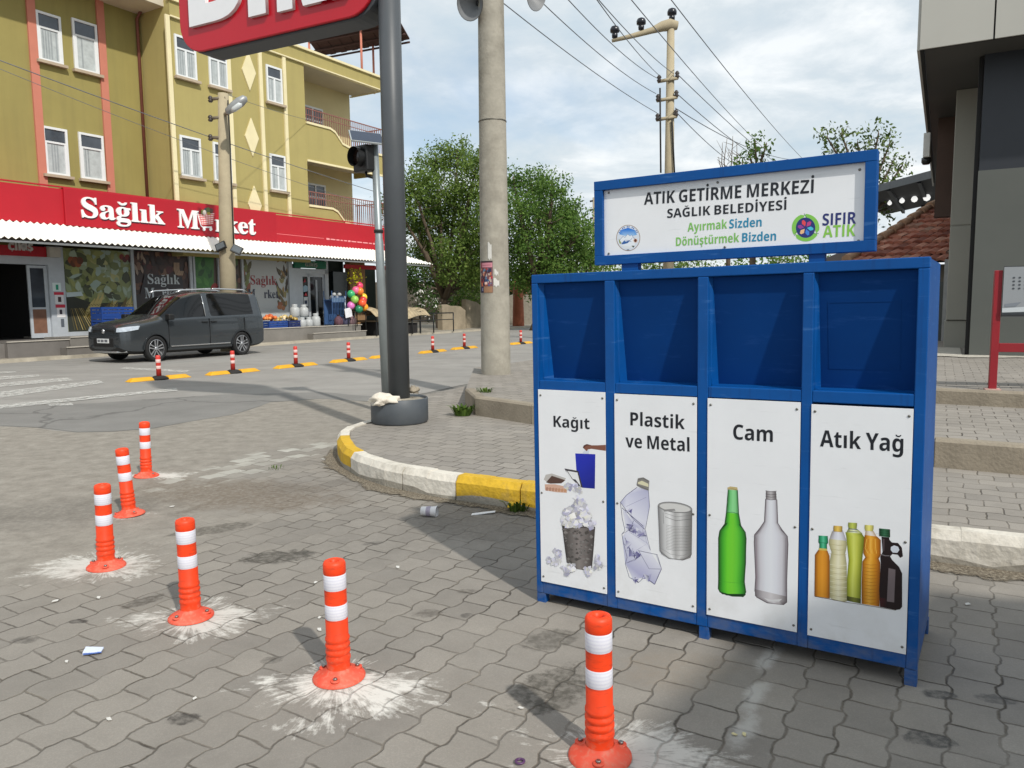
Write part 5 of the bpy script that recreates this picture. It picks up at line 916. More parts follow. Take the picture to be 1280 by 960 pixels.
# balconies: slab, stepped parapet, railing, door
for zf, top in ((8.0, True), (4.6, False)):
    sl_ = MB(); sl_.box(13.05, 18.0, YR, 3.0, zf - .22, zf); sl_.build('balcony_slab', slab, BLD)
    pp = MB(); hA, hB = 1.02, .42
    prof = [(13.05, zf - .45), (18.0, zf - .45), (18.0, zf + hB), (15.6, zf + hB), (15.2, zf + hB + .08), (14.75, zf + hA - .1), (14.45, zf + hA), (13.05, zf + hA)]
    pp.vprism(prof, YR - .002, YR + .12); pp.vprism([(17.88, zf - .45), (18.0, zf - .45), (18.0, zf + hB), (17.88, zf + hB)], YR + .12, 3.0); pp.build('balcony_parapet', mustard, BLD)
    cp = MB(); path = [(13.05, zf + hA), (14.45, zf + hA), (14.75, zf + hA - .1), (15.2, zf + hB + .08), (15.6, zf + hB), (18.05, zf + hB)]
    for (a, za), (c, zc) in zip(path, path[1:]): cp.hexa([(a, YR - .05, za), (c, YR - .05, zc), (c, YR + .17, zc), (a, YR + .17, za)], [(a, YR - .05, za + .09), (c, YR - .05, zc + .09), (c, YR + .17, zc + .09), (a, YR + .17, za + .09)])
    cp.box(13.05, 18.05, YR - .05, YR + .02, zf - .52, zf - .44); cp.build('parapet_coping', cream, BLD)
    rl = MB(); zt = zf + hA + .62
    def ph(x):
        for (a, za), (c, zc) in zip(path, path[1:]):
            if a <= x <= c: return za + (zc - za) * (x - a) / (c - a) + .09
        return zf + hB + .09
    rl.box(13.1, 18.0, YR + .03, YR + .07, zt, zt + .04); rl.box(13.1, 18.0, YR + .035, YR + .065, zt - .25, zt - .225)
    x = 13.15
    while x < 18: rl.box(x, x + .022, YR + .04, YR + .062, ph(x), zt); x += .135
    y = YR + .2
    while y < 2.95: rl.box(17.93, 17.952, y, y + .022, zf + hB, zt); y += .135
    rl.box(17.92, 17.96, YR + .07, 3.0, zt, zt + .04); rl.build('balcony_railing', rail_m, BLD)
    dr = MB(); xd = 14.6
    for (a, b, c, d) in ((xd, xd + 1.3, zf + 2.3, zf + 2.38), (xd, xd + .08, zf, zf + 2.3), (xd + 1.22, xd + 1.3, zf, zf + 2.3), (xd + .62, xd + .70, zf, zf + 2.3)): dr.box(a, b, 2.94, 2.998, c, d)
    dr.box(xd + .08, xd + 1.22, 2.955, 2.996, zf + 1.75, zf + 1.82); dob = dr.build('balcony_door', pvc, BLD); p = MB(); p.box(xd + .08, xd + 1.22, 2.97, 2.975, zf + .02, zf + 2.3); p.build('pane', pane, dob)
cl = MB(); cl.box(13.05, 18.0, YR + .1, 3.0, TOP - .62, TOP - .5); cl.box(13.0, 18.0, YR, YR + .1, TOP - .55, TOP - .09); cl.box(17.9, 18.0, YR + .1, 3.2, TOP - .55, TOP - .09); cl.box(13, 18, YR + .1, 11, TOP - .3, TOP - .1)
cl.build('balcony_ceiling', [slab], BLD)
fb = MB(); fb.box(6.83, 18.02, YR - .012, YR - .002, TOP - .56, TOP - .09); fb.build('roof_band', mustard, BLD)
# roof terrace shelter: sheet roof on salmon posts
SH = thing('roof_shelter', 'brown sheet metal roof on thin salmon posts standing on top of the apartment block', 'shelter')
zr = 14.35
A1, B1 = G(400, 71, zr), G(512, 50, zr + .1)
C1 = A1 - (A1 - G(300, 60, zr + .5)).normalized() * 0.01
s_ = MB(); n1 = G(378, 40, zr + .35); n2 = G(494, 18, zr + .5)
qs = [A1, B1, n2, n1]; kk = 16
for i in range(kk):
    zo = Vector((0, 0, .03 * (i % 2))); a0, a1 = A1.lerp(B1, i / kk) + zo, A1.lerp(B1, (i + 1) / kk) + zo; b0, b1 = n1.lerp(n2, i / kk) + zo, n1.lerp(n2, (i + 1) / kk) + zo; u = Vector((0, 0, .06))
    s_.hexa([a0, a1, b1, b0], [a0 + u, a1 + u, b1 + u, b0 + u])
for t in (0, .33, .66, 1): p, q2 = A1.lerp(n1, t), B1.lerp(n2, t); d = Vector((0, 0, -.1)); s_.tube([p + d, q2 + d], .05, 6)
s_.build('sheet_roof', brown, SH)
for t, v in ((.62, .1), (.62, .9), (.05, .1), (.05, .9)):
    p = A1.lerp(B1, t).lerp(n1.lerp(n2, t), v); b = MB(); b.tube([(p.x, p.y, TOP), p - Vector((0, 0, .05))], .055, 8); b.build('post', pinkr, SH)

# ------------------------------------------------------------------ shop front (the ground floor) 
SHOP = thing('market_shop_front', 'ground floor grocery shop front with red sign band and white corrugated awning', 'shop front', M=MF.mat())
redp = mat('shop_red', (178, 20, 36), 0.5, var=0.05, scale=1.0, dirt=0.06); redd = mat('shop_red_side', (176, 26, 40), 0.5, var=0.05)
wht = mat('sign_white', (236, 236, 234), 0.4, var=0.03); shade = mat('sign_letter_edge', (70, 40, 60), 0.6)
YF = 0.95
fb = MB(); fb.box(-9, 2.6, YF, YL, 4.0, 5.08, 0); fb.box(10.95, 17.75, YF, YR, 4.0, 5.08, 0); fb.box(2.6, 10.95, YF - .06, YR + .3, 4.0, 5.12, 1); fb.build('sign_band', [redp, mat('sign_board_red', (172, 16, 34), 0.5, var=0.04, scale=1.0)], SHOP, bevel=0.01)
tr = MB(); tr.box(-9, 17.8, YF - .03, YF + .05, 5.121, 5.16); tr.build('sign_band_trim', redd, SHOP)
def mtext(s, px0, py0, px1, py1, cap, m, font='r', y=YF - .06, deep=.05, heavy=0.0, lift=0.0, par=None):
    (a, z0), (b, z1) = MK(px0, py0, y), MK(px1, py1, y)
    return text('lettering', s, font, cap, m, par or SHOP, (a, y - deep / 2 - .002, z0 + lift), width=b - a, deep=deep, heavy=heavy)
for (s, p) in (('Sağlık', (102, 271, 205, 279.5)), ('M', (222, 284, 248, 285.5)), ('rket', (269, 289, 319, 293))):
    mtext(s, *p, {'S': .60, 'M': .62, 'r': .60}[s[0]], wht, heavy=9e-3)
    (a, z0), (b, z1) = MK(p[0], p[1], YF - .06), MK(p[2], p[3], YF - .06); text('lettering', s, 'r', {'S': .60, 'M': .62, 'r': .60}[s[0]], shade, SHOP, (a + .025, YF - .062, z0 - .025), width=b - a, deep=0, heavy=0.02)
# the trolley that stands in for the letter A
tro = Art(YF - .066, step=.0006, to=lambda cx, cy: MK(220 + cx / 3.56, 100 + cy / 3.56, YF - .066))
P0 = (-2, 0)
tro.line([(78, 590), (96, 592), (112, 650), (120, 655), (160, 655)], .05, (240, 240, 240)); tro.poly([(98, 598), (170, 592), (166, 640), (112, 646)], (240, 200, 196))
for k in range(5): tro.line([(100 + k * 3, 602 + k * 10), (170 - k, 598 + k * 9)], .022, (210, 60, 66))
for k in range(6): tro.line([(106 + k * 12, 598), (114 + k * 10, 646)], .016, (214, 90, 90))
for (x_, y_, c) in ((118, 588, (120, 120, 60)), (132, 580, (60, 60, 70)), (146, 590, (180, 150, 60)), (156, 582, (90, 60, 50)), (126, 590, (200, 190, 180)), (142, 578, (90, 110, 60))): tro.disc((x_, y_), 9, 12, c, 8)
tro.disc((124, 664), 7, 8, (240, 240, 240), 10); tro.disc((154, 664), 7, 8, (240, 240, 240), 10); tro.build('trolley_sign', SHOP)
weather(MATS['awning_sheet'] if 'awning_sheet' in MATS else redp, (3, 3, .3), 1.2, (170, 22, 36), .3, .5, .7)
# faint slogan line
sl2 = Art(YF - .004, step=.001, to=lambda px, py: MK(px, py, YF - .004)); sl2.line([(335, 291), (405, 298)], .02, (232, 120, 124)); sl2.build('slogan_line', SHOP)
so_ = Art(YF - .004, step=.001, to=lambda px, py: MK(px, py, YF - .004))
xx = 408
for k in range(15):
    ln = rnd.choice((3, 4, 6)); yy = 298.5 + (xx - 408) * .105; so_.line([(xx, yy), (xx + ln, yy + ln * .1)], .075 if k in (0, 5, 10) else .05, (236, 150, 152)); xx += ln + 1.2
so_.build('slogan', SHOP)
# corrugated awning
aw = MB(); n = 150; xa, xb = -9, 19.75
def awp(i, t):
    x = xa + (xb - xa) * i / (n * 4); wv = .035 * math.sin(i * math.pi / 2 * 1.0)
    y = YF + (-.25 - YF) * t; z = 4.0 + (3.42 - 4.0) * t + wv
    return (x, y, z)
for i in range(n * 4):
    if xa + (xb - xa) * (i + 1) / (n * 4) > 17.8:
        f0 = max(0, (xa + (xb - xa) * i / (n * 4) - 17.8) / 1.95)
        if f0 > 1: break
    else: f0 = 0
    aw.face([awp(i, f0), awp(i, 1), awp(i + 1, 1), awp(i + 1, f0)], 0, smooth=True)
aw.build('awning', mat('awning_sheet', (236, 234, 226), 0.55, var=0.05, scale=2, dirt=0.12), SHOP)
awf = MB(); awf.box(-9, 19.6, -.2, -.14, 3.30, 3.36)
for k in range(15): awf.tube([(-8 + k * 1.95, YF, 3.9), (-8 + k * 1.95, -.17, 3.36)], .022, 6)
awf.build('awning_frame', mat('galvanised', (150, 152, 152), 0.5, 0.6), SHOP)
cs_ = MB(); cs_.box(-9, 17.8, YF, YF + 2.4, 3.55, 3.98); cs_.build('shop_ceiling', mat('shop_soffit', (120, 112, 100), 0.9), SHOP)
# plinth and front steps
tile = mat('plinth_tile', (112, 108, 104), 0.6, var=0.12, scale=2, dirt=0.25); tile2 = mat('plinth_side_tile', (126, 122, 116), 0.65, var=0.12, scale=2, dirt=0.25)
pl = MB(); ZP = 0.60
pl.box(.45, 2.2, .45, 3.0, .08, .54, 0); pl.box(2.2, 15.15, .40, 3.0, .08, ZP, 1); pl.box(1.9, 4.6, .06, .45, .08, .32, 0); pl.box(11.9, 15.1, .06, .40, .08, .34, 1); pl.box(-9, .45, .6, 3.0, .08, .50, 0); pl.box(15.15, 19.3, .9, 3.0, .08, .34, 1)
pl.build('plinth', [tile, tile2], SHOP, bevel=0.01)
nos = MB(); nos.box(2.2, 15.2, .37, .42, ZP - .005, ZP + .03); nos.box(1.88, 4.62, .03, .08, .315, .345); nos.box(11.88, 15.12, .03, .08, .335, .365); nos.box(.43, 2.2, .42, .47, .535, .565); nos.build('step_nosing', mat('nosing', (176, 170, 160), 0.7, var=0.1), SHOP)
# shop wall: frames, doors, posters
YS_ = 1.8
alu = mat('shop_aluminium', (186, 192, 198), 0.45, 0.2, var=0.06); voidm = mat('shop_void', (10, 10, 12), 0.8)
rm = MB(); rm.box(-9, 18, 6.9, 7.0, .5, 3.6); rm.box(-9, 18, YS_ + .3, 7, .50, .55); rm.box(2.3, 2.5, YS_ + .2, 6.9, .5, 3.6); rm.build('shop_interior', darkv, SHOP)
fr = MB()
for (a, b, c, d) in ((-9, .0, 2.82, 3.06), (0, 2.44, 2.82, 3.06), (2.44, 2.92, ZP, 3.4), (5.22, 5.32, ZP, 3.5), (7.50, 7.62, ZP, 3.5), (7.66, 7.74, ZP, 3.5), (8.75, 8.80, ZP, 3.5), (9.86, 9.96, ZP, 3.5), (12.30, 12.50, ZP, 3.5), (12.5, 14.6, 2.85, 3.06), (14.40, 14.62, ZP, 3.5), (12.5, 13.05, ZP, 2.85)):
    fr.box(a, b, YS_ - .06, YS_ + .1, c, d)
fr.box(2.92, 12.3, YS_ - .05, YS_ + .1, ZP, ZP + .13); fr.build('shop_frame', alu, SHOP)
ex = MB(); ex.box(-2.2, 2.36, YS_ - .16, YS_ - .06, 3.06, 3.36); eo = ex.build('exit_sign', mat('exit_sign_red', (170, 20, 36), 0.4), SHOP)
mtext('ÇIKIŞ', 10.5, 312, 40.5, 312.5, .20, mat('brushed_letter', (196, 190, 186), 0.4, 0.2), 's', YS_ - .16, .03, .01, par=eo)
bx = MB(); bx.box(2.38, 2.72, YS_ - .3, YS_ - .06, 3.06, 3.36); bx.build('alarm_box', mat('beige_box', (190, 184, 172), 0.6), SHOP)
gr_ = MB(); gr_.box(12.55, 14.4, YS_ - .16, YS_ - .06, 3.08, 3.40); go = gr_.build('entrance_sign', mat('entrance_green', (14, 104, 76), 0.5), SHOP)
x0, z0 = MK(375.5, 329.5, YS_ - .16); text('lettering', 'GİRİŞ', 's', .15, mat('dull_letter', (150, 156, 148), 0.5), go, (13.12, YS_ - .18, 3.15), width=.72, deep=.02)
# left entrance: sliding leaf of glass with timber-coloured kick panel
lf = MB(); 
for (a, b, c, d) in ((1.84, 1.92, .58, 2.80), (2.33, 2.43, .58, 2.80), (1.92, 2.33, 2.72, 2.80), (1.92, 2.33, .58, .72), (1.92, 2.33, 1.46, 1.52)): lf.box(a, b, YS_ + .02, YS_ + .07, c, d)
lo = lf.build('sliding_door', alu, SHOP); lp = MB(); lp.box(1.92, 2.33, YS_ + .04, YS_ + .05, 1.52, 2.72, 0); lp.box(1.92, 2.33, YS_ + .035, YS_ + .055, .72, 1.46, 1); lp.build('pane', [pane, mat('door_panel_brown', (118, 84, 66), 0.6, var=0.15)], lo)
hd = MB(); hd.box(1.81, 1.85, YS_ - .03, YS_ + .02, 1.45, 1.85); hd.build('handle', alu, lo)
rd = MB()
for (a, b, c, d) in ((13.05, 13.12, ZP, 2.85), (13.42, 13.55, ZP, 2.85), (13.88, 13.98, ZP, 2.6), (14.3, 14.4, ZP, 2.85), (13.12, 14.3, 2.72, 2.85)): rd.box(a, b, YS_ + .0, YS_ + .06, c, d)
ro_ = rd.build('glass_door', alu, SHOP); rp = MB(); rp.box(13.1, 14.35, YS_ + .03, YS_ + .035, ZP, 2.75); rp.build('pane', mat('dark_pane', (26, 28, 32), 0.1, var=0.4, scale=1.5), ro_)
nt_ = Art(YS_ + .0, step=.001); nt_.poly([(13.14, 2.05), (13.4, 2.1), (13.4, 2.3), (13.27, 2.36), (13.14, 2.3)], (150, 180, 196)); nt_.poly([(13.18, 1.9), (13.36, 1.9), (13.28, 2.05)], (200, 60, 70)); nt_.poly([(13.14, 1.45), (13.38, 1.45), (13.38, 1.85), (13.14, 1.85)], (210, 214, 216)); nt_.poly([(13.18, 1.55), (13.34, 1.55), (13.34, 1.7), (13.18, 1.7)], (60, 70, 90)); nt_.poly([(13.15, 2.45), (13.3, 2.5), (13.25, 2.65)], (170, 40, 60)); nt_.build('door_notice', ro_)
# notices by the exit
ns = Art(YS_ - .064, step=.001)
for (x0, x1, z0, z1, c) in ((2.52, 2.78, 2.02, 2.28, (214, 228, 226)), (2.55, 2.85, 1.90, 1.99, (196, 50, 70)), (2.57, 2.84, 1.62, 1.90, (224, 222, 222)), (2.57, 2.87, 1.50, 1.60, (196, 50, 70)), (2.60, 2.86, 1.20, 1.50, (224, 222, 222)), (2.62, 2.70, 2.06, 2.22, (40, 150, 120)), (2.66, 2.76, 1.68, 1.84, (70, 50, 50)), (2.68, 2.76, 1.30, 1.44, (60, 50, 60)), (2.70, 2.80, .90, 1.15, (90, 96, 104))): ns.poly([(x0, z0), (x1, z0), (x1, z1), (x0, z1)], c)
ns.build('wall_notice', SHOP)
# posters filling the windows
def poster(name, x0, x1, z0, z1, base, paint):
    p = Art(YS_ + .02, step=.00016); p.poly([(x0, z0), (x1, z0), (x1, z1), (x0, z1)], base); clip = lambda x, z: (min(max(x, x0 + .01), x1 - .01), min(max(z, z0 + .01), z1 - .01)); p.to = clip; paint(p, x0, x1, z0, z1); o = p.build(name, SHOP, 0.3); return o, p.y
rp_ = random.Random(11)
def leaf(p, x, z, L, wd, a, c): 
    ca, sa = math.cos(a), math.sin(a); pts = [(0, 0), (L * .3, wd), (L * .7, wd * .8), (L, 0), (L * .7, -wd * .7), (L * .3, -wd)]
    p.poly([(x + ca * u - sa * v, z + sa * u + ca * v) for u, v in pts], c)
def veg(p, x0, x1, z0, z1):
    for k in range(150):
        x, z = rp_.uniform(x0, x1), rp_.uniform(z0 + .9, z1); c = rp_.choice(((112, 122, 76), (156, 160, 100), (146, 160, 128), (168, 182, 160), (84, 92, 66), (176, 174, 120), (140, 144, 88), (160, 178, 166), (72, 76, 58)))
        leaf(p, x, z, rp_.uniform(.15, .5), rp_.uniform(.05, .16), rp_.uniform(0, 3.1), c)
    for k in range(5): p.disc((x0 + .25 + k * .07, z1 - .38 - (k % 2) * .1), .11, .12, ((150, 84, 52), (104, 60, 44), (130, 74, 50))[k % 3], 12)
    for k in range(4): p.disc((x1 - .3 + k * .1, z1 - .2 - (k % 2) * .08), .09, .1, ((130, 50, 48), (90, 40, 40))[k % 2], 10)
    p.poly([(x0, z0), (x1, z0), (x1, z0 + .95), (x0 + .9, z0 + .9), (x0, z0 + 1.2)], (58, 60, 52))
    for k in range(16):
        x = x0 + .55 + k * .1; c = rp_.choice(((176, 158, 92), (150, 132, 66), (196, 178, 116), (112, 96, 52))); leaf(p, x, z0 + .35 + rp_.uniform(-.05, .1), rp_.uniform(.6, 1.0), .07, rp_.uniform(.7, 1.3), c)
        for j in range(4): leaf(p, x + j * .08, z0 + .45 + j * .12, .16, .012, 2.6, (96, 84, 44))
    for k in range(9): p.line([(x0 + .1 + k * .05, z0 + .75), (x0 + .2 + k * .09, z0 + .05)], .02, rp_.choice(((176, 160, 110), (96, 90, 66), (140, 120, 70))))
    p.poly([(x0, z0 + 1.1), (x0 + .55, z0 + 1.15), (x0 + .5, z0 + 1.28), (x0, z0 + 1.25)], (190, 204, 204))
def nuts(p, x0, x1, z0, z1):
    for k in range(170):
        x, z = rp_.uniform(x0, x1), rp_.choice((rp_.uniform(z1 - .9, z1), rp_.uniform(z0, z0 + 1.2), rp_.uniform(z0, z1))); c = rp_.choice(((70, 46, 40), (92, 60, 46), (112, 78, 60), (48, 34, 32), (130, 98, 78), (86, 40, 42), (56, 44, 44)))
        p.disc((x, z), rp_.uniform(.05, .14), rp_.uniform(.05, .16), c, 8)
    for k in range(6): leaf(p, x0 + .1 + rp_.uniform(0, .4), z1 - rp_.uniform(.3, 1.1), .3, .05, rp_.uniform(1.2, 2.2), (160, 140, 124))
    for k in range(4): p.line([(x1 - .5 + .1 * math.cos(t) + k * .06, z1 - .5 + .3 * math.sin(t)) for t in (2.6, 3.4, 4.2, 5.0, 5.8)], .05, (170, 144, 120))
    p.poly([(x0 + .1, z0 + .9), (x1 - .25, z0 + .95), (x1 - .3, z0 + 1.85), (x0 + .4, z0 + 1.9)], (50, 46, 50)); p.poly([(x0, z0 + .5), (x1 - .7, z0 + .55), (x1 - .6, z0 + 1.3), (x0, z0 + 1.2)], (54, 48, 50))
def fruit(p, x0, x1, z0, z1):
    p.poly([(x0, z0), (x0 + .75, z0), (x0 + .9, z1), (x0, z1)], (66, 120, 56))
    for k in range(30): leaf(p, rp_.uniform(x0, x0 + .7), rp_.uniform(z0, z1), .4, .1, rp_.uniform(0, 3), rp_.choice(((54, 108, 50), (84, 140, 66), (44, 84, 44))))
    for k in range(14): p.disc((rp_.uniform(x0 + .55, x0 + 1.0), rp_.uniform(z0, z0 + 1.5)), .2, .24, rp_.choice(((170, 70, 54), (150, 52, 48), (186, 96, 66))), 12)
    for k in range(60): p.disc((rp_.uniform(x0 + 1.05, x1), rp_.uniform(z0, z1)), rp_.uniform(.06, .16), rp_.uniform(.06, .18), rp_.choice(((66, 44, 42), (92, 60, 52), (120, 84, 70), (48, 40, 42), (84, 104, 60))), 9)
def pale(p, x0, x1, z0, z1):
    for k in range(40): leaf(p, rp_.uniform(x1 - .55, x1), rp_.uniform(z0 + .6, z1), rp_.uniform(.2, .5), .07, rp_.uniform(1, 2.4), rp_.choice(((112, 92, 56), (90, 84, 54), (150, 120, 74), (70, 58, 46), (140, 132, 80))))
    for k in range(14): leaf(p, rp_.uniform(x0, x0 + .35), rp_.uniform(z0 + .9, z1), .4, .1, rp_.uniform(1, 2.4), rp_.choice(((96, 92, 60), (140, 84, 60), (116, 124, 70))))
    for k in range(7): p.disc((x1 - .45 + rp_.uniform(-.1, .15), z0 + .75 + rp_.uniform(-.12, .12)), .1, .1, rp_.choice(((170, 110, 70), (150, 90, 60))), 9)
poster('window_poster', 2.95, 5.22, ZP + .13, 3.38, (138, 146, 96), veg); o2, y2 = poster('window_poster', 5.32, 7.5, ZP + .13, 3.42, (62, 46, 44), nuts)
poster('window_poster', 7.74, 9.86, ZP + .13, 3.42, (84, 70, 60), fruit); o4, y4 = poster('window_poster', 9.96, 12.3, ZP + .13, 3.42, (184, 188, 188), pale)
inkw = mat('poster_white', (196, 204, 208), 0.5); inkr = mat('poster_red', (150, 60, 66), 0.5); inkn = mat('poster_navy', (60, 66, 84), 0.5)
def stx(s, par, x, z, wd, cap, m, y): text('lettering', s, 'r', cap, m, par, (x, y - .004, z), width=wd)
stx('Sağlık', o2, 5.82, 2.30, 1.28, .34, inkw, y2); stx('M', o2, 5.68, 1.80, .38, .36, inkw, y2); stx('rket', o2, 6.35, 1.80, .72, .34, inkw, y2)
stx('Sağlık', o4, 10.32, 2.34, 1.36, .36, inkr, y4); stx('M', o4, 10.16, 1.80, .38, .36, inkn, y4); stx('rket', o4, 10.98, 1.80, .76, .34, inkn, y4)
# right end of the shop: dark opening, brown wall, white corner pier
en = MB(); en.box(14.62, 16.3, YS_ + .6, YS_ + .7, .4, 3.5, 0); en.box(15.3, 16.25, YS_ + .3, YS_ + .55, 1.9, 3.0, 3); en.box(16.3, 17.35, YS_ + .2, YS_ + .5, .4, 3.5, 1); en.box(18.55, 19.1, YS_ - .3, YS_ + .3, .3, 3.38, 2); en.box(17.35, 18.55, YS_ + .6, YS_ + .7, .4, 3.4, 0); en.box(15.5, 18.4, YS_ - .25, YS_ - .15, 3.14, 3.32, 4)
en.build('end_wall', [mat('bottle_green_panel', (26, 44, 40), 0.6), mat('tan_panel', (150, 118, 84), 0.8), mat('white_pier', (196, 194, 188), 0.85, var=0.08), mat('fridge_glass', (44, 52, 54), 0.2), redd], SHOP)

# ================================================================== THINGS IN THE STREET
def lean_matrix(base, top_dir, rz=0.0):
    z = Vector(top_dir).normalized(); x = Vector((1, 0, 0)); x = (x - z * x.dot(z)).normalized(); y = z.cross(x)
    return Matrix.Translation(base) @ Matrix((x, y, z)).transposed().to_4x4() @ Matrix.Rotation(rz, 4, 'Z')
orange = mat('post_orange', (236, 66, 22), 0.5, var=0.10, scale=7, dirt=0.35, dirtcol=(202, 96, 66), spec=0.4)
orange2 = mat('post_flange_orange', (222, 78, 52), 0.6, var=0.10, scale=9, dirt=0.35, dirtcol=(206, 150, 130))
def refl_material():
    g = NG('reflective_band'); x, y, z = g.sep(g.co)
    w = g.math('SINE', g.math('MULTIPLY', z, 520.0)); n = g.noise(160, 3, 0.6)
    c = g.mix(g.mapr(w, -0.4, 0.8, 0, .5), (0.74, 0.74, 0.80), (0.58, 0.58, 0.70)); c = g.mix(g.mapr(n, .5, .7, 0, .35), c, (0.62, 0.56, 0.66))
    g.K.new(c, g.b.inputs['Base Color']); g.b.inputs['Roughness'].default_value = 0.3; return g.m
band = refl_material(); weather(orange, (2, 2, 9), 7, (150, 52, 30), .55, .52, .70); weather(orange, (5, 5, 5), 9, (190, 130, 104), .5, .50, .68, (.02, .20)); weather(orange2, (4, 4, 4), 12, (200, 140, 116), .4, .50, .66)
hole = mat('hole_dark', (30, 16, 12), 0.9); bolt = mat('bolt_steel', (150, 148, 144), 0.35, 0.9, var=0.2)
def make_post():
    t = thing('delineator_post', 'x', 'bollard', 'orange flexible posts on the yard')
    h = 0.487; b = MB()
    b.lathe([(.016, h - .022), (.018, h - .004), (.030, h), (.040, h - .004), (.0445, h - .014), (.0445, h - .05), (.0435, h - .052), (.0435, h - .238), (.0445, h - .240), (.0445, .176), (.0485, .170), (.0485, .160), (.0440, .154), (.0440, .150), (.0488, .144), (.0488, .134), (.0442, .128), (.0442, .124), (.0490, .118), (.0490, .108), (.0444, .102), (.0444, .098), (.0490, .090), (.0490, .080), (.0460, .072), (.0465, .040), (.050, .034)], 28, caps=False)
    b.build('post_tube', orange, t)
    for (z1, z0) in ((h - .054, h - .116), (h - .176, h - .236)):
        r = MB(); r.lathe([(.0437, z0), (.0447, z0 + .002), (.0447, z1 - .002), (.0437, z1)], 28, caps=False); r.build('reflective_band', band, t)
    f = MB(); f.lathe([(.048, .046), (.056, .033), (.080, .023), (.098, .013), (.105, .006), (.105, 0.0)], 32, caps=False); fo = f.build('base_flange', orange2, t)
    c = MB(); c.lathe([(.0165, h - .03), (.001, h - .03)], 12, caps=False); c.build('top_hole', hole, t)
    for k in range(3):
        a = R(-100 + k * 120); x, y = .078 * math.cos(a), .078 * math.sin(a); g_ = MB(); g_.lathe([(.019, .0195), (.019, .0255), (.016, .0265)], 14, (x, y, 0), m=0); g_.lathe([(.009, .026), (.009, .033), (.007, .035)], 6, (x, y, 0), m=1); g_.build('bolt', [orange2, bolt], fo)
    return t
POST = make_post()
post_px = [((750, 945), (748, 768)), ((424, 846), (417.5, 700)), ((239, 771), (231, 650)), ((133, 708), (128, 611)), ((162, 643), (152.5, 564)), ((183, 595), (180.5, 530))]
post_lab = ['large orange and white post nearest the camera in front of the bin', 'orange and white post in a star of white dust, left of the bin', 'orange and white post leaning slightly, with the small blue paper on the pavers near it',
            'orange and white post standing on a white dusty patch at the left', 'orange and white post leaning left, second farthest in the row', 'smallest and farthest orange and white post of the row in the yard']
for i, ((bx, by), (tx, ty)) in enumerate(post_px):
    b0 = G(bx, by, 0.006); t0 = AT(tx, ty, b0.y); d = (t0 - b0); d.y = 0.0; d.z = max(d.z, .4)
    M = lean_matrix(b0, d, R((0, 12, -20, 35, 60, -40)[i])); 
    if i == 0: POST.matrix_world = M; POST['label'] = post_lab[0]
    else: copy_tree(POST, M, post_lab[i])
# ---- lane dividers: yellow kerb blocks with a small red post
yel = mat('divider_yellow', (216, 160, 26), 0.6, var=0.08, scale=4, dirt=0.2); redpo = mat('divider_red', (206, 60, 52), 0.5, var=0.08, scale=6); pinkb = mat('divider_band', (222, 190, 186), 0.4, var=0.1, scale=8); blk = mat('divider_rubber', (36, 34, 32), 0.8)
def make_div():
    t = thing('lane_divider', 'x', 'lane divider', 'yellow lane dividers along the street')
    for s in (-1, 1):
        b = MB(); x0, x1 = sorted((s * .14, s * .66)); e = .10
        lo = [(x0, -.13, 0), (x1, -.13, 0), (x1, .13, 0), (x0, .13, 0)]
        hi = [(x0 + (e if s < 0 else .03), -.06, .075), (x1 - (e if s > 0 else .03), -.06, .075), (x1 - (e if s > 0 else .03), .06, .075), (x0 + (e if s < 0 else .03), .06, .075)]
        b.hexa(lo, hi); b.build('kerb_block', yel, t, bevel=.02)
    b = MB(); b.lathe([(.19, 0), (.19, .03), (.12, .07), (.09, .08)], 16); b.build('base', blk, t)
    b = MB(); b.lathe([(.05, .08), (.047, .47), (.042, .50), (.02, .505)], 14); b.build('post_tube', redpo, t)
    for z in (.22, .35): b = MB(); b.lathe([(.047, z), (.0505, z + .005), (.0505, z + .065), (.047, z + .07)], 14, caps=False); b.build('reflective_band', pinkb, t)
    return t
DIV = make_div()
div_px = [(199, 474.5, .0), (291.5, 466.5, 0), (370, 458.5, 0), (436, 451.5, 0), (541, 440.5, 0), (580.5, 436, 0), (651, 430, 0)]
div_lab = ['yellow lane divider with red post, in front of the front wheel of the van', 'yellow lane divider with red post, in front of the rear wheel of the van', 'yellow lane divider with red post, just right of the rear of the parked van', 'yellow lane divider with red post, left of the thin galvanised pole', 'yellow lane divider with red post, just right of the dark steel pole', 'yellow lane divider with red post, just left of the thick concrete pole', 'yellow lane divider with red post, between the concrete pole and the bin, farthest away']
for i, (px, py, _) in enumerate(div_px):
    p = G(px, py, 0.0); nx = G(*div_px[min(i + 1, 6)][:2]); pv = G(*div_px[max(i - 1, 0)][:2]); d = nx - pv
    M = Matrix.Translation(p) @ Matrix.Rotation(math.atan2(d.y, d.x), 4, 'Z')
    if i == 0: DIV.matrix_world = M; DIV['label'] = div_lab[0]
    else: copy_tree(DIV, M, div_lab[i])
extra = G(483, 446.5); copy_tree(DIV, Matrix.Translation(extra) @ Matrix.Rotation(math.pi / 2 - GY, 4, 'Z'), 'yellow lane divider almost wholly hidden behind the thin galvanised pole and the dark steel pole')

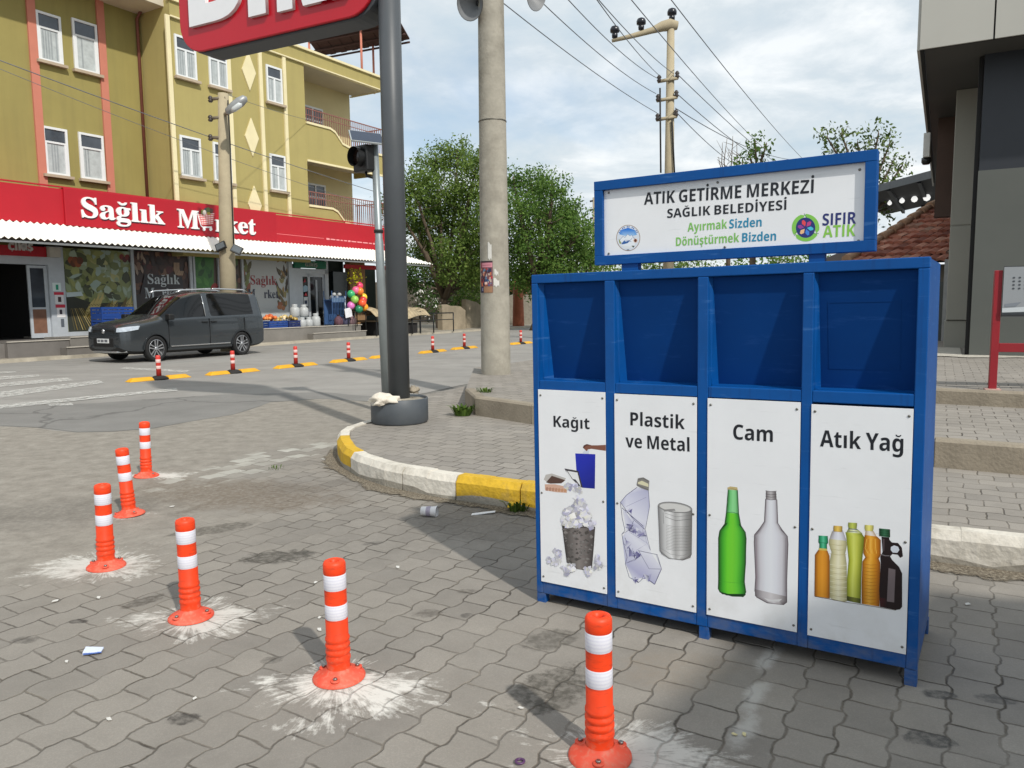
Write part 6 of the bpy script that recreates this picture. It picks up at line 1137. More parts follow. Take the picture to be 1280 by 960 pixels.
# ---- dark steel pole with the red shop sign
dsteel = mat('dark_steel_paint', (74, 78, 82), 0.45, var=0.10, scale=2.2, dirt=0.2, dirtcol=(96, 98, 98), spec=0.4); dsteel2 = mat('drum_paint', (72, 78, 84), 0.5, var=0.14, scale=3, dirt=0.3, dirtcol=(104, 106, 106))
PB = G(500, 527, Z1); PT = AT(486.5, 0, PB.y)
pole = thing('sign_pole', 'thick dark grey steel pole standing in a steel drum, carrying the red shop sign', 'pole', loc=PB)
d = (PT - PB); b = MB(); b.tube([(0, 0, .05), d * 1.32], .118, 20); b.build('shaft', dsteel, pole)
b = MB(); b.lathe([(.30, 0), (.318, .02), (.318, .265), (.31, .275), (.302, .262), (.30, .24), (.0, .235)], 36, caps=False); b.build('drum', dsteel2, pole)
b = MB(); b.lathe([(.30, .243), (.24, .262), (.13, .255), (.12, .27)], 20, caps=False); b.build('concrete_fill', mat('rough_concrete', (150, 143, 130), 0.95, var=0.2, bump=0.6, bscale=25), pole)
stone_w = mat('white_stone', (214, 206, 192), 0.95, var=0.10, scale=8, bump=0.8, bscale=18)
def rock(name, c, rx, ry, rz, seed, m, label, cat):
    bm = bmesh.new(); bmesh.ops.create_icosphere(bm, subdivisions=3, radius=1); q_ = random.Random(seed); dirs = [Vector((q_.gauss(0, 1), q_.gauss(0, 1), q_.gauss(0, 1))).normalized() for _ in range(9)]
    for v in bm.verts:
        k = 1 + sum(.09 * math.sin(3.1 * v.co.dot(d_) * (1 + i * .4) + i) for i, d_ in enumerate(dirs)); v.co = Vector((v.co.x * rx * k, v.co.y * ry * k, max(v.co.z, -.55) * rz * k))
    me = bpy.data.meshes.new(name); bm.to_mesh(me); bm.free(); me.materials.append(m)
    for p in me.polygons: p.use_smooth = True
    o = bpy.data.objects.new(name, me); COL.objects.link(o); o.location = c; return tag(o, label, cat)
rock('stone', AT(480, 500, PB.y - .24), .17, .12, .075, 4, stone_w, 'lumpy white stone resting on the rim of the dark steel drum', 'stone')
rock('stone', AT(517, 488, PB.y + .12), .06, .07, .05, 6, mat('grey_stone', (150, 140, 124), .95, bump=.6), 'small grey stone lying on the drum right behind the dark pole', 'stone')
# the sign box: u along its face
SU = Vector((0.885, -0.466, 0)).normalized()
right = AT(474, 20, PB.y + .02); SFr = Frame(right, SU, (0, 0, 1))
sg = thing('shop_sign', 'big red rounded shop sign with white letters, hung high on the dark steel pole', 'sign', M=SFr.mat())
(xl, _), (_, zb) = SFr.on(224, 20, -.14), SFr.on(268, 66, -.14)
xr = SFr.on(470, 5, -.14)[0]
def rrect(x0, x1, z0, z1, r, n=8):
    out = []
    for cx_, cz_, a0 in ((x1 - r, z0 + r, -90), (x1 - r, z1 - r, 0), (x0 + r, z1 - r, 90), (x0 + r, z0 + r, 180)):
        out += [(cx_ + r * math.cos(R(a0 + 90 * k / n)), cz_ + r * math.sin(R(a0 + 90 * k / n))) for k in range(n + 1)]
    return out
zb += .05; ztop = zb + 1.75
fcm = mat('sign_face_red', (182, 12, 32), 0.25, var=0.05, scale=1.2, spec=0.5, dirt=.05)
b = MB(); b.vprism(rrect(xl, xr, zb, ztop, .36), -.14, -.10); so2 = b.build('sign_face', fcm, sg, bevel=.012)
b = MB(); b.vprism(rrect(xl + .02, xr + .04, zb - .02, ztop + .02, .38), -.0995, .20); b.build('sign_box', mat('sign_box_grey', (66, 70, 74), 0.5, var=0.08), sg, bevel=.01)
for z_ in (.5, 1.2): b = MB(); b.box(xr, xr + .32, .0, .08, zb + z_, zb + z_ + .1); b.build('bracket', dsteel, sg)
lw = mat('sign_letter_white', (226, 226, 228), 0.35, var=0.02)
xB, zB = SFr.on(241, 31, -.16); xB2, _ = SFr.on(302, 25, -.16); xI, zI = SFr.on(313, 20, -.16); xI2 = SFr.on(334, 15, -.16)[0]; xM, zM = SFr.on(351, 12, -.16); xM2 = SFr.on(432, 0, -.16)[0]
for ch, (a, c, z) in (('B', (xB, xB2, zB)), ('İ', (xI, xI2, zI)), ('M', (xM, xM2 + .02, zM))):
    text('lettering', ch, 's', .92, lw, so2, (a, -.162, z), width=c - a, deep=.05, heavy=.03 if ch != 'İ' else .02)

# ---- solar warning light on a thin galvanised pole
galv = mat('galvanised_pole', (150, 158, 160), 0.42, 0.55, var=0.08, scale=4, dirt=.2, dirtcol=(120, 122, 118))
gb = G(481, 503, .17); gb.y += .15; gt = AT(468, 176, gb.y)
wl = thing('warning_light_pole', 'thin galvanised pole with a black round signal lamp and a small solar panel on top', 'signal light', loc=gb)
d = gt - gb; b = MB(); b.tube([(0, 0, 0), d * .62, d * .63, d], [.062, .058, .050, .048], 16); b.build('shaft', galv, wl)
b = MB(); b.lathe([(.053, -.02), (.064, -.02), (.064, .02), (.053, .02)], 16, d * .66); b.build('clamp', blk, wl)

face = Vector((-0.62, -0.72, -0.05)).normalized(); side = Vector((0, 0, 1)).cross(face).normalized(); upv = face.cross(side)
HC = AT(449, 196, gb.y - .05) - gb
lampm = mat('signal_black', (26, 27, 28), 0.45, var=0.15)
MH = Matrix.Translation(HC) @ Matrix((side, upv, face)).transposed().to_4x4()
b = MB(); b.T = MH; b.box(-.15, .15, -.19, .15, -.20, 0.0); hb = b.build('lamp_housing', lampm, wl, bevel=.02)
b = MB(); b.T = MH; n = 24
b.lathe([(.125, 0), (.128, .10)], n, caps=False); b.lathe([(.12, .10), (.12, 0)], n, caps=False); b.build('lamp_hood', lampm, wl)
b = MB(); b.T = MH; b.lathe([(.12, .012), (.08, .03), (.001, .036)], n, caps=False); b.build('lens', mat('dark_lens', (34, 22, 18), 0.15, var=.2), wl)
b = MB(); b.tube([HC - face * .1 - upv * .19, HC - face * .1 - upv * .24, d * .86], .02, 8); b.tube([HC - face * .15, d * .9], .022, 8); b.build('lamp_arm', lampm, wl)
pc = AT(458, 172, gb.y - .1) - gb; pn = Vector((.25, -.55, .8)).normalized(); ps = Vector((-.95, -.31, 0)); ps = (ps - pn * ps.dot(pn)).normalized(); pu = pn.cross(ps)
b = MB(); b.T = Matrix.Translation(pc) @ Matrix((ps, pu, pn)).transposed().to_4x4(); b.box(-.22, .22, -.15, .15, -.012, .012); po = b.build('solar_panel', mat('panel_frame', (176, 182, 184), 0.4, 0.3), wl, bevel=.003)
b = MB(); b.T = Matrix.Translation(pc) @ Matrix((ps, pu, pn)).transposed().to_4x4(); b.box(-.205, .205, -.135, .135, .0125, .015); b.build('solar_cells', mat('solar_cells', (40, 52, 72), 0.15, var=.1), po)
b = MB(); b.tube([d, pc], .018, 8); b.build('panel_arm', galv, wl)

# ---- thick concrete pole with horn loudspeakers and a poster
conc = mat('pole_concrete', (158, 153, 141), 0.9, var=0.16, scale=5, dirt=0.8, dirtcol=(124, 119, 108), bump=0.25, bscale=30)
cbp = G(620, 467, Z2); KR = .875; ctp = AT(613.5, 0, cbp.y); d = ctp - cbp
cp = thing('concrete_pole', 'thick round concrete pole with a torn poster, rising out of the picture behind the pavement', 'utility pole', loc=cbp)
b = MB(); b.tube([(0, 0, -.15), (0, 0, 0), d * .5, d, d * 1.35], [v * KR for v in (.268, .265, .245, .222, .20)], 28); b.build('shaft', conc, cp)
b = MB(); b.tube([(d * .685) + Vector((0, 0, -.008)), (d * .685) + Vector((0, 0, .008))], .2445 * KR, 28); b.build('strap', mat('strap_steel', (120, 116, 108), .5, .6), cp)
b = MB(); r_ = .2605; zz0 = AT(612, 366, cbp.y).z - cbp.z; zz1 = AT(612, 327, cbp.y).z - cbp.z
A = Art(0, step=0)
def onpole(u, v):
    a = R(-158 + 62 * u); k = (zz0 + (zz1 - zz0) * v); c_ = d * (k / d.z); rr = (.262 - .026 * (k / d.z)) * KR ; return c_ + Vector((rr * math.cos(a), rr * math.sin(a), 0))
def pcell(u0, u1, v0, v1, c, lift=.004):
    n = max(1, int((u1 - u0) * 8 + .5)); 
    for j in range(n):
        a, e = u0 + (u1 - u0) * j / n, u0 + (u1 - u0) * (j + 1) / n; q4 = []
        for (u, v) in ((a, v0), (e, v0), (e, v1), (a, v1)):
            p = onpole(u, v); k = zz0 + (zz1 - zz0) * v; c_ = d * (k / d.z); o_ = (p - c_); o_.z = 0; q4.append(p + o_.normalized() * lift)
        A.mb.face(q4, 0, c)
pq = random.Random(3)
pcell(0, 1, 0, 1, (110, 70, 80)); pcell(0, 1, .965, 1, (40, 24, 34), .006); pcell(.2, .98, .80, .94, (196, 130, 142), .005); pcell(.02, .18, .78, .95, (150, 70, 84), .005)
pcell(.2, .9, .865, .875, (140, 50, 70), .0062); pcell(0, .98, .0, .2, (40, 40, 70), .005); pcell(.35, .98, .0, .2, (150, 112, 84), .0055)
for k in range(60):
    u, v = pq.uniform(0, .85), pq.uniform(.2, .72); pcell(u, u + pq.uniform(.05, .16), v, v + pq.uniform(.04, .12), pq.choice(((52, 84, 124), (30, 40, 70), (170, 40, 50), (196, 130, 100), (120, 70, 60), (180, 160, 150), (60, 30, 40), (90, 120, 150), (200, 110, 70))), .0055 + k * .00006)
pcell(.45, .65, .26, .34, (226, 190, 180), .0105); pcell(.2, .3, .06, .15, (130, 130, 160), .007)
A.build('poster', cp, .6)
for (u0, u1, v0, v1, c) in ((.70, .95, 1.05, 1.55, 0), (1.1, 1.35, .55, .70, 0), (1.05, 1.4, .2, .42, 0)):
    n = 5; b = MB()
    for j in range(n):
        a, e = u0 + (u1 - u0) * j / n, u0 + (u1 - u0) * (j + 1) / n; q4 = []
        for (u, v) in ((a, v0 + .04 * math.sin(j * 2.1)), (e, v0 + .04 * math.sin(j * 2.1 + 2.1)), (e, v1 + .05 * math.cos(j)), (a, v1 + .05 * math.cos(j - 1))):
            p = onpole(u, v); k = zz0 + (zz1 - zz0) * v; c_ = d * (k / d.z); o_ = p - c_; o_.z = 0; q4.append(p + o_.normalized() * .004)
        b.face(q4)
    b.build('paper_scrap', mat('paper_remains', (204, 202, 196), .9, var=.08, scale=12), cp)
hornm = mat('horn_grey', (120, 122, 124), 0.5, var=0.08)
def horn(px, py, direction, label):
    c = AT(px, py, cbp.y - .1); f = Vector(direction).normalized(); s1 = f.orthogonal().normalized(); s2 = f.cross(s1)
    t = thing('horn_loudspeaker', label, 'loudspeaker', 'loudspeakers on the concrete pole', M=Matrix.Translation(c) @ Matrix((s1, s2, f)).transposed().to_4x4())
    b = MB(); b.lathe([(.05, -.32), (.07, -.30), (.075, -.18), (.05, -.16), (.07, -.06), (.13, .04), (.235, .12), (.245, .13)], 24, caps=False); b.lathe([(.235, .128), (.12, .04), (.05, -.06), (.03, -.1)], 24, caps=False); b.build('horn', hornm, t)
    b = MB(); b.lathe([(.001, -.06), (.03, -.05), (.06, -.1)], 14, caps=False); b.build('horn_core', lampm, t)
    b = MB(); b.tube([(0, 0, -.24), Matrix((s1, s2, f)) @ (ctp + Vector((0, 0, .5)) - c)], .025, 8); b.build('bracket', hornm, t); return t
horn(594, 4, (-.55, -.72, -.25), 'grey horn loudspeaker on the left side of the thick concrete pole'); horn(662, -9, (.75, -.55, -.25), 'horn loudspeaker reaching in at the top edge, right of the concrete pole')

# ---- lamp pole in front of the market
conc2 = mat('pole_concrete_tan', (168, 156, 130), 0.9, var=0.08, scale=2, dirt=0.3, bump=0.2)
lb = G(287, 439); lt = AT(279, 117, lb.y); d = lt - lb
lp = thing('street_lamp', 'tan concrete street lamp pole between the parked van and the market', 'street lamp', loc=lb)
b = MB(); b.tube([(0, 0, -.1), d * .5, d], [.29, .235, .165], 20); b.build('shaft', conc2, lp)
arm = mat('arm_steel', (130, 120, 104), .6, .4); porc = mat('insulator_dark', (60, 52, 48), .3)
for py in (122, 146, 172):
    p0 = AT(263, py + (2 if py < 170 else 0), lb.y - .1) - lb; p1 = AT(282, py, lb.y - .1) - lb; b = MB(); b.tube([p0, p1], .05, 6); ao = b.build('cross_arm', arm, lp)
    b = MB(); b.lathe([(.05, -.10), (.085, -.05), (.05, -.02), (.085, .03), (.04, .1)], 10, p0); b.build('insulator', porc, ao)
p0 = AT(282, 143, lb.y - .2) - lb; p1 = AT(290, 138, lb.y - .8) - lb; b = MB(); b.tube([d * .93, p0, p1], .05, 8); b.build('lamp_arm', arm, lp)
hc = AT(295.5, 131, lb.y - 1.0) - lb; b = MB(); b.T = Matrix.Translation(hc) @ Matrix.Rotation(R(-35), 4, 'Y') @ Matrix.Rotation(R(-15), 4, 'X'); b.lathe([(.02, -.42), (.10, -.36), (.15, -.1), (.155, .15), (.11, .34), (.02, .4)], 16, ax='x'); b.build('lamp_head', mat('lamp_head_grey', (150, 152, 152), .45, .3), lp)
b = MB(); b.T = Matrix.Translation(hc + Vector((0.02, -.08, -.10))) @ Matrix.Rotation(R(-35), 4, 'Y'); b.lathe([(.02, -.2), (.09, -.1), (.09, .15), (.02, .22)], 12, ax='x'); b.build('lamp_glass', mat('lamp_glass', (196, 200, 200), .2), lp)
b = MB(); b.tube([d * .97 + Vector((.2, -.15, 0)), d * .8 + Vector((.24, -.15, 0)), d * .62 + Vector((.25, -.14, 0)), d * .4 + Vector((.27, -.12, 0))], .02, 6); b.build('cable', blk, lp)
for (px, py, s_) in ((276, 308, -1), (296, 312, 1)):
    c = AT(px, py, lb.y - .35) - lb; b = MB(); b.T = Matrix.Translation(c) @ Matrix.Rotation(R(25 * s_), 4, 'Y') @ Matrix.Rotation(R(-25), 4, 'X'); b.box(-.17, .17, -.04, .04, -.13, .13, 0); b.box(-.14, .14, -.045, -.041, -.10, .10, 1); b.box(-.03, .03, .04, .2, -.03, .03, 0); b.build('floodlight', [lampm, mat('flood_glass', (90, 96, 100), .15)], lp)

# ---- utility pole with insulators, right of centre
ub = Vector((0, 26, 0)); ub = Vector((AT(835.5, 260, 26).x + .02, 26, 0)); ut = AT(838.5, 34, 26); d = ut - ub
up = thing('utility_pole', 'slim concrete utility pole with black insulators standing behind the bin sign', 'utility pole', loc=ub)
b = MB(); b.tube([(0, 0, 0), d], [.20, .118], 14); b.build('shaft', conc2, up)
arm_pts = [(765, 51), (790, 45), (815, 38), (828, 33), (838, 31), (847, 32)]
pts = [AT(px, py, 26) - ub for px, py in arm_pts]; b = MB(); b.tube(pts, [.055, .075, .10, .16, .19, .13], 12); ao = b.build('top_arm', conc2, up)
pin = mat('insulator_black', (24, 26, 34), .25, var=.2)
def insul(px, py, k=1.0):
    c = AT(px, py, 26) - ub; b = MB(); b.lathe([(.03 * k, -.28 * k), (.03 * k, -.2 * k), (.09 * k, -.18 * k), (.10 * k, -.08 * k), (.07 * k, -.05 * k), (.15 * k, -.01 * k), (.155 * k, .08 * k), (.12 * k, .16 * k), (.03 * k, .2 * k)], 14, c); b.build('insulator', pin, up)
insul(768.5, 40); insul(801.5, 30); insul(840, 18)
for (py, pl_, pr_) in ((99.5, 822.5, 847.5), (123.5, 821, 846.5), (147.5, 820.5, 846)):
    b = MB(); b.tube([AT(pl_, py + 2.5, 25.85) - ub, AT(pr_, py - 2, 25.85) - ub], .055, 6); ao = b.build('cross_arm', conc2, up)
    for px, dy in ((pl_ + 1.5, -1), (pr_ - 1, -6)):
        c = AT(px, py + dy, 25.85) - ub; b = MB(); b.lathe([(.05, -.12), (.08, -.05), (.05, 0), (.08, .05), (.03, .12)], 8, c); b.build('insulator', porc, ao)
for (pl_, ps_, bt) in ((825, 110, 216), (840, 150, 216)):
    b = MB(); b.tube([AT(pl_, ps_, 25.8) - ub, AT(pl_ + (1 if pl_ < 830 else 3), bt, 25.8) - ub], .028, 6); b.build('down_cable', blk, up)
fb_ = AT(743, 330, 60); fbp = thing('distant_pole', 'distant pale pole with dark cross arms just left of the bin sign', 'utility pole', loc=(fb_.x, 60, 0))
b = MB(); tp = AT(742.5, 247, 60); b.tube([(0, 0, 0), (0, 0, tp.z)], .14, 8); b.build('shaft', conc2, fbp)
for py in (250, 261, 271.5):
    z = AT(742, py, 60).z; b = MB(); b.tube([(-.35, 0, z - .1), (.5, 0, z + .05)], .07, 6); b.build('cross_arm', porc, fbp)

# ---- overhead wires
wirem = mat('wire', (104, 108, 114), .6)
def wire(a, ya, b_, yb, sag, label, r=.010, grp='overhead wires at the utility pole'):
    p, q2 = AT(*a, ya), AT(*b_, yb); n = 14; path = [p.lerp(q2, k / n) + Vector((0, 0, -4 * sag * (k / n) * (1 - k / n))) for k in range(n + 1)]
    m = MB(); m.tube(path, r, 5); o = m.build('overhead_wire', wirem); tag(o, label, 'wire', grp); return o
U = 25.85
for (a, e, sag, lab) in (((628, 3), (821, 141), .10, 'lowest overhead wire running from the concrete pole to the lowest cross arm'), ((668, -6), (820, 117), .15, 'overhead wire to the middle cross arm of the slim utility pole'), ((705, -6), (822, 98), .15, 'doubled overhead wire reaching the top cross arm from the upper left'),
                       ((742, -6), (826, 96), .1, 'overhead wire crossing just under the insulator arm'), ((745, -4), (842, 92), .1, 'overhead wire passing close behind the utility pole top')):
    wire(a, 14, e, U, sag, lab)
for (a, e, yb, sag, lab) in (((847, 93), (985, 215), 48, .15, 'wire sloping down right from the top cross arm towards the trees'), ((846, 117), (975, 212), 48, .25, 'wire sloping down right from the middle cross arm'), ((846, 141), (930, 212), 46, .2, 'steep wire sloping down right from the lowest cross arm'), ((844, 135), (1010, 200), 50, .5, 'slack cable sagging from the pole to the right treetops')):
    wire(a, U, e, yb, sag, lab, .015)
wire((836, -4), 20, (1010, 205), 52, .2, 'long high wire crossing the open sky right of the utility pole', .014); wire((786, -4), 20, (960, 190), 50, .2, 'high wire passing behind the insulator arm down to the right', .014)
wire((-20, 68), 21, (480, 243), 36, .12, 'dark cable strung across the yellow apartment front', .014, 'cables across the building front'); wire((-20, 78), 21, (480, 262), 36, .2, 'thin faint cable strung across the building front below the dark cable', .008, 'cables across the building front')
wire((278, 116), lb.y - .1, (385, 150), 33, .05, 'thin wire from the lamp pole towards the balconies', .008, 'cables across the building front')

# ================================================================== THE PARKED VAN
CF = -GD; CL = GN
cmid = (G(190, 452) + G(305, 443.5)) / 2 - CL * 0.83
CM = Matrix.Translation(cmid) @ Matrix((CF, CL, Vector((0, 0, 1)))).transposed().to_4x4() @ Matrix.Diagonal((.97, 1.0, 1.08, 1))
CAR = thing('parked_van', 'dark grey passenger van with roof rails parked in front of the market windows', 'van', M=CM)
cpaint = mat('van_paint', (66, 71, 75), 0.27, 0.5, var=0.05, scale=2, spec=0.6, coat=0.6); cglass = mat('van_glass', (9, 11, 13), 0.04, var=0.25, scale=2, spec=0.5); cblack = mat('van_black_plastic', (20, 20, 21), 0.55); chrome = mat('van_chrome', (206, 208, 210), 0.22, 0.85, var=.03)
stn = [(2.46, .34, .66, .80, .62, .54), (2.43, .27, .74, .90, .78, .66), (2.33, .22, .82, .98, .87, .75), (2.10, .20, .90, 1.03, .91, .79), (1.75, .19, .97, 1.08, .925, .81), (1.40, .18, 1.03, 1.13, .93, .81), (1.22, .18, 1.05, 1.19, .93, .80),
       (.80, .18, 1.06, 1.47, .93, .74), (.45, .18, 1.075, 1.67, .93, .705), (.05, .18, 1.085, 1.76, .93, .695), (-.22, .18, 1.09, 1.79, .93, .69), (-.40, .18, 1.095, 1.80, .93, .69), (-1.1, .18, 1.11, 1.805, .93, .69), (-1.80, .18, 1.125, 1.79, .925, .685), (-2.02, .20, 1.13, 1.785, .925, .69), (-2.26, .22, 1.12, 1.77, .92, .69), (-2.38, .26, 1.08, 1.66, .91, .69), (-2.45, .36, 1.0, 1.2, .89, .70)]
def carbody():
    bm = bmesh.new(); rings = []
    for (x, zb, zl, zr, w, wr) in stn:
        prof = [(0, zb), (w * .80, zb), (w * .965, zb + .09), (w, zb + (zl - zb) * .40), (w * .995, zb + (zl - zb) * .72), (w * .97, zl - .01), (w * .945, zl + .02), (wr, zr - .075), (wr * .86, zr - .015), (0, zr + .012)]
        full = [(-y, z) for y, z in prof[1:-1]][::-1]
        ring = [bm.verts.new((x, y, z)) for y, z in prof] + [bm.verts.new((x, y, z)) for y, z in full]
        rings.append(ring)
    n = len(rings[0]); NP = 10
    for i in range(len(rings) - 1):
        xm = (stn[i][0] + stn[i + 1][0]) / 2
        for j in range(n):
            k = (j + 1) % n; f = bm.faces.new((rings[i][j], rings[i + 1][j], rings[i + 1][k], rings[i][k])); f.smooth = True
            side = (j == 6) or (j == n - 7); top = j in (7, 8, 9, 10)
            if side and (-.22 < xm < 1.22): f.material_index = 1
            elif side and (-2.02 < xm < -.40): f.material_index = 2
            elif (top or side) and .45 < xm < 1.22: f.material_index = 3 if top else f.material_index
            elif j in (0, n - 1, 1, n - 2): f.material_index = 4
            elif top and xm < -2.24: f.material_index = 5
    for rg in (rings[0], rings[-1][::-1]):
        f = bm.faces.new(rg); f.smooth = True
    bmesh.ops.recalc_face_normals(bm, faces=bm.faces)
    lay = bm.edges.layers.float.get('crease_edge') or bm.edges.layers.float.new('crease_edge')
    for e in bm.edges:
        ms = {f.material_index for f in e.link_faces}
        if len(ms) > 1: e[lay] = 1.0
    vl = bm.verts.layers.float.get('crease_vert') or bm.verts.layers.float.new('crease_vert')
    for v in bm.verts:
        ms = [f.material_index for f in v.link_faces]
        if any(ms.count(k) == 1 for k in (1, 2)): v[vl] = .9
    me = bpy.data.meshes.new('body'); bm.to_mesh(me); bm.free(); return me
me = carbody(); tmp = bpy.data.objects.new('body_form', me); COL.objects.link(tmp)
for mm in (cpaint, cglass, cglass, cglass, cblack, cglass): me.materials.append(mm)
ssm = tmp.modifiers.new('s', 'SUBSURF'); ssm.levels = 3; ssm.render_levels = 3
cutters = []
for x in (1.50, -1.49):
    for s in (-1, 1):
        m = MB(); m.lathe([(.375, -.40), (.375, .40)], 36, (0, 0, 0)); c = m.build('arch_cut', cblack); c.matrix_world = Matrix.Translation((x, s * .95, .325)) @ Matrix.Rotation(math.pi / 2, 4, 'X'); cutters.append(c)
        bo = tmp.modifiers.new('b', 'BOOLEAN'); bo.operation = 'DIFFERENCE'; bo.object = c; bo.solver = 'EXACT'; bo.material_mode = 'INDEX'
bpy.context.view_layer.update()
ev_ = bpy.data.meshes.new_from_object(tmp.evaluated_get(bpy.context.evaluated_depsgraph_get()))
bpy.data.objects.remove(tmp)
for c in cutters: bpy.data.objects.remove(c)
for idx, nm, mm in ((0, 'body', cpaint), (1, 'side_window', cglass), (2, 'side_window', cglass), (3, 'windscreen', cglass), (5, 'rear_window', cglass), (4, 'sill', cblack)):
    for sd in ((-1, 1) if nm == 'side_window' else (0,)):
        bm = bmesh.new(); bm.from_mesh(ev_); kill = [f for f in bm.faces if f.material_index != idx or (sd and f.calc_center_median().y * sd < 0)]
        bmesh.ops.delete(bm, geom=kill, context='FACES'); m2 = bpy.data.meshes.new(nm); bm.to_mesh(m2); bm.free(); m2.materials.clear(); m2.materials.append(mm)
        for p in m2.polygons: p.material_index = 0; p.use_smooth = True
        m2.set_sharp_from_angle(angle=R(38)); o = bpy.data.objects.new(nm, m2); link(o, CAR)
tyre = mat('tyre', (24, 24, 25), .8, var=.1); rimd = mat('rim_dark', (34, 34, 36), .4, .5)
for x in (1.50, -1.49):
    for s in (-1, 1):

        b = MB(); b.lathe([(.20, -.10), (.30, -.105), (.325, -.09), (.33, -.05), (.33, .05), (.325, .09), (.30, .105), (.235, .10), (.23, .075)], 36, (0, 0, 0), ax='y', caps=False); wo_ = b.build('wheel', tyre, CAR); wo_.location = (x, s * .83, .33); 
        if s < 0: wo_.rotation_euler = (0, 0, math.pi)
        b = MB(); b.lathe([(.238, .085), (.228, .095), (.218, .06), (.06, .045), (.001, .045)], 30, ax='y', caps=False, m=0)
        for k in range(5):
            a = 2 * math.pi * k / 5 + .35; ca, sa = math.cos(a), math.sin(a)
            for off in (-1, 1):
                def P_(r, t, y): return (r * ca - t * sa, y, r * sa + t * ca)
                b.hexa([P_(.03, off * .012, .055), P_(.222, off * .028, .07), P_(.222, off * .062, .07), P_(.03, off * .034, .055)][::off], [P_(.03, off * .012, .09), P_(.222, off * .028, .092), P_(.222, off * .062, .092), P_(.03, off * .034, .09)][::off], 1)
        b.lathe([(.05, .05), (.05, .094), (.03, .10), (.001, .10)], 14, ax='y', m=1, caps=False); b.lathe([(.238, .086), (.236, .099), (.222, .099)], 30, ax='y', m=1, caps=False)
        b.build('rim', [rimd, mat('rim_alloy', (176, 178, 182), .3, .7, var=.05)], wo_)
        b = MB(); 
        for k in range(18):
            a0, a1 = R(180 * k / 18), R(180 * (k + 1) / 18); pts = []
            for a in (a0, a1): pts.append((math.cos(a), math.sin(a)))
            (c0, s0), (c1, s1) = pts; r0, r1 = .366, .40; yo, yi = s * .942, s * .86
            b.hexa([(x + r0 * c0, yi, .325 + r0 * s0), (x + r1 * c0, yi, .325 + r1 * s0), (x + r1 * c1, yi, .325 + r1 * s1), (x + r0 * c1, yi, .325 + r0 * s1)], [(x + r0 * c0, yo, .325 + r0 * s0), (x + r1 * c0, yo, .325 + r1 * s0), (x + r1 * c1, yo, .325 + r1 * s1), (x + r0 * c1, yo, .325 + r0 * s1)])
        b.build('wheel_arch', mat('van_arch', (34, 37, 40), .5), CAR)
for s in (-1, 1):
    b = MB(); b.tube([(.55, s * .60, 1.765), (.35, s * .61, 1.815), (-.62, s * .615, 1.862), (-.66, s * .615, 1.85)], .022, 8); b.tube([(-.70, s * .615, 1.85), (-.74, s * .615, 1.864), (-1.85, s * .605, 1.845), (-2.05, s * .60, 1.79)], .022, 8); b.build('roof_rail', chrome, CAR)
    b = MB(); b.box(1.0, 1.18, s * .93 - .02 + (0 if s > 0 else -.16), s * .93 + .02 + (.16 if s > 0 else 0), 1.05, 1.20); b.build('mirror', cblack, CAR, bevel=.03)
    for x0 in (-.14, -.46): b = MB(); b.box(x0 - .10, x0 + .10, min(s * .915, s * .952), max(s * .915, s * .952), .955, .99); b.build('door_handle', cblack, CAR, bevel=.01)
    y0, y1 = sorted((s * .90, s * .936))
    for x0 in (-.31, 1.08, -1.62): b = MB(); b.box(x0 - .006, x0 + .006, y0, y1, .34, 1.06); b.build('door_gap', cblack, CAR)
    b = MB(); b.box(-1.02, 1.04, min(s * .91, s * .945), max(s * .91, s * .945), .36, .385); b.build('trim_strip', chrome, CAR)
    b = MB(); b.hexa([(2.02, s * .935, .83), (2.36, s * .86, .78), (2.475, s * .60, .77), (2.30, s * .60, .77)][::s], [(1.96, s * .915, .925), (2.31, s * .84, .905), (2.45, s * .60, .875), (2.28, s * .60, .90)][::s]); b.build('headlight', mat('headlight_glass', (188, 196, 204), .1, .3, var=.25, scale=9), CAR, bevel=.008)
    b = MB(); b.box(-.272, -.245, min(s * .70, s * .93), max(s * .70, s * .93), 1.12, 1.13) if False else b.tube([(-.20, s * .893, 1.13), (-.22, s * .80, 1.42), (-.22, s * .725, 1.66)], .012, 6); b.build('window_trim', chrome, CAR)
b = MB(); b.box(2.36, 2.452, -.50, .50, .72, .83, 0); b.box(2.40, 2.468, -.46, .46, .40, .62, 0); b.build('grille', [cblack], CAR, bevel=.02)
b = MB(); b.lathe([(.001, 2.475), (.055, 2.470), (.06, 2.45)], 16, (0, 0, .79), ax='x', caps=False); b.build('badge', chrome, CAR)
b = MB(); b.box(2.468, 2.482, -.26, .26, .50, .61, 0); npo = b.build('number_plate', mat('plate_white', (214, 216, 216), .4), CAR)
b = MB()
for k, w in enumerate((.05, .05, .02, .05, .05, .02, .05, .05)):
    y = .21 - k * .056; b.box(2.4825, 2.4845, y - w, y, .525, .585)
b.build('plate_mark', mat('plate_dark', (96, 98, 104), .5), npo)
b = MB(); b.tube([(2.30, -.80, .30), (2.42, -.5, .28), (2.45, 0, .28), (2.42, .5, .28), (2.30, .80, .30)], .028, 8); b.build('bumper_trim', chrome, CAR)

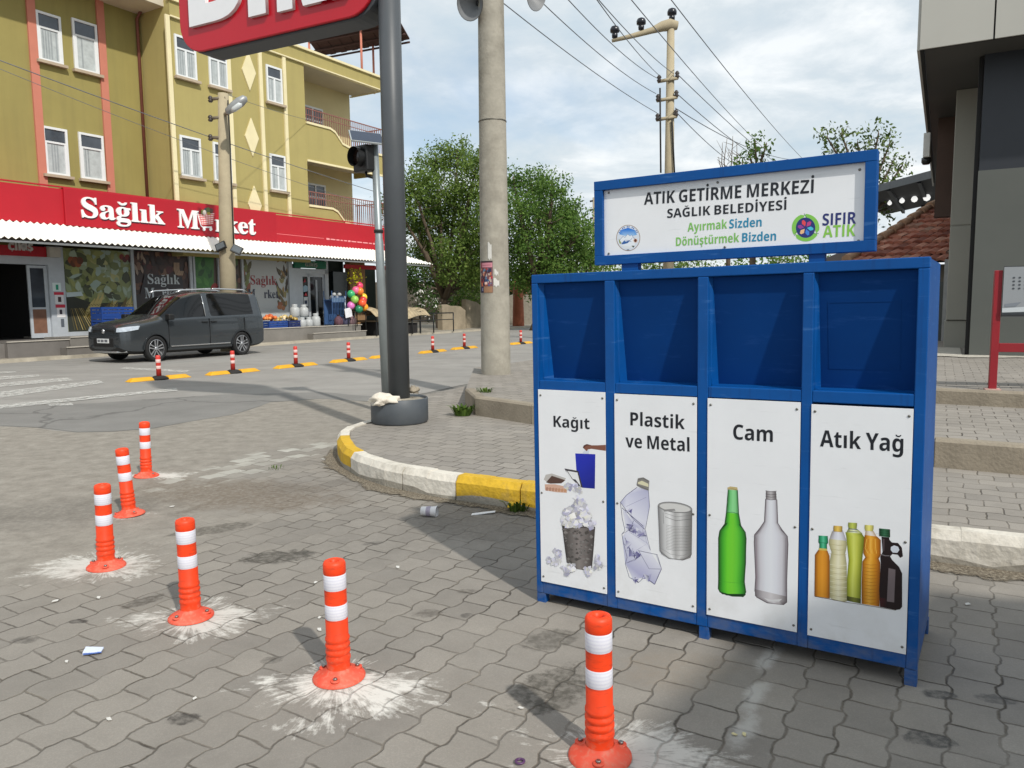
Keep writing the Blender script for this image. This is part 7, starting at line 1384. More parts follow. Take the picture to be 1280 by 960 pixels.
# ================================================================== TREES AND PLANTS
def leaf_material(name, dark, light, trans=0.25):
    g = NG(name); ge = g.N.new('ShaderNodeNewGeometry')
    c = g.ramp(ge.outputs['Random Per Island'], [(0.0, L3(dark)), (0.55, tuple((a + b) / 2 for a, b in zip(L3(dark), L3(light)))), (1.0, L3(light))])
    c = g.mix(g.mapr(g.noise(.5, 4, .6), .35, .65, 0, .55), c, L3(dark))
    g.K.new(c, g.b.inputs['Base Color']); g.b.inputs['Roughness'].default_value = .6; g.b.inputs['Specular IOR Level'].default_value = .1
    tr_ = g.N.new('ShaderNodeBsdfTranslucent'); g.K.new(c, tr_.inputs['Color']); ms = g.N.new('ShaderNodeMixShader'); ms.inputs[0].default_value = trans
    g.K.new(g.b.outputs[0], ms.inputs[1]); g.K.new(tr_.outputs[0], ms.inputs[2]); g.K.new(ms.outputs[0], g.out.inputs['Surface']); return g.m
LF_a = leaf_material('leaf_mid_green', (80, 106, 48), (142, 162, 86), .4); LF_b = leaf_material('leaf_deep_green', (72, 104, 48), (130, 158, 80), .4); LF_c = leaf_material('leaf_spring', (58, 78, 34), (134, 152, 88)); LF_d = leaf_material('leaf_dark', (44, 64, 32), (88, 114, 58)); LF_e = leaf_material('leaf_hedge', (60, 90, 30), (140, 164, 66)); LF_p = leaf_material('petal_white', (206, 204, 200), (240, 238, 232), .1)
bark = mat('bark', (92, 80, 66), .95, var=.25, scale=6, bump=.6, bscale=14); bark2 = mat('bark_pale', (150, 138, 120), .95, var=.2, scale=5, bump=.5)
def leaves(mb, c, r, n, size, q, flat=.75, m=0, up=.3):
    """leaves scattered in a lumpy ball, thicker towards its skin, bunched on short twigs"""
    k = 0
    while k < n:
        d = Vector((q.gauss(0, 1), q.gauss(0, 1), q.gauss(0, 1) * flat)).normalized(); rr = r * (q.random() ** .45); tw = Vector(c) + d * rr
        for _ in range(q.randint(3, 7)):
            p = tw + Vector((q.gauss(0, 1), q.gauss(0, 1), q.gauss(0, 1))) * size * 1.1; nrm = Vector((q.gauss(0, 1), q.gauss(0, 1), q.gauss(up, 1))).normalized(); a = nrm.orthogonal().normalized(); a = Matrix.Rotation(q.uniform(0, 6.28), 3, nrm) @ a; b_ = nrm.cross(a); s = size * q.uniform(.6, 1.25)
            mb.face([p - a * s * .6, p - b_ * s * .28, p + a * s * .6, p + b_ * s * .28], m); k += 1
def tree(name, label, base, trunk_r, clumps, size, dens, leafm, seed, fork=.42, group='trees beyond the street', barkm=None, cat='tree', twig=True):
    q = random.Random(seed); base = Vector(base); t = thing(name, label, cat, group, loc=base); cl = [(Vector(c) - base, r) for c, r in clumps]
    cen = sum((c for c, r in cl), Vector()) / len(cl); zf = min(c.z - r for c, r in cl) * fork + cen.z * .15; f = Vector((cen.x * .3, cen.y * .3, max(zf, .3)))
    m = MB(); mid = f * .5 + Vector((trunk_r * q.uniform(-1, 1), 0, 0)); m.tube([(0, 0, -.1), (0, 0, .15), mid, f], [trunk_r * 1.5, trunk_r * 1.15, trunk_r, trunk_r * .85], 10); m.build('trunk', barkm or bark, t)
    for c, r in cl:
        m = MB(); j = Vector((q.uniform(-.3, .3), q.uniform(-.3, .3), q.uniform(-.2, .4))) * r; e = c + Vector((0, 0, r * .35)); m.tube([f - Vector((0, 0, .05)), f.lerp(c, .5) + j, c, e], [trunk_r * .55, trunk_r * .36, trunk_r * .2, trunk_r * .06], 6)
        if twig:
            for _ in range(5):
                s0 = f.lerp(c, q.uniform(.5, 1)) + j * .3; d = Vector((q.gauss(0, 1), q.gauss(0, 1), q.uniform(0, 1.4))).normalized(); m.tube([s0, s0 + d * r * .5, s0 + d * r * .95 + Vector((0, 0, r * .1))], [trunk_r * .14, trunk_r * .09, trunk_r * .03], 4)
        m.build('limb', barkm or bark, t)
    m = MB()
    for c, r in cl:
        leaves(m, c, r, int(dens * r * r / (size * size)), size, q)
        for _ in range(6):
            d = Vector((q.gauss(0, 1), q.gauss(0, 1), q.gauss(.3, .8))).normalized(); leaves(m, c + d * r * q.uniform(.8, 1.15), r * q.uniform(.18, .38), int(dens * r * r / (size * size) * .05), size, q)
    m.build('crown', leafm, t); return t
def px_clumps(lst, Y, jit, seed):
    q = random.Random(seed); return [(AT(x, y, Y + q.uniform(-jit, jit)), r * Y / FPX) for x, y, r in lst]
YT = 45
tree('broadleaf_tree', 'bushy green tree beyond the right end of the shop, behind the dark steel pole', AT(552, 398, YT).xy.to_3d(), .30, px_clumps([(515, 232, 27), (545, 205, 25), (572, 196, 23), (596, 205, 20), (550, 245, 34), (590, 245, 34), (520, 280, 32), (560, 285, 38), (600, 285, 32), (575, 325, 34), (535, 318, 26), (606, 325, 28), (590, 350, 22), (497, 262, 22)], YT, 2.2, 1), .17, 26.0, LF_a, 21)
tree('broadleaf_tree', 'dense deep green tree right of the concrete pole, behind the left end of the bin', AT(672, 402, 42).xy.to_3d(), .34, px_clumps([(642, 226, 18), (664, 232, 24), (690, 235, 20), (648, 262, 30), (682, 268, 32), (708, 272, 26), (645, 305, 32), (680, 310, 36), (712, 305, 30), (732, 315, 20), (660, 345, 30), (725, 290, 20), (738, 335, 16), (700, 340, 30)], 42, 2.2, 2), .165, 26.0, LF_b, 22)
tree('broadleaf_tree', 'shadowy dark tree low behind the corner of the shop and the thick concrete pole', AT(610, 400, 56).xy.to_3d(), .25, px_clumps([(525, 335, 32), (560, 350, 30), (600, 350, 34), (640, 345, 30), (680, 350, 34), (505, 350, 20), (580, 372, 20), (630, 372, 22), (540, 375, 22)], 56, 2, 3), .22, 16.0, LF_d, 23)
YR_ = 34
tree('sparse_tree', 'sparse light green tree standing behind the right top corner of the bin sign', AT(1078, 400, YR_).xy.to_3d(), .16, px_clumps([(1034, 172, 11), (1052, 168, 12), (1046, 190, 13), (1072, 180, 14), (1098, 168, 13), (1112, 180, 12), (1090, 195, 15), (1062, 205, 14), (1116, 203, 12), (1106, 222, 14), (1128, 207, 10), (1085, 222, 14), (1040, 215, 13), (1118, 240, 12), (1098, 245, 12), (1108, 262, 12)], YR_, 1.0, 4), .17, 8, LF_c, 24, fork=.75, group=None)
tree('leafy_sapling', 'leafy treetop peeping over the middle of the bin sign', AT(940, 400, 17).xy.to_3d(), .07, px_clumps([(944, 178, 8), (936, 192, 9), (952, 196, 9), (958, 180, 6), (928, 205, 9), (945, 210, 10)], 17, .3, 5), .085, 9, LF_b, 25, fork=.8, group=None)
bt = AT(910, 400, 30); bare = thing('bare_tree', 'bare grey twigs reaching up behind the bin sign, left of the small treetop', 'tree', loc=(bt.x, 30, 0)); q = random.Random(8)
m = MB(); top0 = AT(911, 232, 30) - Vector((bt.x, 30, 0)); m.tube([(0, 0, 0), top0 * .6, top0], [.12, .08, .05], 6); m.build('trunk', bark, bare)
for (tx, ty) in ((903, 178), (909, 172), (916, 170), (921, 178), (898, 196), (927, 190)):
    e = AT(tx, ty, 30 + q.uniform(-.5, .5)) - Vector((bt.x, 30, 0)); m = MB(); m.tube([top0 * q.uniform(.9, 1), top0.lerp(e, .5) + Vector((q.uniform(-.2, .2), 0, 0)), e], [.03, .02, .008], 5)
    for _ in range(4): s0 = top0.lerp(e, q.uniform(.3, .9)); m.tube([s0, s0 + Vector((q.uniform(-.4, .4), q.uniform(-.3, .3), q.uniform(.1, .5)))], [.012, .005], 4)
    m.build('branch', bark, bare)
tree('broadleaf_tree', 'olive tree mass at the far end of the street behind the distant pale pole', AT(735, 395, 75).xy.to_3d(), .3, px_clumps([(700, 330, 22), (725, 325, 18), (742, 332, 14), (755, 330, 16), (668, 372, 20), (690, 375, 16)], 75, 2, 6), .36, 12, LF_a, 26)
tree('broadleaf_tree', 'low green tree glimpsed through the gap under the left half of the bin sign', AT(830, 400, 58).xy.to_3d(), .2, px_clumps([(790, 340, 24), (825, 332, 24), (860, 336, 24), (895, 342, 22), (840, 360, 24), (800, 365, 20)], 58, 2, 9), .30, 12, LF_a, 27)
tree('broadleaf_tree', 'low green tree glimpsed through the gap under the right half of the bin sign', AT(975, 400, 55).xy.to_3d(), .2, px_clumps([(930, 340, 22), (965, 328, 24), (1000, 330, 24), (1030, 338, 20), (980, 358, 24), (945, 362, 20)], 55, 2, 10), .30, 12, LF_b, 28)
def bush(name, label, px, py, Y, clumps, size, dens, ms, seed, cat='bush', z0=None, white=0):
    q = random.Random(seed); b0 = AT(px, py, Y); base = Vector((b0.x, Y, b0.z if z0 is None else z0)); t = thing(name, label, cat, loc=base); m = MB(); st_ = MB()
    for (x, y, r) in clumps:
        c = AT(x, y, Y + q.uniform(-.3, .3)) - base; rr = r * Y / FPX; leaves(m, c, rr, int(dens * rr * rr / size ** 2), size, q); st_.tube([(q.uniform(-.1, .1), 0, 0), c * .6, c], [.03, .02, .008], 5)
        if white: leaves(m, c, rr, int(white * rr * rr / size ** 2), size * 1.15, q, m=1)
    st_.build('stem', bark, t); m.build('foliage', ms, t); return t
bush('flowering_bush', 'dark bush covered with white blossom at the right end of the shop front', 534, 395, 38.8, [(530, 366, 9), (540, 372, 10), (528, 380, 9), (543, 384, 9), (536, 392, 8)], .13, 5, [LF_d, LF_p], 31, white=1.5)
bush('hedge_bush', 'bright green bush behind the low broken wall, left of the concrete pole', 588, 400, 47, [(575, 372, 9), (590, 370, 11), (600, 378, 10), (582, 385, 8), (596, 392, 8)], .16, 7, LF_e, 32)
bush('dry_bush', 'rusty dry bush beside the left edge of the bin, far across the street', 650, 372, 52, [(646, 360, 7), (655, 362, 8), (650, 368, 6), (660, 356, 6)], .16, 5, leaf_material('leaf_dry', (96, 62, 40), (168, 122, 84)), 33)
def tuft(label, p, h, n, seed, lm, spread=.1, cat='weed'):
    q = random.Random(seed); t = MB()
    for _ in range(n):
        a = q.uniform(0, 6.28); r = spread * q.random() ** .5; c = Vector((r * math.cos(a), r * math.sin(a), 0)); hh = h * q.uniform(.4, 1); o = Vector((math.cos(a), math.sin(a), 0)) * hh * q.uniform(.2, .9); w = Vector((-math.sin(a), math.cos(a), 0)) * h * .07
        t.face([c - w, c + w, c + o * .5 + Vector((0, 0, hh * .7)) + w * 1.2, c + o * .5 + Vector((0, 0, hh * .7)) - w * 1.2]); t.face([c + o * .5 + Vector((0, 0, hh * .7)) - w * 1.2, c + o * .5 + Vector((0, 0, hh * .7)) + w * 1.2, c + o + Vector((0, 0, hh * .8))])
    o = t.build('weed', lm); o.location = p; return tag(o, label, cat)
LW = leaf_material('leaf_weed', (52, 74, 30), (112, 138, 62))
tuft('green weed at the foot of the terrace step corner', G(578, 519, Z1), .17, 70, 41, LW, .10); tuft('flat green weed growing on top of the terrace corner', G(606, 490, Z2), .07, 70, 42, LW, .10); tuft('small green weed at the foot of the yellow kerb beside the bin', G(648, 638, .01), .11, 50, 43, LW, .07)
tuft('tiny weed in the paver joints left of the kerb corner', G(345, 586, .005), .04, 24, 44, LW, .07)
yf = rock('yellow_flower', G(640, 632, .05), .03, .03, .025, 9, mat('flower_yellow', (226, 186, 50), .8), 'small yellow blossom by the weed at the kerb foot', 'flower')

# ================================================================== RIGHT SIDE: THE GREY SHOP BUILDING, BOARD, HOUSE AND CANOPY
WD = Vector((math.sin(R(119.3)), math.cos(R(119.3)), 0))
FC = Vector((6.40, 12.44, 0)); GF = Frame(FC, WD, (0, 0, 1))      # x along the front, y into the building
GB = thing('grey_shop_building', 'modern grey building with pale overhanging fascia and dark recessed wall at the right edge', 'building', M=GF.mat())
ZS = 5.35
fas = mat('fascia_panel', (174, 172, 164), .4, .05, var=.03, scale=.6, dirt=.06); sof = mat('soffit_panel', (70, 69, 66), .6, var=.06, scale=.8); gw = mat('grey_wall_panel', (84, 87, 83), .7, var=.06, scale=.8, dirt=.12, dirtcol=(104, 104, 98)); gd = mat('soffit_shade_band', (36, 40, 47), .5, var=.15, scale=.7); colm = mat('pilaster_panel', (152, 150, 140), .55, var=.05, scale=.8); gap = mat('joint_dark', (22, 22, 22), .8)
jx = [MKx for MKx in (GF.on(1244, 20, 0)[0],)][0]
b = MB(); x = 0.0; k = 0
while x < 9:
    x1 = jx - .012 if k == 0 else x + 1.55; b.box(x, x1, 0, .04, ZS, ZS + 2.6); x = (jx + .012) if k == 0 else x1 + .024; k += 1
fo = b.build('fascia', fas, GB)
b = MB(); b.box(-.0, 9.5, .0405, .09, ZS + .002, ZS + 2.6); b.box(-.0, .05, .0905, 16, ZS, ZS + 2.6); b.build('fascia_backing', [gap], GB)
b = MB(); y = .0405
while y < 15: b.box(-.04, -.0005, y, y + 2.38, ZS, ZS + 2.6); y += 2.4
b.build('side_fascia', fas, GB)
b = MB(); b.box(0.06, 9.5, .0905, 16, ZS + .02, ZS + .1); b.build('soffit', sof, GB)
(xw, _) = GF.on(1211, 444, .88)
b = MB(); b.box(xw, 9.5, .88, 1.15, .5, 3.55, 0); b.box(xw + .01, 9.5, .89, 1.14, 3.55, ZS + .02, 1); b.build('wall', [gw, gd], GB)  # upper wall coloured darker: painted shade under the soffit, no separate glass
b = MB(); b.box(xw, xw + .25, 1.15, 15, .5, ZS + .02, 0); b.build('side_wall', gw, GB)
b = MB(); b.box(xw - .06, xw - .002, .95, 1.12, .5, ZS, 0); b.build('corner_gap', gap, GB)
yc = 3.1; (xa, _), (xb, _) = GF.on(1187, 300, yc), GF.on(1226, 300, yc); (_, zj) = GF.on(1200, 282, yc); (_, zb_) = GF.on(1195, 400, yc)
b = MB(); b.box(xa, xb + .1, yc, yc + .7, zj + .012, ZS + .02); b.box(xa, xb + .1, yc, yc + .7, zb_, zj - .012); b.box(xa + .01, xb + .09, yc + .02, yc + .68, zj - .02, zj + .02); b.box(xa - .02, xb + .08, yc + .04, yc + .7, .5, zb_ - .012); b.build('pilaster', colm, GB, bevel=.01)
b = MB(); yb_ = 5.5; (x0, _), (x1, _) = GF.on(1169, 240, yb_), GF.on(1188, 240, yb_); (_, z0) = GF.on(1175, 271, yb_); b.box(x0, x1 + .4, yb_, yb_ + .3, z0, ZS + .02); b.build('brown_panel', mat('rusty_panel', (82, 62, 52), .7, var=.15, scale=1.5), GB)
b = MB(); (x0, _), (x1, _) = GF.on(1166, 380, 6.5), GF.on(1190, 380, 6.5); (_, z0) = GF.on(1175, 352, 6.5); b.box(x0 - .3, x1 + .3, 6.5, 6.8, .4, z0, 0); b.box(x0 + .2, x0 + .3, 6.4, 6.49, .4, z0 + .5, 1); b.build('rear_wall', [gw, mat('pale_pipe', (170, 170, 168), .5)], GB)
(xc, zc) = GF.on(1158.5, 181, 4.0)
b = MB(); b.box(xc - .06, xc + .06, 3.9, 4.3, zc - .25, zc + .22); cam_ = b.build('camera_bracket', mat('white_plastic', (206, 206, 202), .5), GB, bevel=.01); b = MB(); b.lathe([(.06, zc - .38), (.09, zc - .33), (.09, zc - .25)], 12, (xc, 4.05, 0)); b.build('camera_dome', mat('dome_black', (16, 16, 18), .1), cam_)
def rubble(): 
    g = NG('mortar_rubble'); n = g.noise(9, 8, .75); g.K.new(g.ramp(n, [(.3, (.30, .28, .24)), (.5, (.46, .43, .37)), (.7, (.60, .57, .50))]), g.b.inputs['Base Color']); g.b.inputs['Roughness'].default_value = .95; g.K.new(g.bump(n, .8, .02).outputs[0], g.b.inputs['Normal']); return g.m
pts = [GF.w(xx, .36 + .1 * math.sin(xx * 5) + .05 * math.sin(xx * 13), 0).xy for xx in [xw - 1.4 + k * .12 for k in range(70)]] + [GF.w(xx, .879, 0).xy for xx in (xw + 7, xw - .1)] + [GF.w(xw - .1, 3.0, 0).xy, GF.w(xw - 1.4, 3.0, 0).xy]
sheet('mortar_strip', pts, Z3 + .008, rubble())

# ---- red framed notice board standing on the upper terrace edge
redf = mat('board_red_paint', (138, 22, 34), .45, var=.06, scale=4, dirt=.12)
NB0 = G(1240, 487, Z3); NF = Frame(NB0, Vector((.93, -.36, 0)), (0, 0, 1)); nb = thing('notice_board', 'red metal frame with a grey printed board on the terrace edge at the right', 'notice board', M=NF.mat())
ztop_ = NF.on(1250, 338, 0)[1]
for x in (0.0, 1.35):
    b = MB(); b.box(x - .035, x + .035, -.03, .03, .0, ztop_); b.build('post', redf, nb, bevel=.004); b = MB(); b.box(x - .07, x + .07, -.06, .06, .0, .012); b.build('foot_plate', mat('pink_primer', (196, 160, 150), .8), nb)
za, zb2 = NF.on(1262, 429, 0)[1], NF.on(1262, 440, 0)[1]; b = MB(); b.box(.0355, 1.3145, -.025, .025, zb2, za); b.build('rail', redf, nb, bevel=.003)
zt_, zl_ = NF.on(1262, 335, -.05)[1], NF.on(1262, 396, -.05)[1]; x0 = NF.on(1253.5, 365, -.05)[0]
b = MB(); b.box(x0, 1.5, -.06, -.032, zl_, zt_ + .02); b.build('board', mat('board_back', (60, 62, 64), .6), nb); A = Art(-.0605, step=.00006, to=lambda u, v: (x0 + u * (1.5 - x0), zl_ + .02 + v * (zt_ - zl_ - .01)))
A.poly([(0, 0), (1, 0), (1, 1), (0, 1)], (140, 144, 148)); qq = random.Random(5)
for k in range(46):
    u, v = qq.uniform(0, .9), qq.uniform(.06, .9); A.poly([(u, v), (u + qq.uniform(.03, .16), v + qq.uniform(-.02, .02)), (u + qq.uniform(.03, .14), v + qq.uniform(.05, .12)), (u, v + .06)], qq.choice(((120, 126, 134), (104, 112, 124), (150, 154, 158), (170, 172, 172), (96, 112, 140))))
for i in range(12):
    for j in range(4): A.disc((.06 + i * .035, .55 + j * .075), .008, .02, (70, 74, 80), 8)
A.poly([(0, .05), (.5, .1), (1, .08), (1, .2), (.4, .22), (0, .14)], (186, 192, 196)); A.poly([(0, 0), (1, 0), (1, .06), (0, .05)], (54, 58, 62)); A.build('board_print', nb)
# bench of boards behind the frame
bn0 = G(1268, 437, Z3); BNF = Frame(bn0 + Vector((.1, .5, 0)), Vector((.93, -.36, 0)), (0, 0, 1)); bn = thing('timber_bench', 'plain timber bench seen through the red notice board frame', 'bench', M=BNF.mat()); wood = mat('bench_wood', (132, 110, 86), .8, var=.15, scale=4)
b = MB(); b.box(-.15, 1.6, -.2, .2, .42, .46); b.build('seat', wood, bn); b = MB(); b.box(-.15, 1.6, .17, .21, .52, .78); b.build('backrest', wood, bn)
for x in (-.05, 1.4):
    b = MB(); b.box(x, x + .06, -.16, .16, 0, .42); b.build('leg', wood, bn); b = MB(); b.box(x + .005, x + .055, .16, .1695, .3, .78); b.build('back_support', wood, bn)

# ---- tiled house behind the bin
def tile_material():
    g = NG('roof_tile'); ge = g.N.new('ShaderNodeNewGeometry'); c = g.ramp(ge.outputs['Random Per Island'], [(0, L3((132, 78, 64))), (.3, L3((170, 104, 84))), (.6, L3((194, 130, 108))), (.85, L3((212, 156, 132))), (1, L3((150, 126, 110)))]); c = g.mix(g.mapr(g.noise(6, 6, .7), .45, .7, 0, .5), c, L3((104, 78, 66))); g.K.new(c, g.b.inputs['Base Color']); g.b.inputs['Roughness'].default_value = .9; return g.m
tm = tile_material()
HE0, HE1 = AT(1058, 330, 19), AT(1330, 322, 17.5); HR0, HR1 = AT(1172, 256, 23), AT(1330, 250, 21.8)
hs = thing('tiled_house', 'low house with a worn red tiled hip roof behind the right end of the bin', 'house')
mb = MB(); nr = 11
for i in range(nr):
    t0, t1 = i / nr, (i + 1.12) / nr; l0, r0, l1, r1 = HE0.lerp(HR0, t0), HE1.lerp(HR1, t0), HE0.lerp(HR0, min(t1, 1)), HE1.lerp(HR1, min(t1, 1)); n = int((r0 - l0).length / .21); up_ = Vector((0, -.02, .07))
    for j in range(n):
        a, e = (j + .03 * rnd.random()) / n, (j + .98) / n; hmp = Vector((0, 0, .035)); p = [l0.lerp(r0, a), l0.lerp(r0, e), l1.lerp(r1, e), l1.lerp(r1, a)]; mid0, mid1 = l0.lerp(r0, (a + e) / 2) + hmp, l1.lerp(r1, (a + e) / 2) + hmp; jz = Vector((0, 0, rnd.uniform(-.012, .012)))
        P = [v + up_ + jz for v in (p[0], mid0, p[1])]; Q = [v + jz for v in (p[3], mid1, p[2])]; D = [v + jz for v in (p[0], mid0, p[1])]
        ids = [mb.P(v) for v in P + Q + D]
        for f in ((0, 1, 4, 3), (1, 2, 5, 4), (6, 7, 1, 0), (7, 8, 2, 1)): mb.f.append([ids[v] for v in f]); mb.m.append(0); mb.c.append(None); mb.sm.append(False)
rf = mb.build('roof', tm, hs); mb = MB()
for k in range(9):
    a, e = HE0.lerp(HR0, k / 9), HE0.lerp(HR0, (k + 1.1) / 9); mb.tube([a + Vector((0, 0, .1)), e + Vector((0, 0, .07))], [.13, .10], 8)
mb.build('hip_ridge', mat('hip_tile', (168, 134, 108), .9, var=.25, scale=4), rf); mb = MB(); hb_ = Vector((-.4, 6, 0)); mb.face([HE0 - Vector((0, 0, .03)), HE1 - Vector((0, 0, .03)), HR1 - Vector((0, 0, .05)), HR0 - Vector((0, 0, .05))]); mb.face([HE0, HE0 + Vector((1.5, 9, 0)), HR0 + Vector((1.2, 2, 0)), HR0]); mb.build('roof_deck', mat('deck_dark', (60, 44, 36), .9), hs)
mb = MB(); mb.hexa([(HE0.x + .4, HE0.y + .5, 0), (HE1.x, HE1.y + .5, 0), (HE1.x, HE1.y + 6, 0), (HE0.x + .9, HE0.y + 6, 0)], [(HE0.x + .4, HE0.y + .5, HE0.z - .05), (HE1.x, HE1.y + .5, HE1.z - .05), (HE1.x, HE1.y + 6, HE1.z), (HE0.x + .9, HE0.y + 6, HE0.z)]); mb.build('wall', mat('house_plaster', (150, 142, 128), .9, var=.12), hs)

# ---- forecourt canopy with round lamps, farther back
zc_ = 5.6; c0, c1, c2, c3 = G(1080, 242, zc_), G(1215, 207, zc_), G(1215, 244, zc_), G(1104, 269, zc_)
cn = thing('forecourt_canopy', 'dark flat canopy with a row of white round lamps under it, beyond the tiled roof', 'canopy'); cdk = mat('canopy_underside', (26, 30, 38), .7, var=.2, scale=.6)
b = MB(); v = Vector((0, 0, .12)); b.hexa([c0, c1, c2, c3], [c0 + v, c1 + v, c2 + v, c3 + v]); b.build('canopy_roof', cdk, cn)
b = MB(); e = Vector((0, -.06, 0)); b.hexa([c0 + e * 2 - v * .6, c1 + e * 2 - v * .6, c1 + e, c0 + e], [c0 + e * 2 + v * 1.6, c1 + e * 2 + v * 1.6, c1 + e + v * 1.6, c0 + e + v * 1.6]); b.build('canopy_edge', mat('canopy_edge_grey', (96, 100, 104), .5), cn)
for t in (.25, .55, .85):
    b = MB(); p, q2 = c0.lerp(c1, t), c3.lerp(c2, t); b.hexa([p - v, p - v + Vector((.14, 0, 0)), q2 - v + Vector((.14, 0, 0)), q2 - v], [p, p + Vector((.14, 0, 0)), q2 + Vector((.14, 0, 0)), q2]); b.build('beam', mat('beam_dark', (44, 50, 58), .6), cn)
for (px, py, r) in ((1112, 254, .09), (1127.5, 251, .105), (1143, 249, .125), (1158.5, 247, .14)):
    p = G(px, py, zc_ - .12); b = MB(); b.lathe([(.001, -r), (r * .7, -r * .7), (r, 0), (r * .7, r * .7), (.03, r), (.03, r + .1)], 14, p); b.build('round_lamp', mat('lamp_white', (240, 240, 238), .4, emit=.9), cn)
for p in (c3.lerp(c2, .35) - Vector((0, 1.2, 0)), c3.lerp(c2, .95) - Vector((0, 1.2, 0))): b = MB(); b.tube([(p.x, p.y, 0), (p.x, p.y, zc_)], .12, 10); b.build('post', cdk, cn)

# ---- unseen canopy added behind the viewer, outlined to shade the lower right yard
HC_ = 4.0; off = SUN_TO * ((HC_ + .25) / SUN_TO.z); poly = [(-1.35, .35), (1.0, 3.30), (1.55, 3.36), (2.12, 3.83), (3.3, 3.45), (9, .6), (10, -9), (-3, -9)]
pc_ = [(x + off.x, y + off.y) for x, y in poly]; ca = thing('unseen_shade_canopy', 'flat canopy of the shop behind the viewer that shades the right of the yard', 'canopy')
b = MB(); b.prism(pc_, HC_, HC_ + .25); b.build('canopy_roof', fas, ca)
for (x, y) in ((pc_[6][0] - 1, pc_[6][1] + 1), (pc_[7][0] + 1, pc_[7][1] + 1), (pc_[5][0] - 1, pc_[5][1] - 1.5)): b = MB(); b.box(x - .15, x + .15, y - .15, y + .15, 0, HC_); b.build('post', gw, ca)

# ================================================================== SMALL THINGS
# goods in front of the market
crate_b = mat('crate_blue', (28, 66, 138), .5, var=.08); crate_n = mat('crate_navy', (24, 40, 92), .5, var=.08)
def mw(x, y, z): return MF.w(x, y, z)
def mplace(x, y, z, rz=0): return MF.mat() @ Matrix.Translation((x, y, z)) @ Matrix.Rotation(rz, 4, 'Z')
def crate(label, x, y, z, sx, sy, sz, m, group=None, slats=3):
    t = thing('plastic_crate', label, 'crate', group, M=mplace(x, y, z)); b = MB(); b.box(0, sx, 0, sy, 0, .025); b.build('base', m, t); e = .018; hh = sz / (slats + .3 * (slats - 1))
    for i, (a, c, d, f) in enumerate(((0, sx, 0, e), (0, sx, sy - e, sy), (0, e, e, sy - e), (sx - e, sx, e, sy - e))):
        b = MB()
        for k in range(slats): b.box(a, c, d, f, .026 + k * hh * 1.3, .026 + k * hh * 1.3 + hh)
        for j in range(3):
            if c - a > d - d + .1 and i < 2: xx = a + (c - a - .03) * j / 2; b.box(xx, xx + .03, d - .002, f + .002, .026, sz)
            elif i >= 2: yy = d + (f - d - .03) * j / 2; b.box(a - .002, c + .002, yy, yy + .03, .026, sz)
        b.build('side', m, t)
    return t
for k in range(3): crate(('blue crate at the bottom of the stack behind the van bonnet', 'blue crate in the middle of the stack behind the van bonnet', 'topmost blue crate of the stack behind the van bonnet')[k], 3.45, .75, ZP + k * .30, 1.1, .6, .28, crate_b, 'blue crates stacked by the left window')
for k in range(2): crate(('lower blue crate of the right hand stack behind the van windscreen', 'upper blue crate of the right hand stack behind the van windscreen')[k], 4.62, .75, ZP + k * .30, 1.0, .6, .28, crate_b, 'blue crates stacked by the left window')
def fruit_pile(label, x, y, z, sx, sy, n, cols, seed, r=.06):
    q = random.Random(seed); ms = [mat('fruit_%d_%d_%d' % c, c, .5, var=.15) for c in cols]; t = thing('fruit_heap', label, 'fruit', M=mplace(x, y, z))
    for k in range(n):
        u, v = q.uniform(r, sx - r), q.uniform(r, sy - r); h = (1 - abs(2 * u / sx - 1)) * .16 + q.uniform(0, .05); b = MB(); rr = r * q.uniform(.8, 1.25); b.lathe([(.001, -rr), (rr * .75, -rr * .65), (rr, 0), (rr * .75, rr * .65), (.001, rr * .92)], 9, (u, v, h + rr), caps=False); b.build('fruit', ms[k % len(ms)], t)
crate('blue fruit crate left of the white gas bottles, holding orange fruit', 10.05, .55, ZP, .95, .6, .26, crate_b); crate('darker blue fruit crate beside the white gas bottles', 11.05, .55, ZP, .80, .6, .26, crate_n)
fruit_pile('heap of orange fruit piled in a blue crate just right of the van', 10.08, .58, ZP + .22, .55, .52, 26, [(226, 120, 60), (206, 96, 50), (236, 150, 80)], 1, .075); fruit_pile('heap of pale onions in the blue crates near the gas bottles', 10.62, .58, ZP + .2, 1.1, .5, 28, [(210, 186, 120), (226, 206, 170), (170, 140, 70)], 2, .065)
gasm = mat('gas_white', (176, 179, 180), .4, var=.06, dirt=.12); gasb = mat('gas_blue', (60, 90, 140), .5)
def gas(label, x, y, z, r, h):
    t = thing('gas_bottle', label, 'gas bottle', 'white gas bottles by the entrance', M=mplace(x, y, z)); b = MB(); b.lathe([(r * .8, 0), (r * .85, .02), (r, .06), (r, h * .62), (r * .8, h * .76), (r * .3, h * .82)], 18); b.build('body', gasm, t); b = MB(); b.lathe([(r * .55, h * .76), (r * .6, h * .97), (r * .55, h)], 14, caps=False); b.lathe([(r * .52, h), (r * .5, h * .8)], 14, caps=False); b.build('collar', gasm, t); b = MB(); b.lathe([(.02, h * .8), (.03, h * .92), (.02, h * .95)], 8); b.build('valve', gasb, t)
gas('white gas bottle in the back row left of the glass door, left one', 11.78, .95, ZP + .42, .20, .52); gas('white gas bottle in the back row left of the glass door, right one', 12.28, .95, ZP + .42, .20, .50); gas('small white gas bottle standing nearest the glass door', 12.62, .62, ZP, .19, .55); gas('white gas bottle at the bottom left under the raised pair', 11.85, .62, ZP, .17, .40); gas('white gas bottle at the bottom middle under the raised pair', 12.22, .62, ZP, .17, .40)
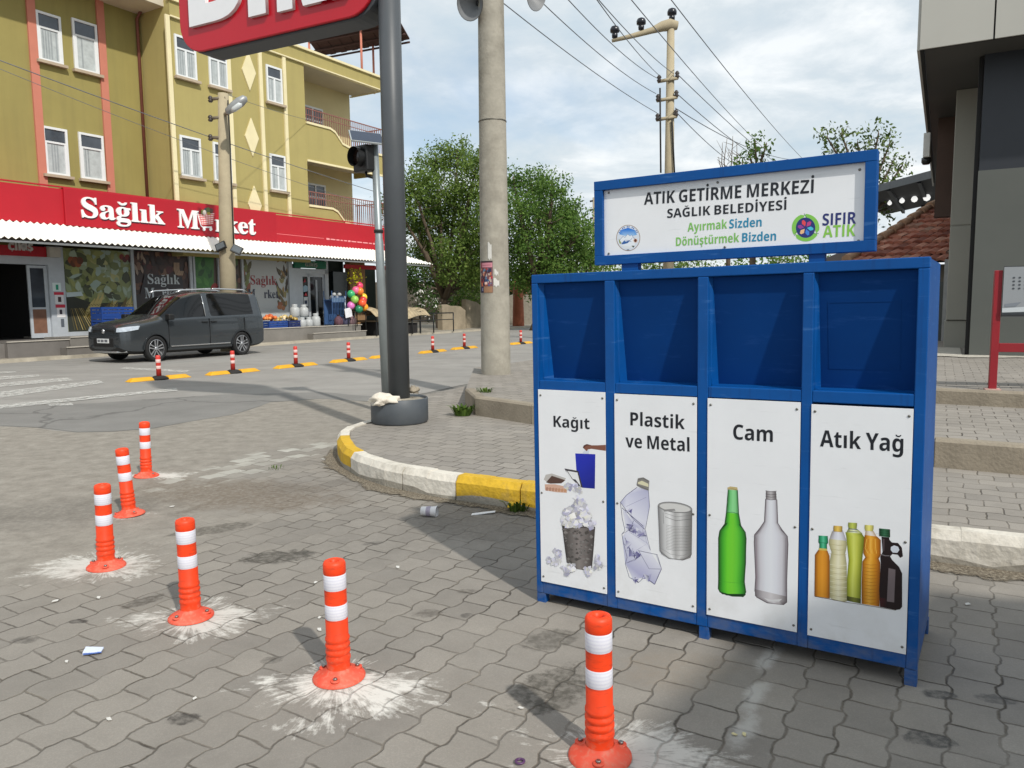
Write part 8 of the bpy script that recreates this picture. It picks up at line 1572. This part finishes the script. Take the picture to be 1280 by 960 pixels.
sh_ = thing('gas_shelf', 'low steel rack carrying two white gas bottles left of the glass door', 'rack', M=mplace(11.5, .78, ZP)); b = MB(); b.box(0, 1.1, 0, .45, .38, .415); b.build('shelf', galv, sh_)
for (x, y) in ((.02, .02), (1.04, .02), (.02, .39), (1.04, .39)): b = MB(); b.box(x, x + .04, y, y + .04, 0, .38); b.build('leg', galv, sh_)
cg = thing('display_cage', 'tall blue wire display stand with white goods on top, right of the glass door', 'display stand', M=mplace(13.75, .75, ZP)); cgm = mat('cage_blue', (62, 92, 136), .5, var=.1)
b = MB()
for k in range(10): b.box(.02 + k * .095, .035 + k * .095, 0, .015, .1, 1.25)
for z in (.1, .4, .7, 1.0, 1.25): b.box(0, .9, -.004, .019, z, z + .02)
b.build('wire_panel', cgm, cg); b = MB(); b.box(0, .9, .03, .5, .05, .08); b.box(0, .9, .03, .5, 1.1, 1.13); b.box(.0, .9, .48, .5, .08, 1.1); b.build('shelf', cgm, cg); b = MB(); b.box(.05, .85, .02, .03, 1.02, 1.22); b.build('label_board', mat('cage_board', (110, 134, 160), .5), cg)
for (x, y) in ((0, 0), (.87, 0), (0, .47), (.87, .47)): b = MB(); b.box(x, x + .03, y - .006, y + .024, 0, 1.5); b.build('post', cgm, cg)
q = random.Random(4)
for k in range(4): b = MB(); b.lathe([(.001, -.08), (.08, -.05), (.1, 0), (.07, .07), (.001, .09)], 9, (.2 + k * .16, .2, 1.22 + (k % 2) * .12)); tag(b.build('white_parcel', gasm), ('white parcel at the left on the blue wire stand', 'white parcel second from the left on the blue wire stand', 'white parcel third from the left on the blue wire stand', 'white parcel at the right on the blue wire stand')[k], 'parcel', 'white parcels on the blue stand').matrix_world = mplace(13.75, .75, ZP)
# balls in a net on a stand
st_ = thing('ball_stand', 'thin black stand holding a bunch of bright coloured balls beside the blue wire stand', 'stand', M=mplace(14.85, .35, .10)); b = MB(); b.tube([(0, 0, .45), (0, 0, 2.55)], .025, 8); b.build('pole', lampm, st_)
for (x, y) in ((-.35, -.2), (.35, -.2), (0, .3)): b = MB(); b.tube([(0, 0, 1.2), (x, y, 1.0), (x, y, 0)], .022, 6); b.build('leg', lampm, st_)
cols = [(226, 70, 110), (236, 130, 50), (60, 170, 110), (240, 200, 60), (200, 60, 60), (240, 110, 150), (150, 200, 90), (236, 90, 50), (40, 130, 90), (220, 120, 190), (240, 160, 40)]
names = ['pink', 'orange', 'green', 'yellow', 'red', 'rose', 'light green', 'red-orange', 'dark green', 'lilac', 'amber']
pos = [(.30, 2.22, 0), (.02, 1.98, -.2), (-.45, 1.86, 0), (.48, 1.72, -.1), (.20, 1.58, -.25), (-.18, 2.02, -.1), (-.38, 1.62, -.15), (.05, 1.46, -.3), (-.1, 1.20, -.2), (-.5, 1.36, 0), (.55, 1.28, -.1)]
where = ['at the top right of the bunch', 'in the upper middle of the bunch', 'at the upper left of the bunch', 'at the right of the bunch', 'in the middle of the bunch', 'left of the top of the bunch', 'at the left of the bunch', 'in the lower middle of the bunch', 'at the bottom of the bunch', 'at the lower left of the bunch', 'at the lower right of the bunch']
for (x, z, y), c, nm, wh in zip(pos, cols, names, where):
    b = MB(); r = .175; b.lathe([(.001, -r)] + [(r * math.cos(a), r * math.sin(a)) for a in [R(-75 + 15 * k) for k in range(11)]] + [(.001, r)], 16, caps=False)
    o = tag(b.build('toy_ball', mat('ball_' + nm.replace(' ', '_').replace('-', '_'), c, .3, var=.2, scale=3)), '%s toy ball %s on the black stand' % (nm, wh), 'ball', 'toy balls on the stand'); o.matrix_world = mplace(14.85 + x * .72, .35 + y, .10 + z)
b = MB(); q = random.Random(6); leaves(b, (0, 0, 0), .28, 80, .13, q, flat=1.6); o = tag(b.build('pinwheel_bundle', leaf_material('foil_yellow', (150, 150, 30), (226, 214, 70))), 'yellow green foil bundle above the bunch of toy balls', 'toy'); o.matrix_world = mplace(14.75, .35, 2.72)
# white price card
pcd = thing('price_card', 'white square price card leaning in front of the blue wire stand', 'card', M=mplace(14.1, .3, .92)); b = MB(); b.T = Matrix.Rotation(R(-10), 4, 'Y'); b.box(0, .42, 0, .02, 0, .40); b.build('card', mat('card_white', (226, 226, 230), .6), pcd); b = MB(); b.box(.17, .2, .021, .05, -.32, .2); b.build('stick', lampm, pcd)
q = random.Random(9)
for k, nm in enumerate(('left', 'middle', 'right')):
    sk = thing('goods_sack', 'dark mottled sack of goods, %s one at the foot of the blue wire stand' % nm, 'sack', 'sacks under the blue stand', M=mplace(13.9 + k * .42, .55, ZP)); b = MB(); b.lathe([(.15, 0), (.2, .1), (.19, .28), (.1, .38), (.05, .42)], 12); b.build('body', mat('sack_%d' % k, ((90, 60, 70), (60, 60, 84), (120, 96, 100))[k], .8, var=.4, scale=12), sk); b = MB(); b.lathe([(.05, .42), (.09, .48)], 10, caps=False); b.build('neck', mat('sack_tie', (60, 50, 50), .8), sk)
# the fruit stall under tan cloths at the right end
stl = thing('market_stall', 'fruit stall covered with sagging tan cloths at the right end of the shop', 'market stall', M=mplace(15.5, -.2, .10)); cloth = mat('stall_cloth', (176, 160, 130), .9, var=.08, scale=2)
for (x, y) in ((0, 0), (3.2, 0), (0, 1.3), (3.2, 1.3)): b = MB(); b.box(x, x + .06, y, y + .06, 0, 1.05); b.build('leg', lampm, stl)
b = MB(); b.box(0, 3.26, .0, 1.36, .62, .68); b.build('table_top', mat('stall_wood', (110, 96, 76), .9), stl); b = MB(); b.box(.3, 1.7, .1, 1.2, .02, .6, 0); b.box(1.9, 3.1, .1, 1.2, .02, .5, 0); b.build('under_box', mat('stall_dark', (34, 32, 32), .9), stl)
b = MB(); n = 18
for i in range(n):
    for j in range(6):
        def cpt(i, j): x = -.3 + 4.0 * i / n; y = -.25 + 1.9 * j / 6; z = 1.22 - .22 * abs(j / 6 - .6) * 2 + .10 * math.sin(i * 1.1) * math.sin(j * .9) - .18 * (1 if j == 0 else 0) + .10 * math.sin(i * .45 + 1); return (x, y, z)
        b.face([cpt(i, j), cpt(i + 1, j), cpt(i + 1, j + 1), cpt(i, j + 1)], 0, smooth=True)
co = b.build('cloth_cover', cloth, stl); so_m = co.modifiers.new('t', 'SOLIDIFY'); so_m.thickness = .015
for k, (x, c) in enumerate(((2.95, (222, 84, 44)), (3.15, (206, 66, 40)))):
    b = MB(); b.lathe([(.001, -.22), (.13, -.12), (.16, 0), (.11, .14), (.02, .22)], 12); o = tag(b.build('hanging_basket', mat('basket_red_%d' % k, c, .6, var=.2)), ('orange red hanging bundle on the left under the end of the awning', 'red hanging bundle on the right under the end of the awning')[k], 'bundle', 'hanging bundles at the stall'); o.matrix_world = mplace(15.7 + x, .9, 2.0 + .1 * k)
arc = thing('wooden_arch', 'curved pale wooden arch framing the end of the shop front', 'arch', M=mplace(17.4, .95, .3)); b = MB(); b.tube([(1.2 + .25 * math.sin(t * 2.2), 0, .9 + 2.1 * t) for t in [k / 10 for k in range(11)]], .07, 8); b.build('rib', mat('arch_wood', (186, 166, 130), .8), arc); b = MB(); b.tube([(.1 - .2 * math.sin(t * 2.2), 0, .9 + 2.1 * t) for t in [k / 10 for k in range(11)]], .05, 8); b.build('rib', mat('arch_wood', (186, 166, 130), .8), arc)
# street railing by the stall
rl = thing('street_railing', 'low black tube railing along the kerb in front of the stall', 'railing', M=mplace(18.0, -.25, .08)); L = 3.4
b = MB(); b.tube([(0, 0, .95), (L, 0, .95)], .03, 8); b.build('top_rail', lampm, rl); b = MB(); b.tube([(0, 0, .62), (L, 0, .62)], .02, 8); b.build('mid_rail', lampm, rl)
for x in (0, L * .5, L): b = MB(); b.tube([(x, 0, 0), (x, 0, .95)], .03, 8); b.build('post', lampm, rl)
# broken low wall and far boundary walls
lw_ = mat('ruin_wall', (150, 138, 118), .95, var=.2, scale=1.5, dirt=.5, bump=.5, bscale=12)
def lowwall(label, a, Ya, c, Yc, h0, h1, th, seed, m=lw_):
    q = random.Random(seed); p, r_ = AT(a, 400, Ya), AT(c, 400, Yc); p.z = r_.z = 0; d = r_ - p; L = d.length; d.normalize(); n = int(L / .5) + 2; b = MB(); prof = [(0, 0)] + [(L * k / n, h0 + (h1 - h0) * k / n + q.uniform(-.16, .14)) for k in range(n + 1)] + [(L, 0)]; b.vprism(prof, 0, th); o = b.build('low_wall', m); o.matrix_world = Matrix.Translation(p) @ Matrix.Rotation(math.atan2(d.y, d.x), 4, 'Z'); return tag(o, label, 'wall')
lowwall('broken pale low wall right of the railing at the street edge', 553, 41.5, 582, 43, 1.5, 1.25, .35, 3); lowwall('grey low wall stump just left of the concrete pole', 583, 44, 608, 46, 1.7, 1.2, .3, 5); lowwall('long dull garden wall between the concrete pole and the bin, far across the street', 625, 50, 1120, 60, 2.0, 2.2, .3, 7, mat('garden_wall', (132, 126, 114), .95, var=.15, dirt=.4))
tag(MB().lathe([(.34, 0), (.36, .1), (.33, 1.1), (.30, 2.6)], 14).build('rusty_drum', mat('rust_red', (150, 84, 56), .8, var=.2, scale=3)), 'rusty red brown upright tank left of the bin, far across the street', 'tank').location = (AT(648, 400, 47).x, 47, 0)
dt = AT(600, 400, 62); tag(MB().box(-9, 14, 0, .4, 0, 3.2).build('yard_wall', mat('dull_brown_wall', (92, 86, 76), .95, var=.2, dirt=.4)), 'dull brown boundary wall under the dark trees at the end of the street', 'wall').location = (dt.x, 60, 0)  # boundary wall in a dull brown of its own
# litter in the yard
def litter(name, label, px, py, pts, m, h=.004, cat='litter', rz=0):
    p = G(px, py, .009); b = MB(); b.prism(pts, 0, h); o = b.build(name, m); o.location = p; o.rotation_euler = (R(4), R(-5), rz); return tag(o, label, cat)
can = thing('crushed_cup', 'crushed white paper cup lying on the pavers in front of the white kerb', 'cup', M=Matrix.Translation(G(537, 639, .04)) @ Matrix.Rotation(R(-12), 4, 'Z'))
cupm = mat('cup_white', (224, 222, 222), .5, var=.06, scale=14); b = MB(); b.lathe([(.001, -.06), (.030, -.06), (.032, -.05), (.036, .03), (.039, .05)], 16, ax='x', caps=False); b.lathe([(.037, .05), (.034, .03), (.028, -.05)], 16, ax='x', caps=False); b.build('body', cupm, can); b = MB(); b.lathe([(.0385, .046), (.042, .05), (.0385, .056)], 16, ax='x', caps=False); b.build('rim', cupm, can)
b = MB(); b.lathe([(.0345, -.02), (.0362, .0), (.0368, .012)], 16, ax='x', caps=False); b.build('printed_band', mat('cup_print', (170, 160, 176), .5, var=.2, scale=40), can)
pw = mat('paper_white', (226, 226, 226), .7, var=.05)
litter('paper_strip', 'torn white paper strip on the pavers below the yellow kerb', 604, 642, [(-.085, -.02), (.085, .0), (.088, .03), (-.08, .018)], pw, cat='paper')
bp_ = thing('folded_paper', 'small folded pale blue paper on the pavers at the lower left', 'paper', M=Matrix.Translation(G(116, 815, .010)) @ Matrix.Rotation(R(18), 4, 'Z')); b = MB(); b.hexa([(-.035, -.022, 0), (.035, -.022, 0), (.04, .02, .0), (-.03, .022, 0)], [(-.035, -.022, .012), (.035, -.022, .004), (.04, .02, .008), (-.03, .022, .02)]); b.build('sheet', mat('paper_blue_white', (206, 214, 232), .6), bp_); b = MB(); b.hexa([(-.033, -.024, .002), (.038, -.026, .002), (.038, -.02, .002), (-.033, -.02, .002)], [(-.033, -.024, .008), (.038, -.026, .004), (.038, -.02, .005), (-.033, -.02, .01)]); b.build('blue_edge', mat('paper_blue', (70, 100, 170), .6), bp_)
q = random.Random(12); sc_px = [(123, 747, 'white flake of paper near the dusty post at the left'), (69, 751, 'thin white scrap on the pavers near the left edge'), (243, 873, 'little white stick in the lower left foreground'), (136, 899, 'crumb of white plaster on the pavers in the lower left'), (497, 709, 'small white scrap between the bin shadow and the dusty post'), (399, 787, 'white chip beside the shadow of the post in the star of dust'), (399, 772, 'white crumb above the shadow of the post in the star of dust'), (651, 885, 'white chip left of the nearest post'), (918, 918, 'pale cigarette end on the pavers right of the nearest post'), (83, 827, 'tiny white speck at the left end of the lower yard'), (394, 728, 'white fleck left of the top of the middle post'), (215, 633, 'black and white scrap behind the row of posts'), (300, 588, 'white pebble near the smallest post'), (1209, 755, 'white crumb on the shaded pavers right of the bin'), (404, 574, 'pink white pebble near the yellow kerb corner'), (930, 918, 'yellow stub next to the pale cigarette end')]
for i, (px, py, lab) in enumerate(sc_px):
    s = .009 + .010 * q.random(); litter('paper_scrap', lab, px, py, [(-s, -s * .5), (s * .8, -s * .7), (s, s * .4), (0, s * .6), (-s * .7, s * .3)], mat('cigarette', (206, 196, 150), .8) if px in (918, 930) else mat('scrap_white', (204, 202, 196), .8, var=.1), .0025, 'scrap', q.uniform(0, 3))
b = MB(); b.lathe([(.011, 0), (.017, .002), (.018, .006), (.012, .008), (.010, .004)], 16, caps=False); o = tag(b.build('bottle_cap', mat('cap_purple', (84, 50, 92), .4)), 'purple ring shaped bottle cap left of the nearest post', 'bottle cap'); o.location = G(650, 953, .009)
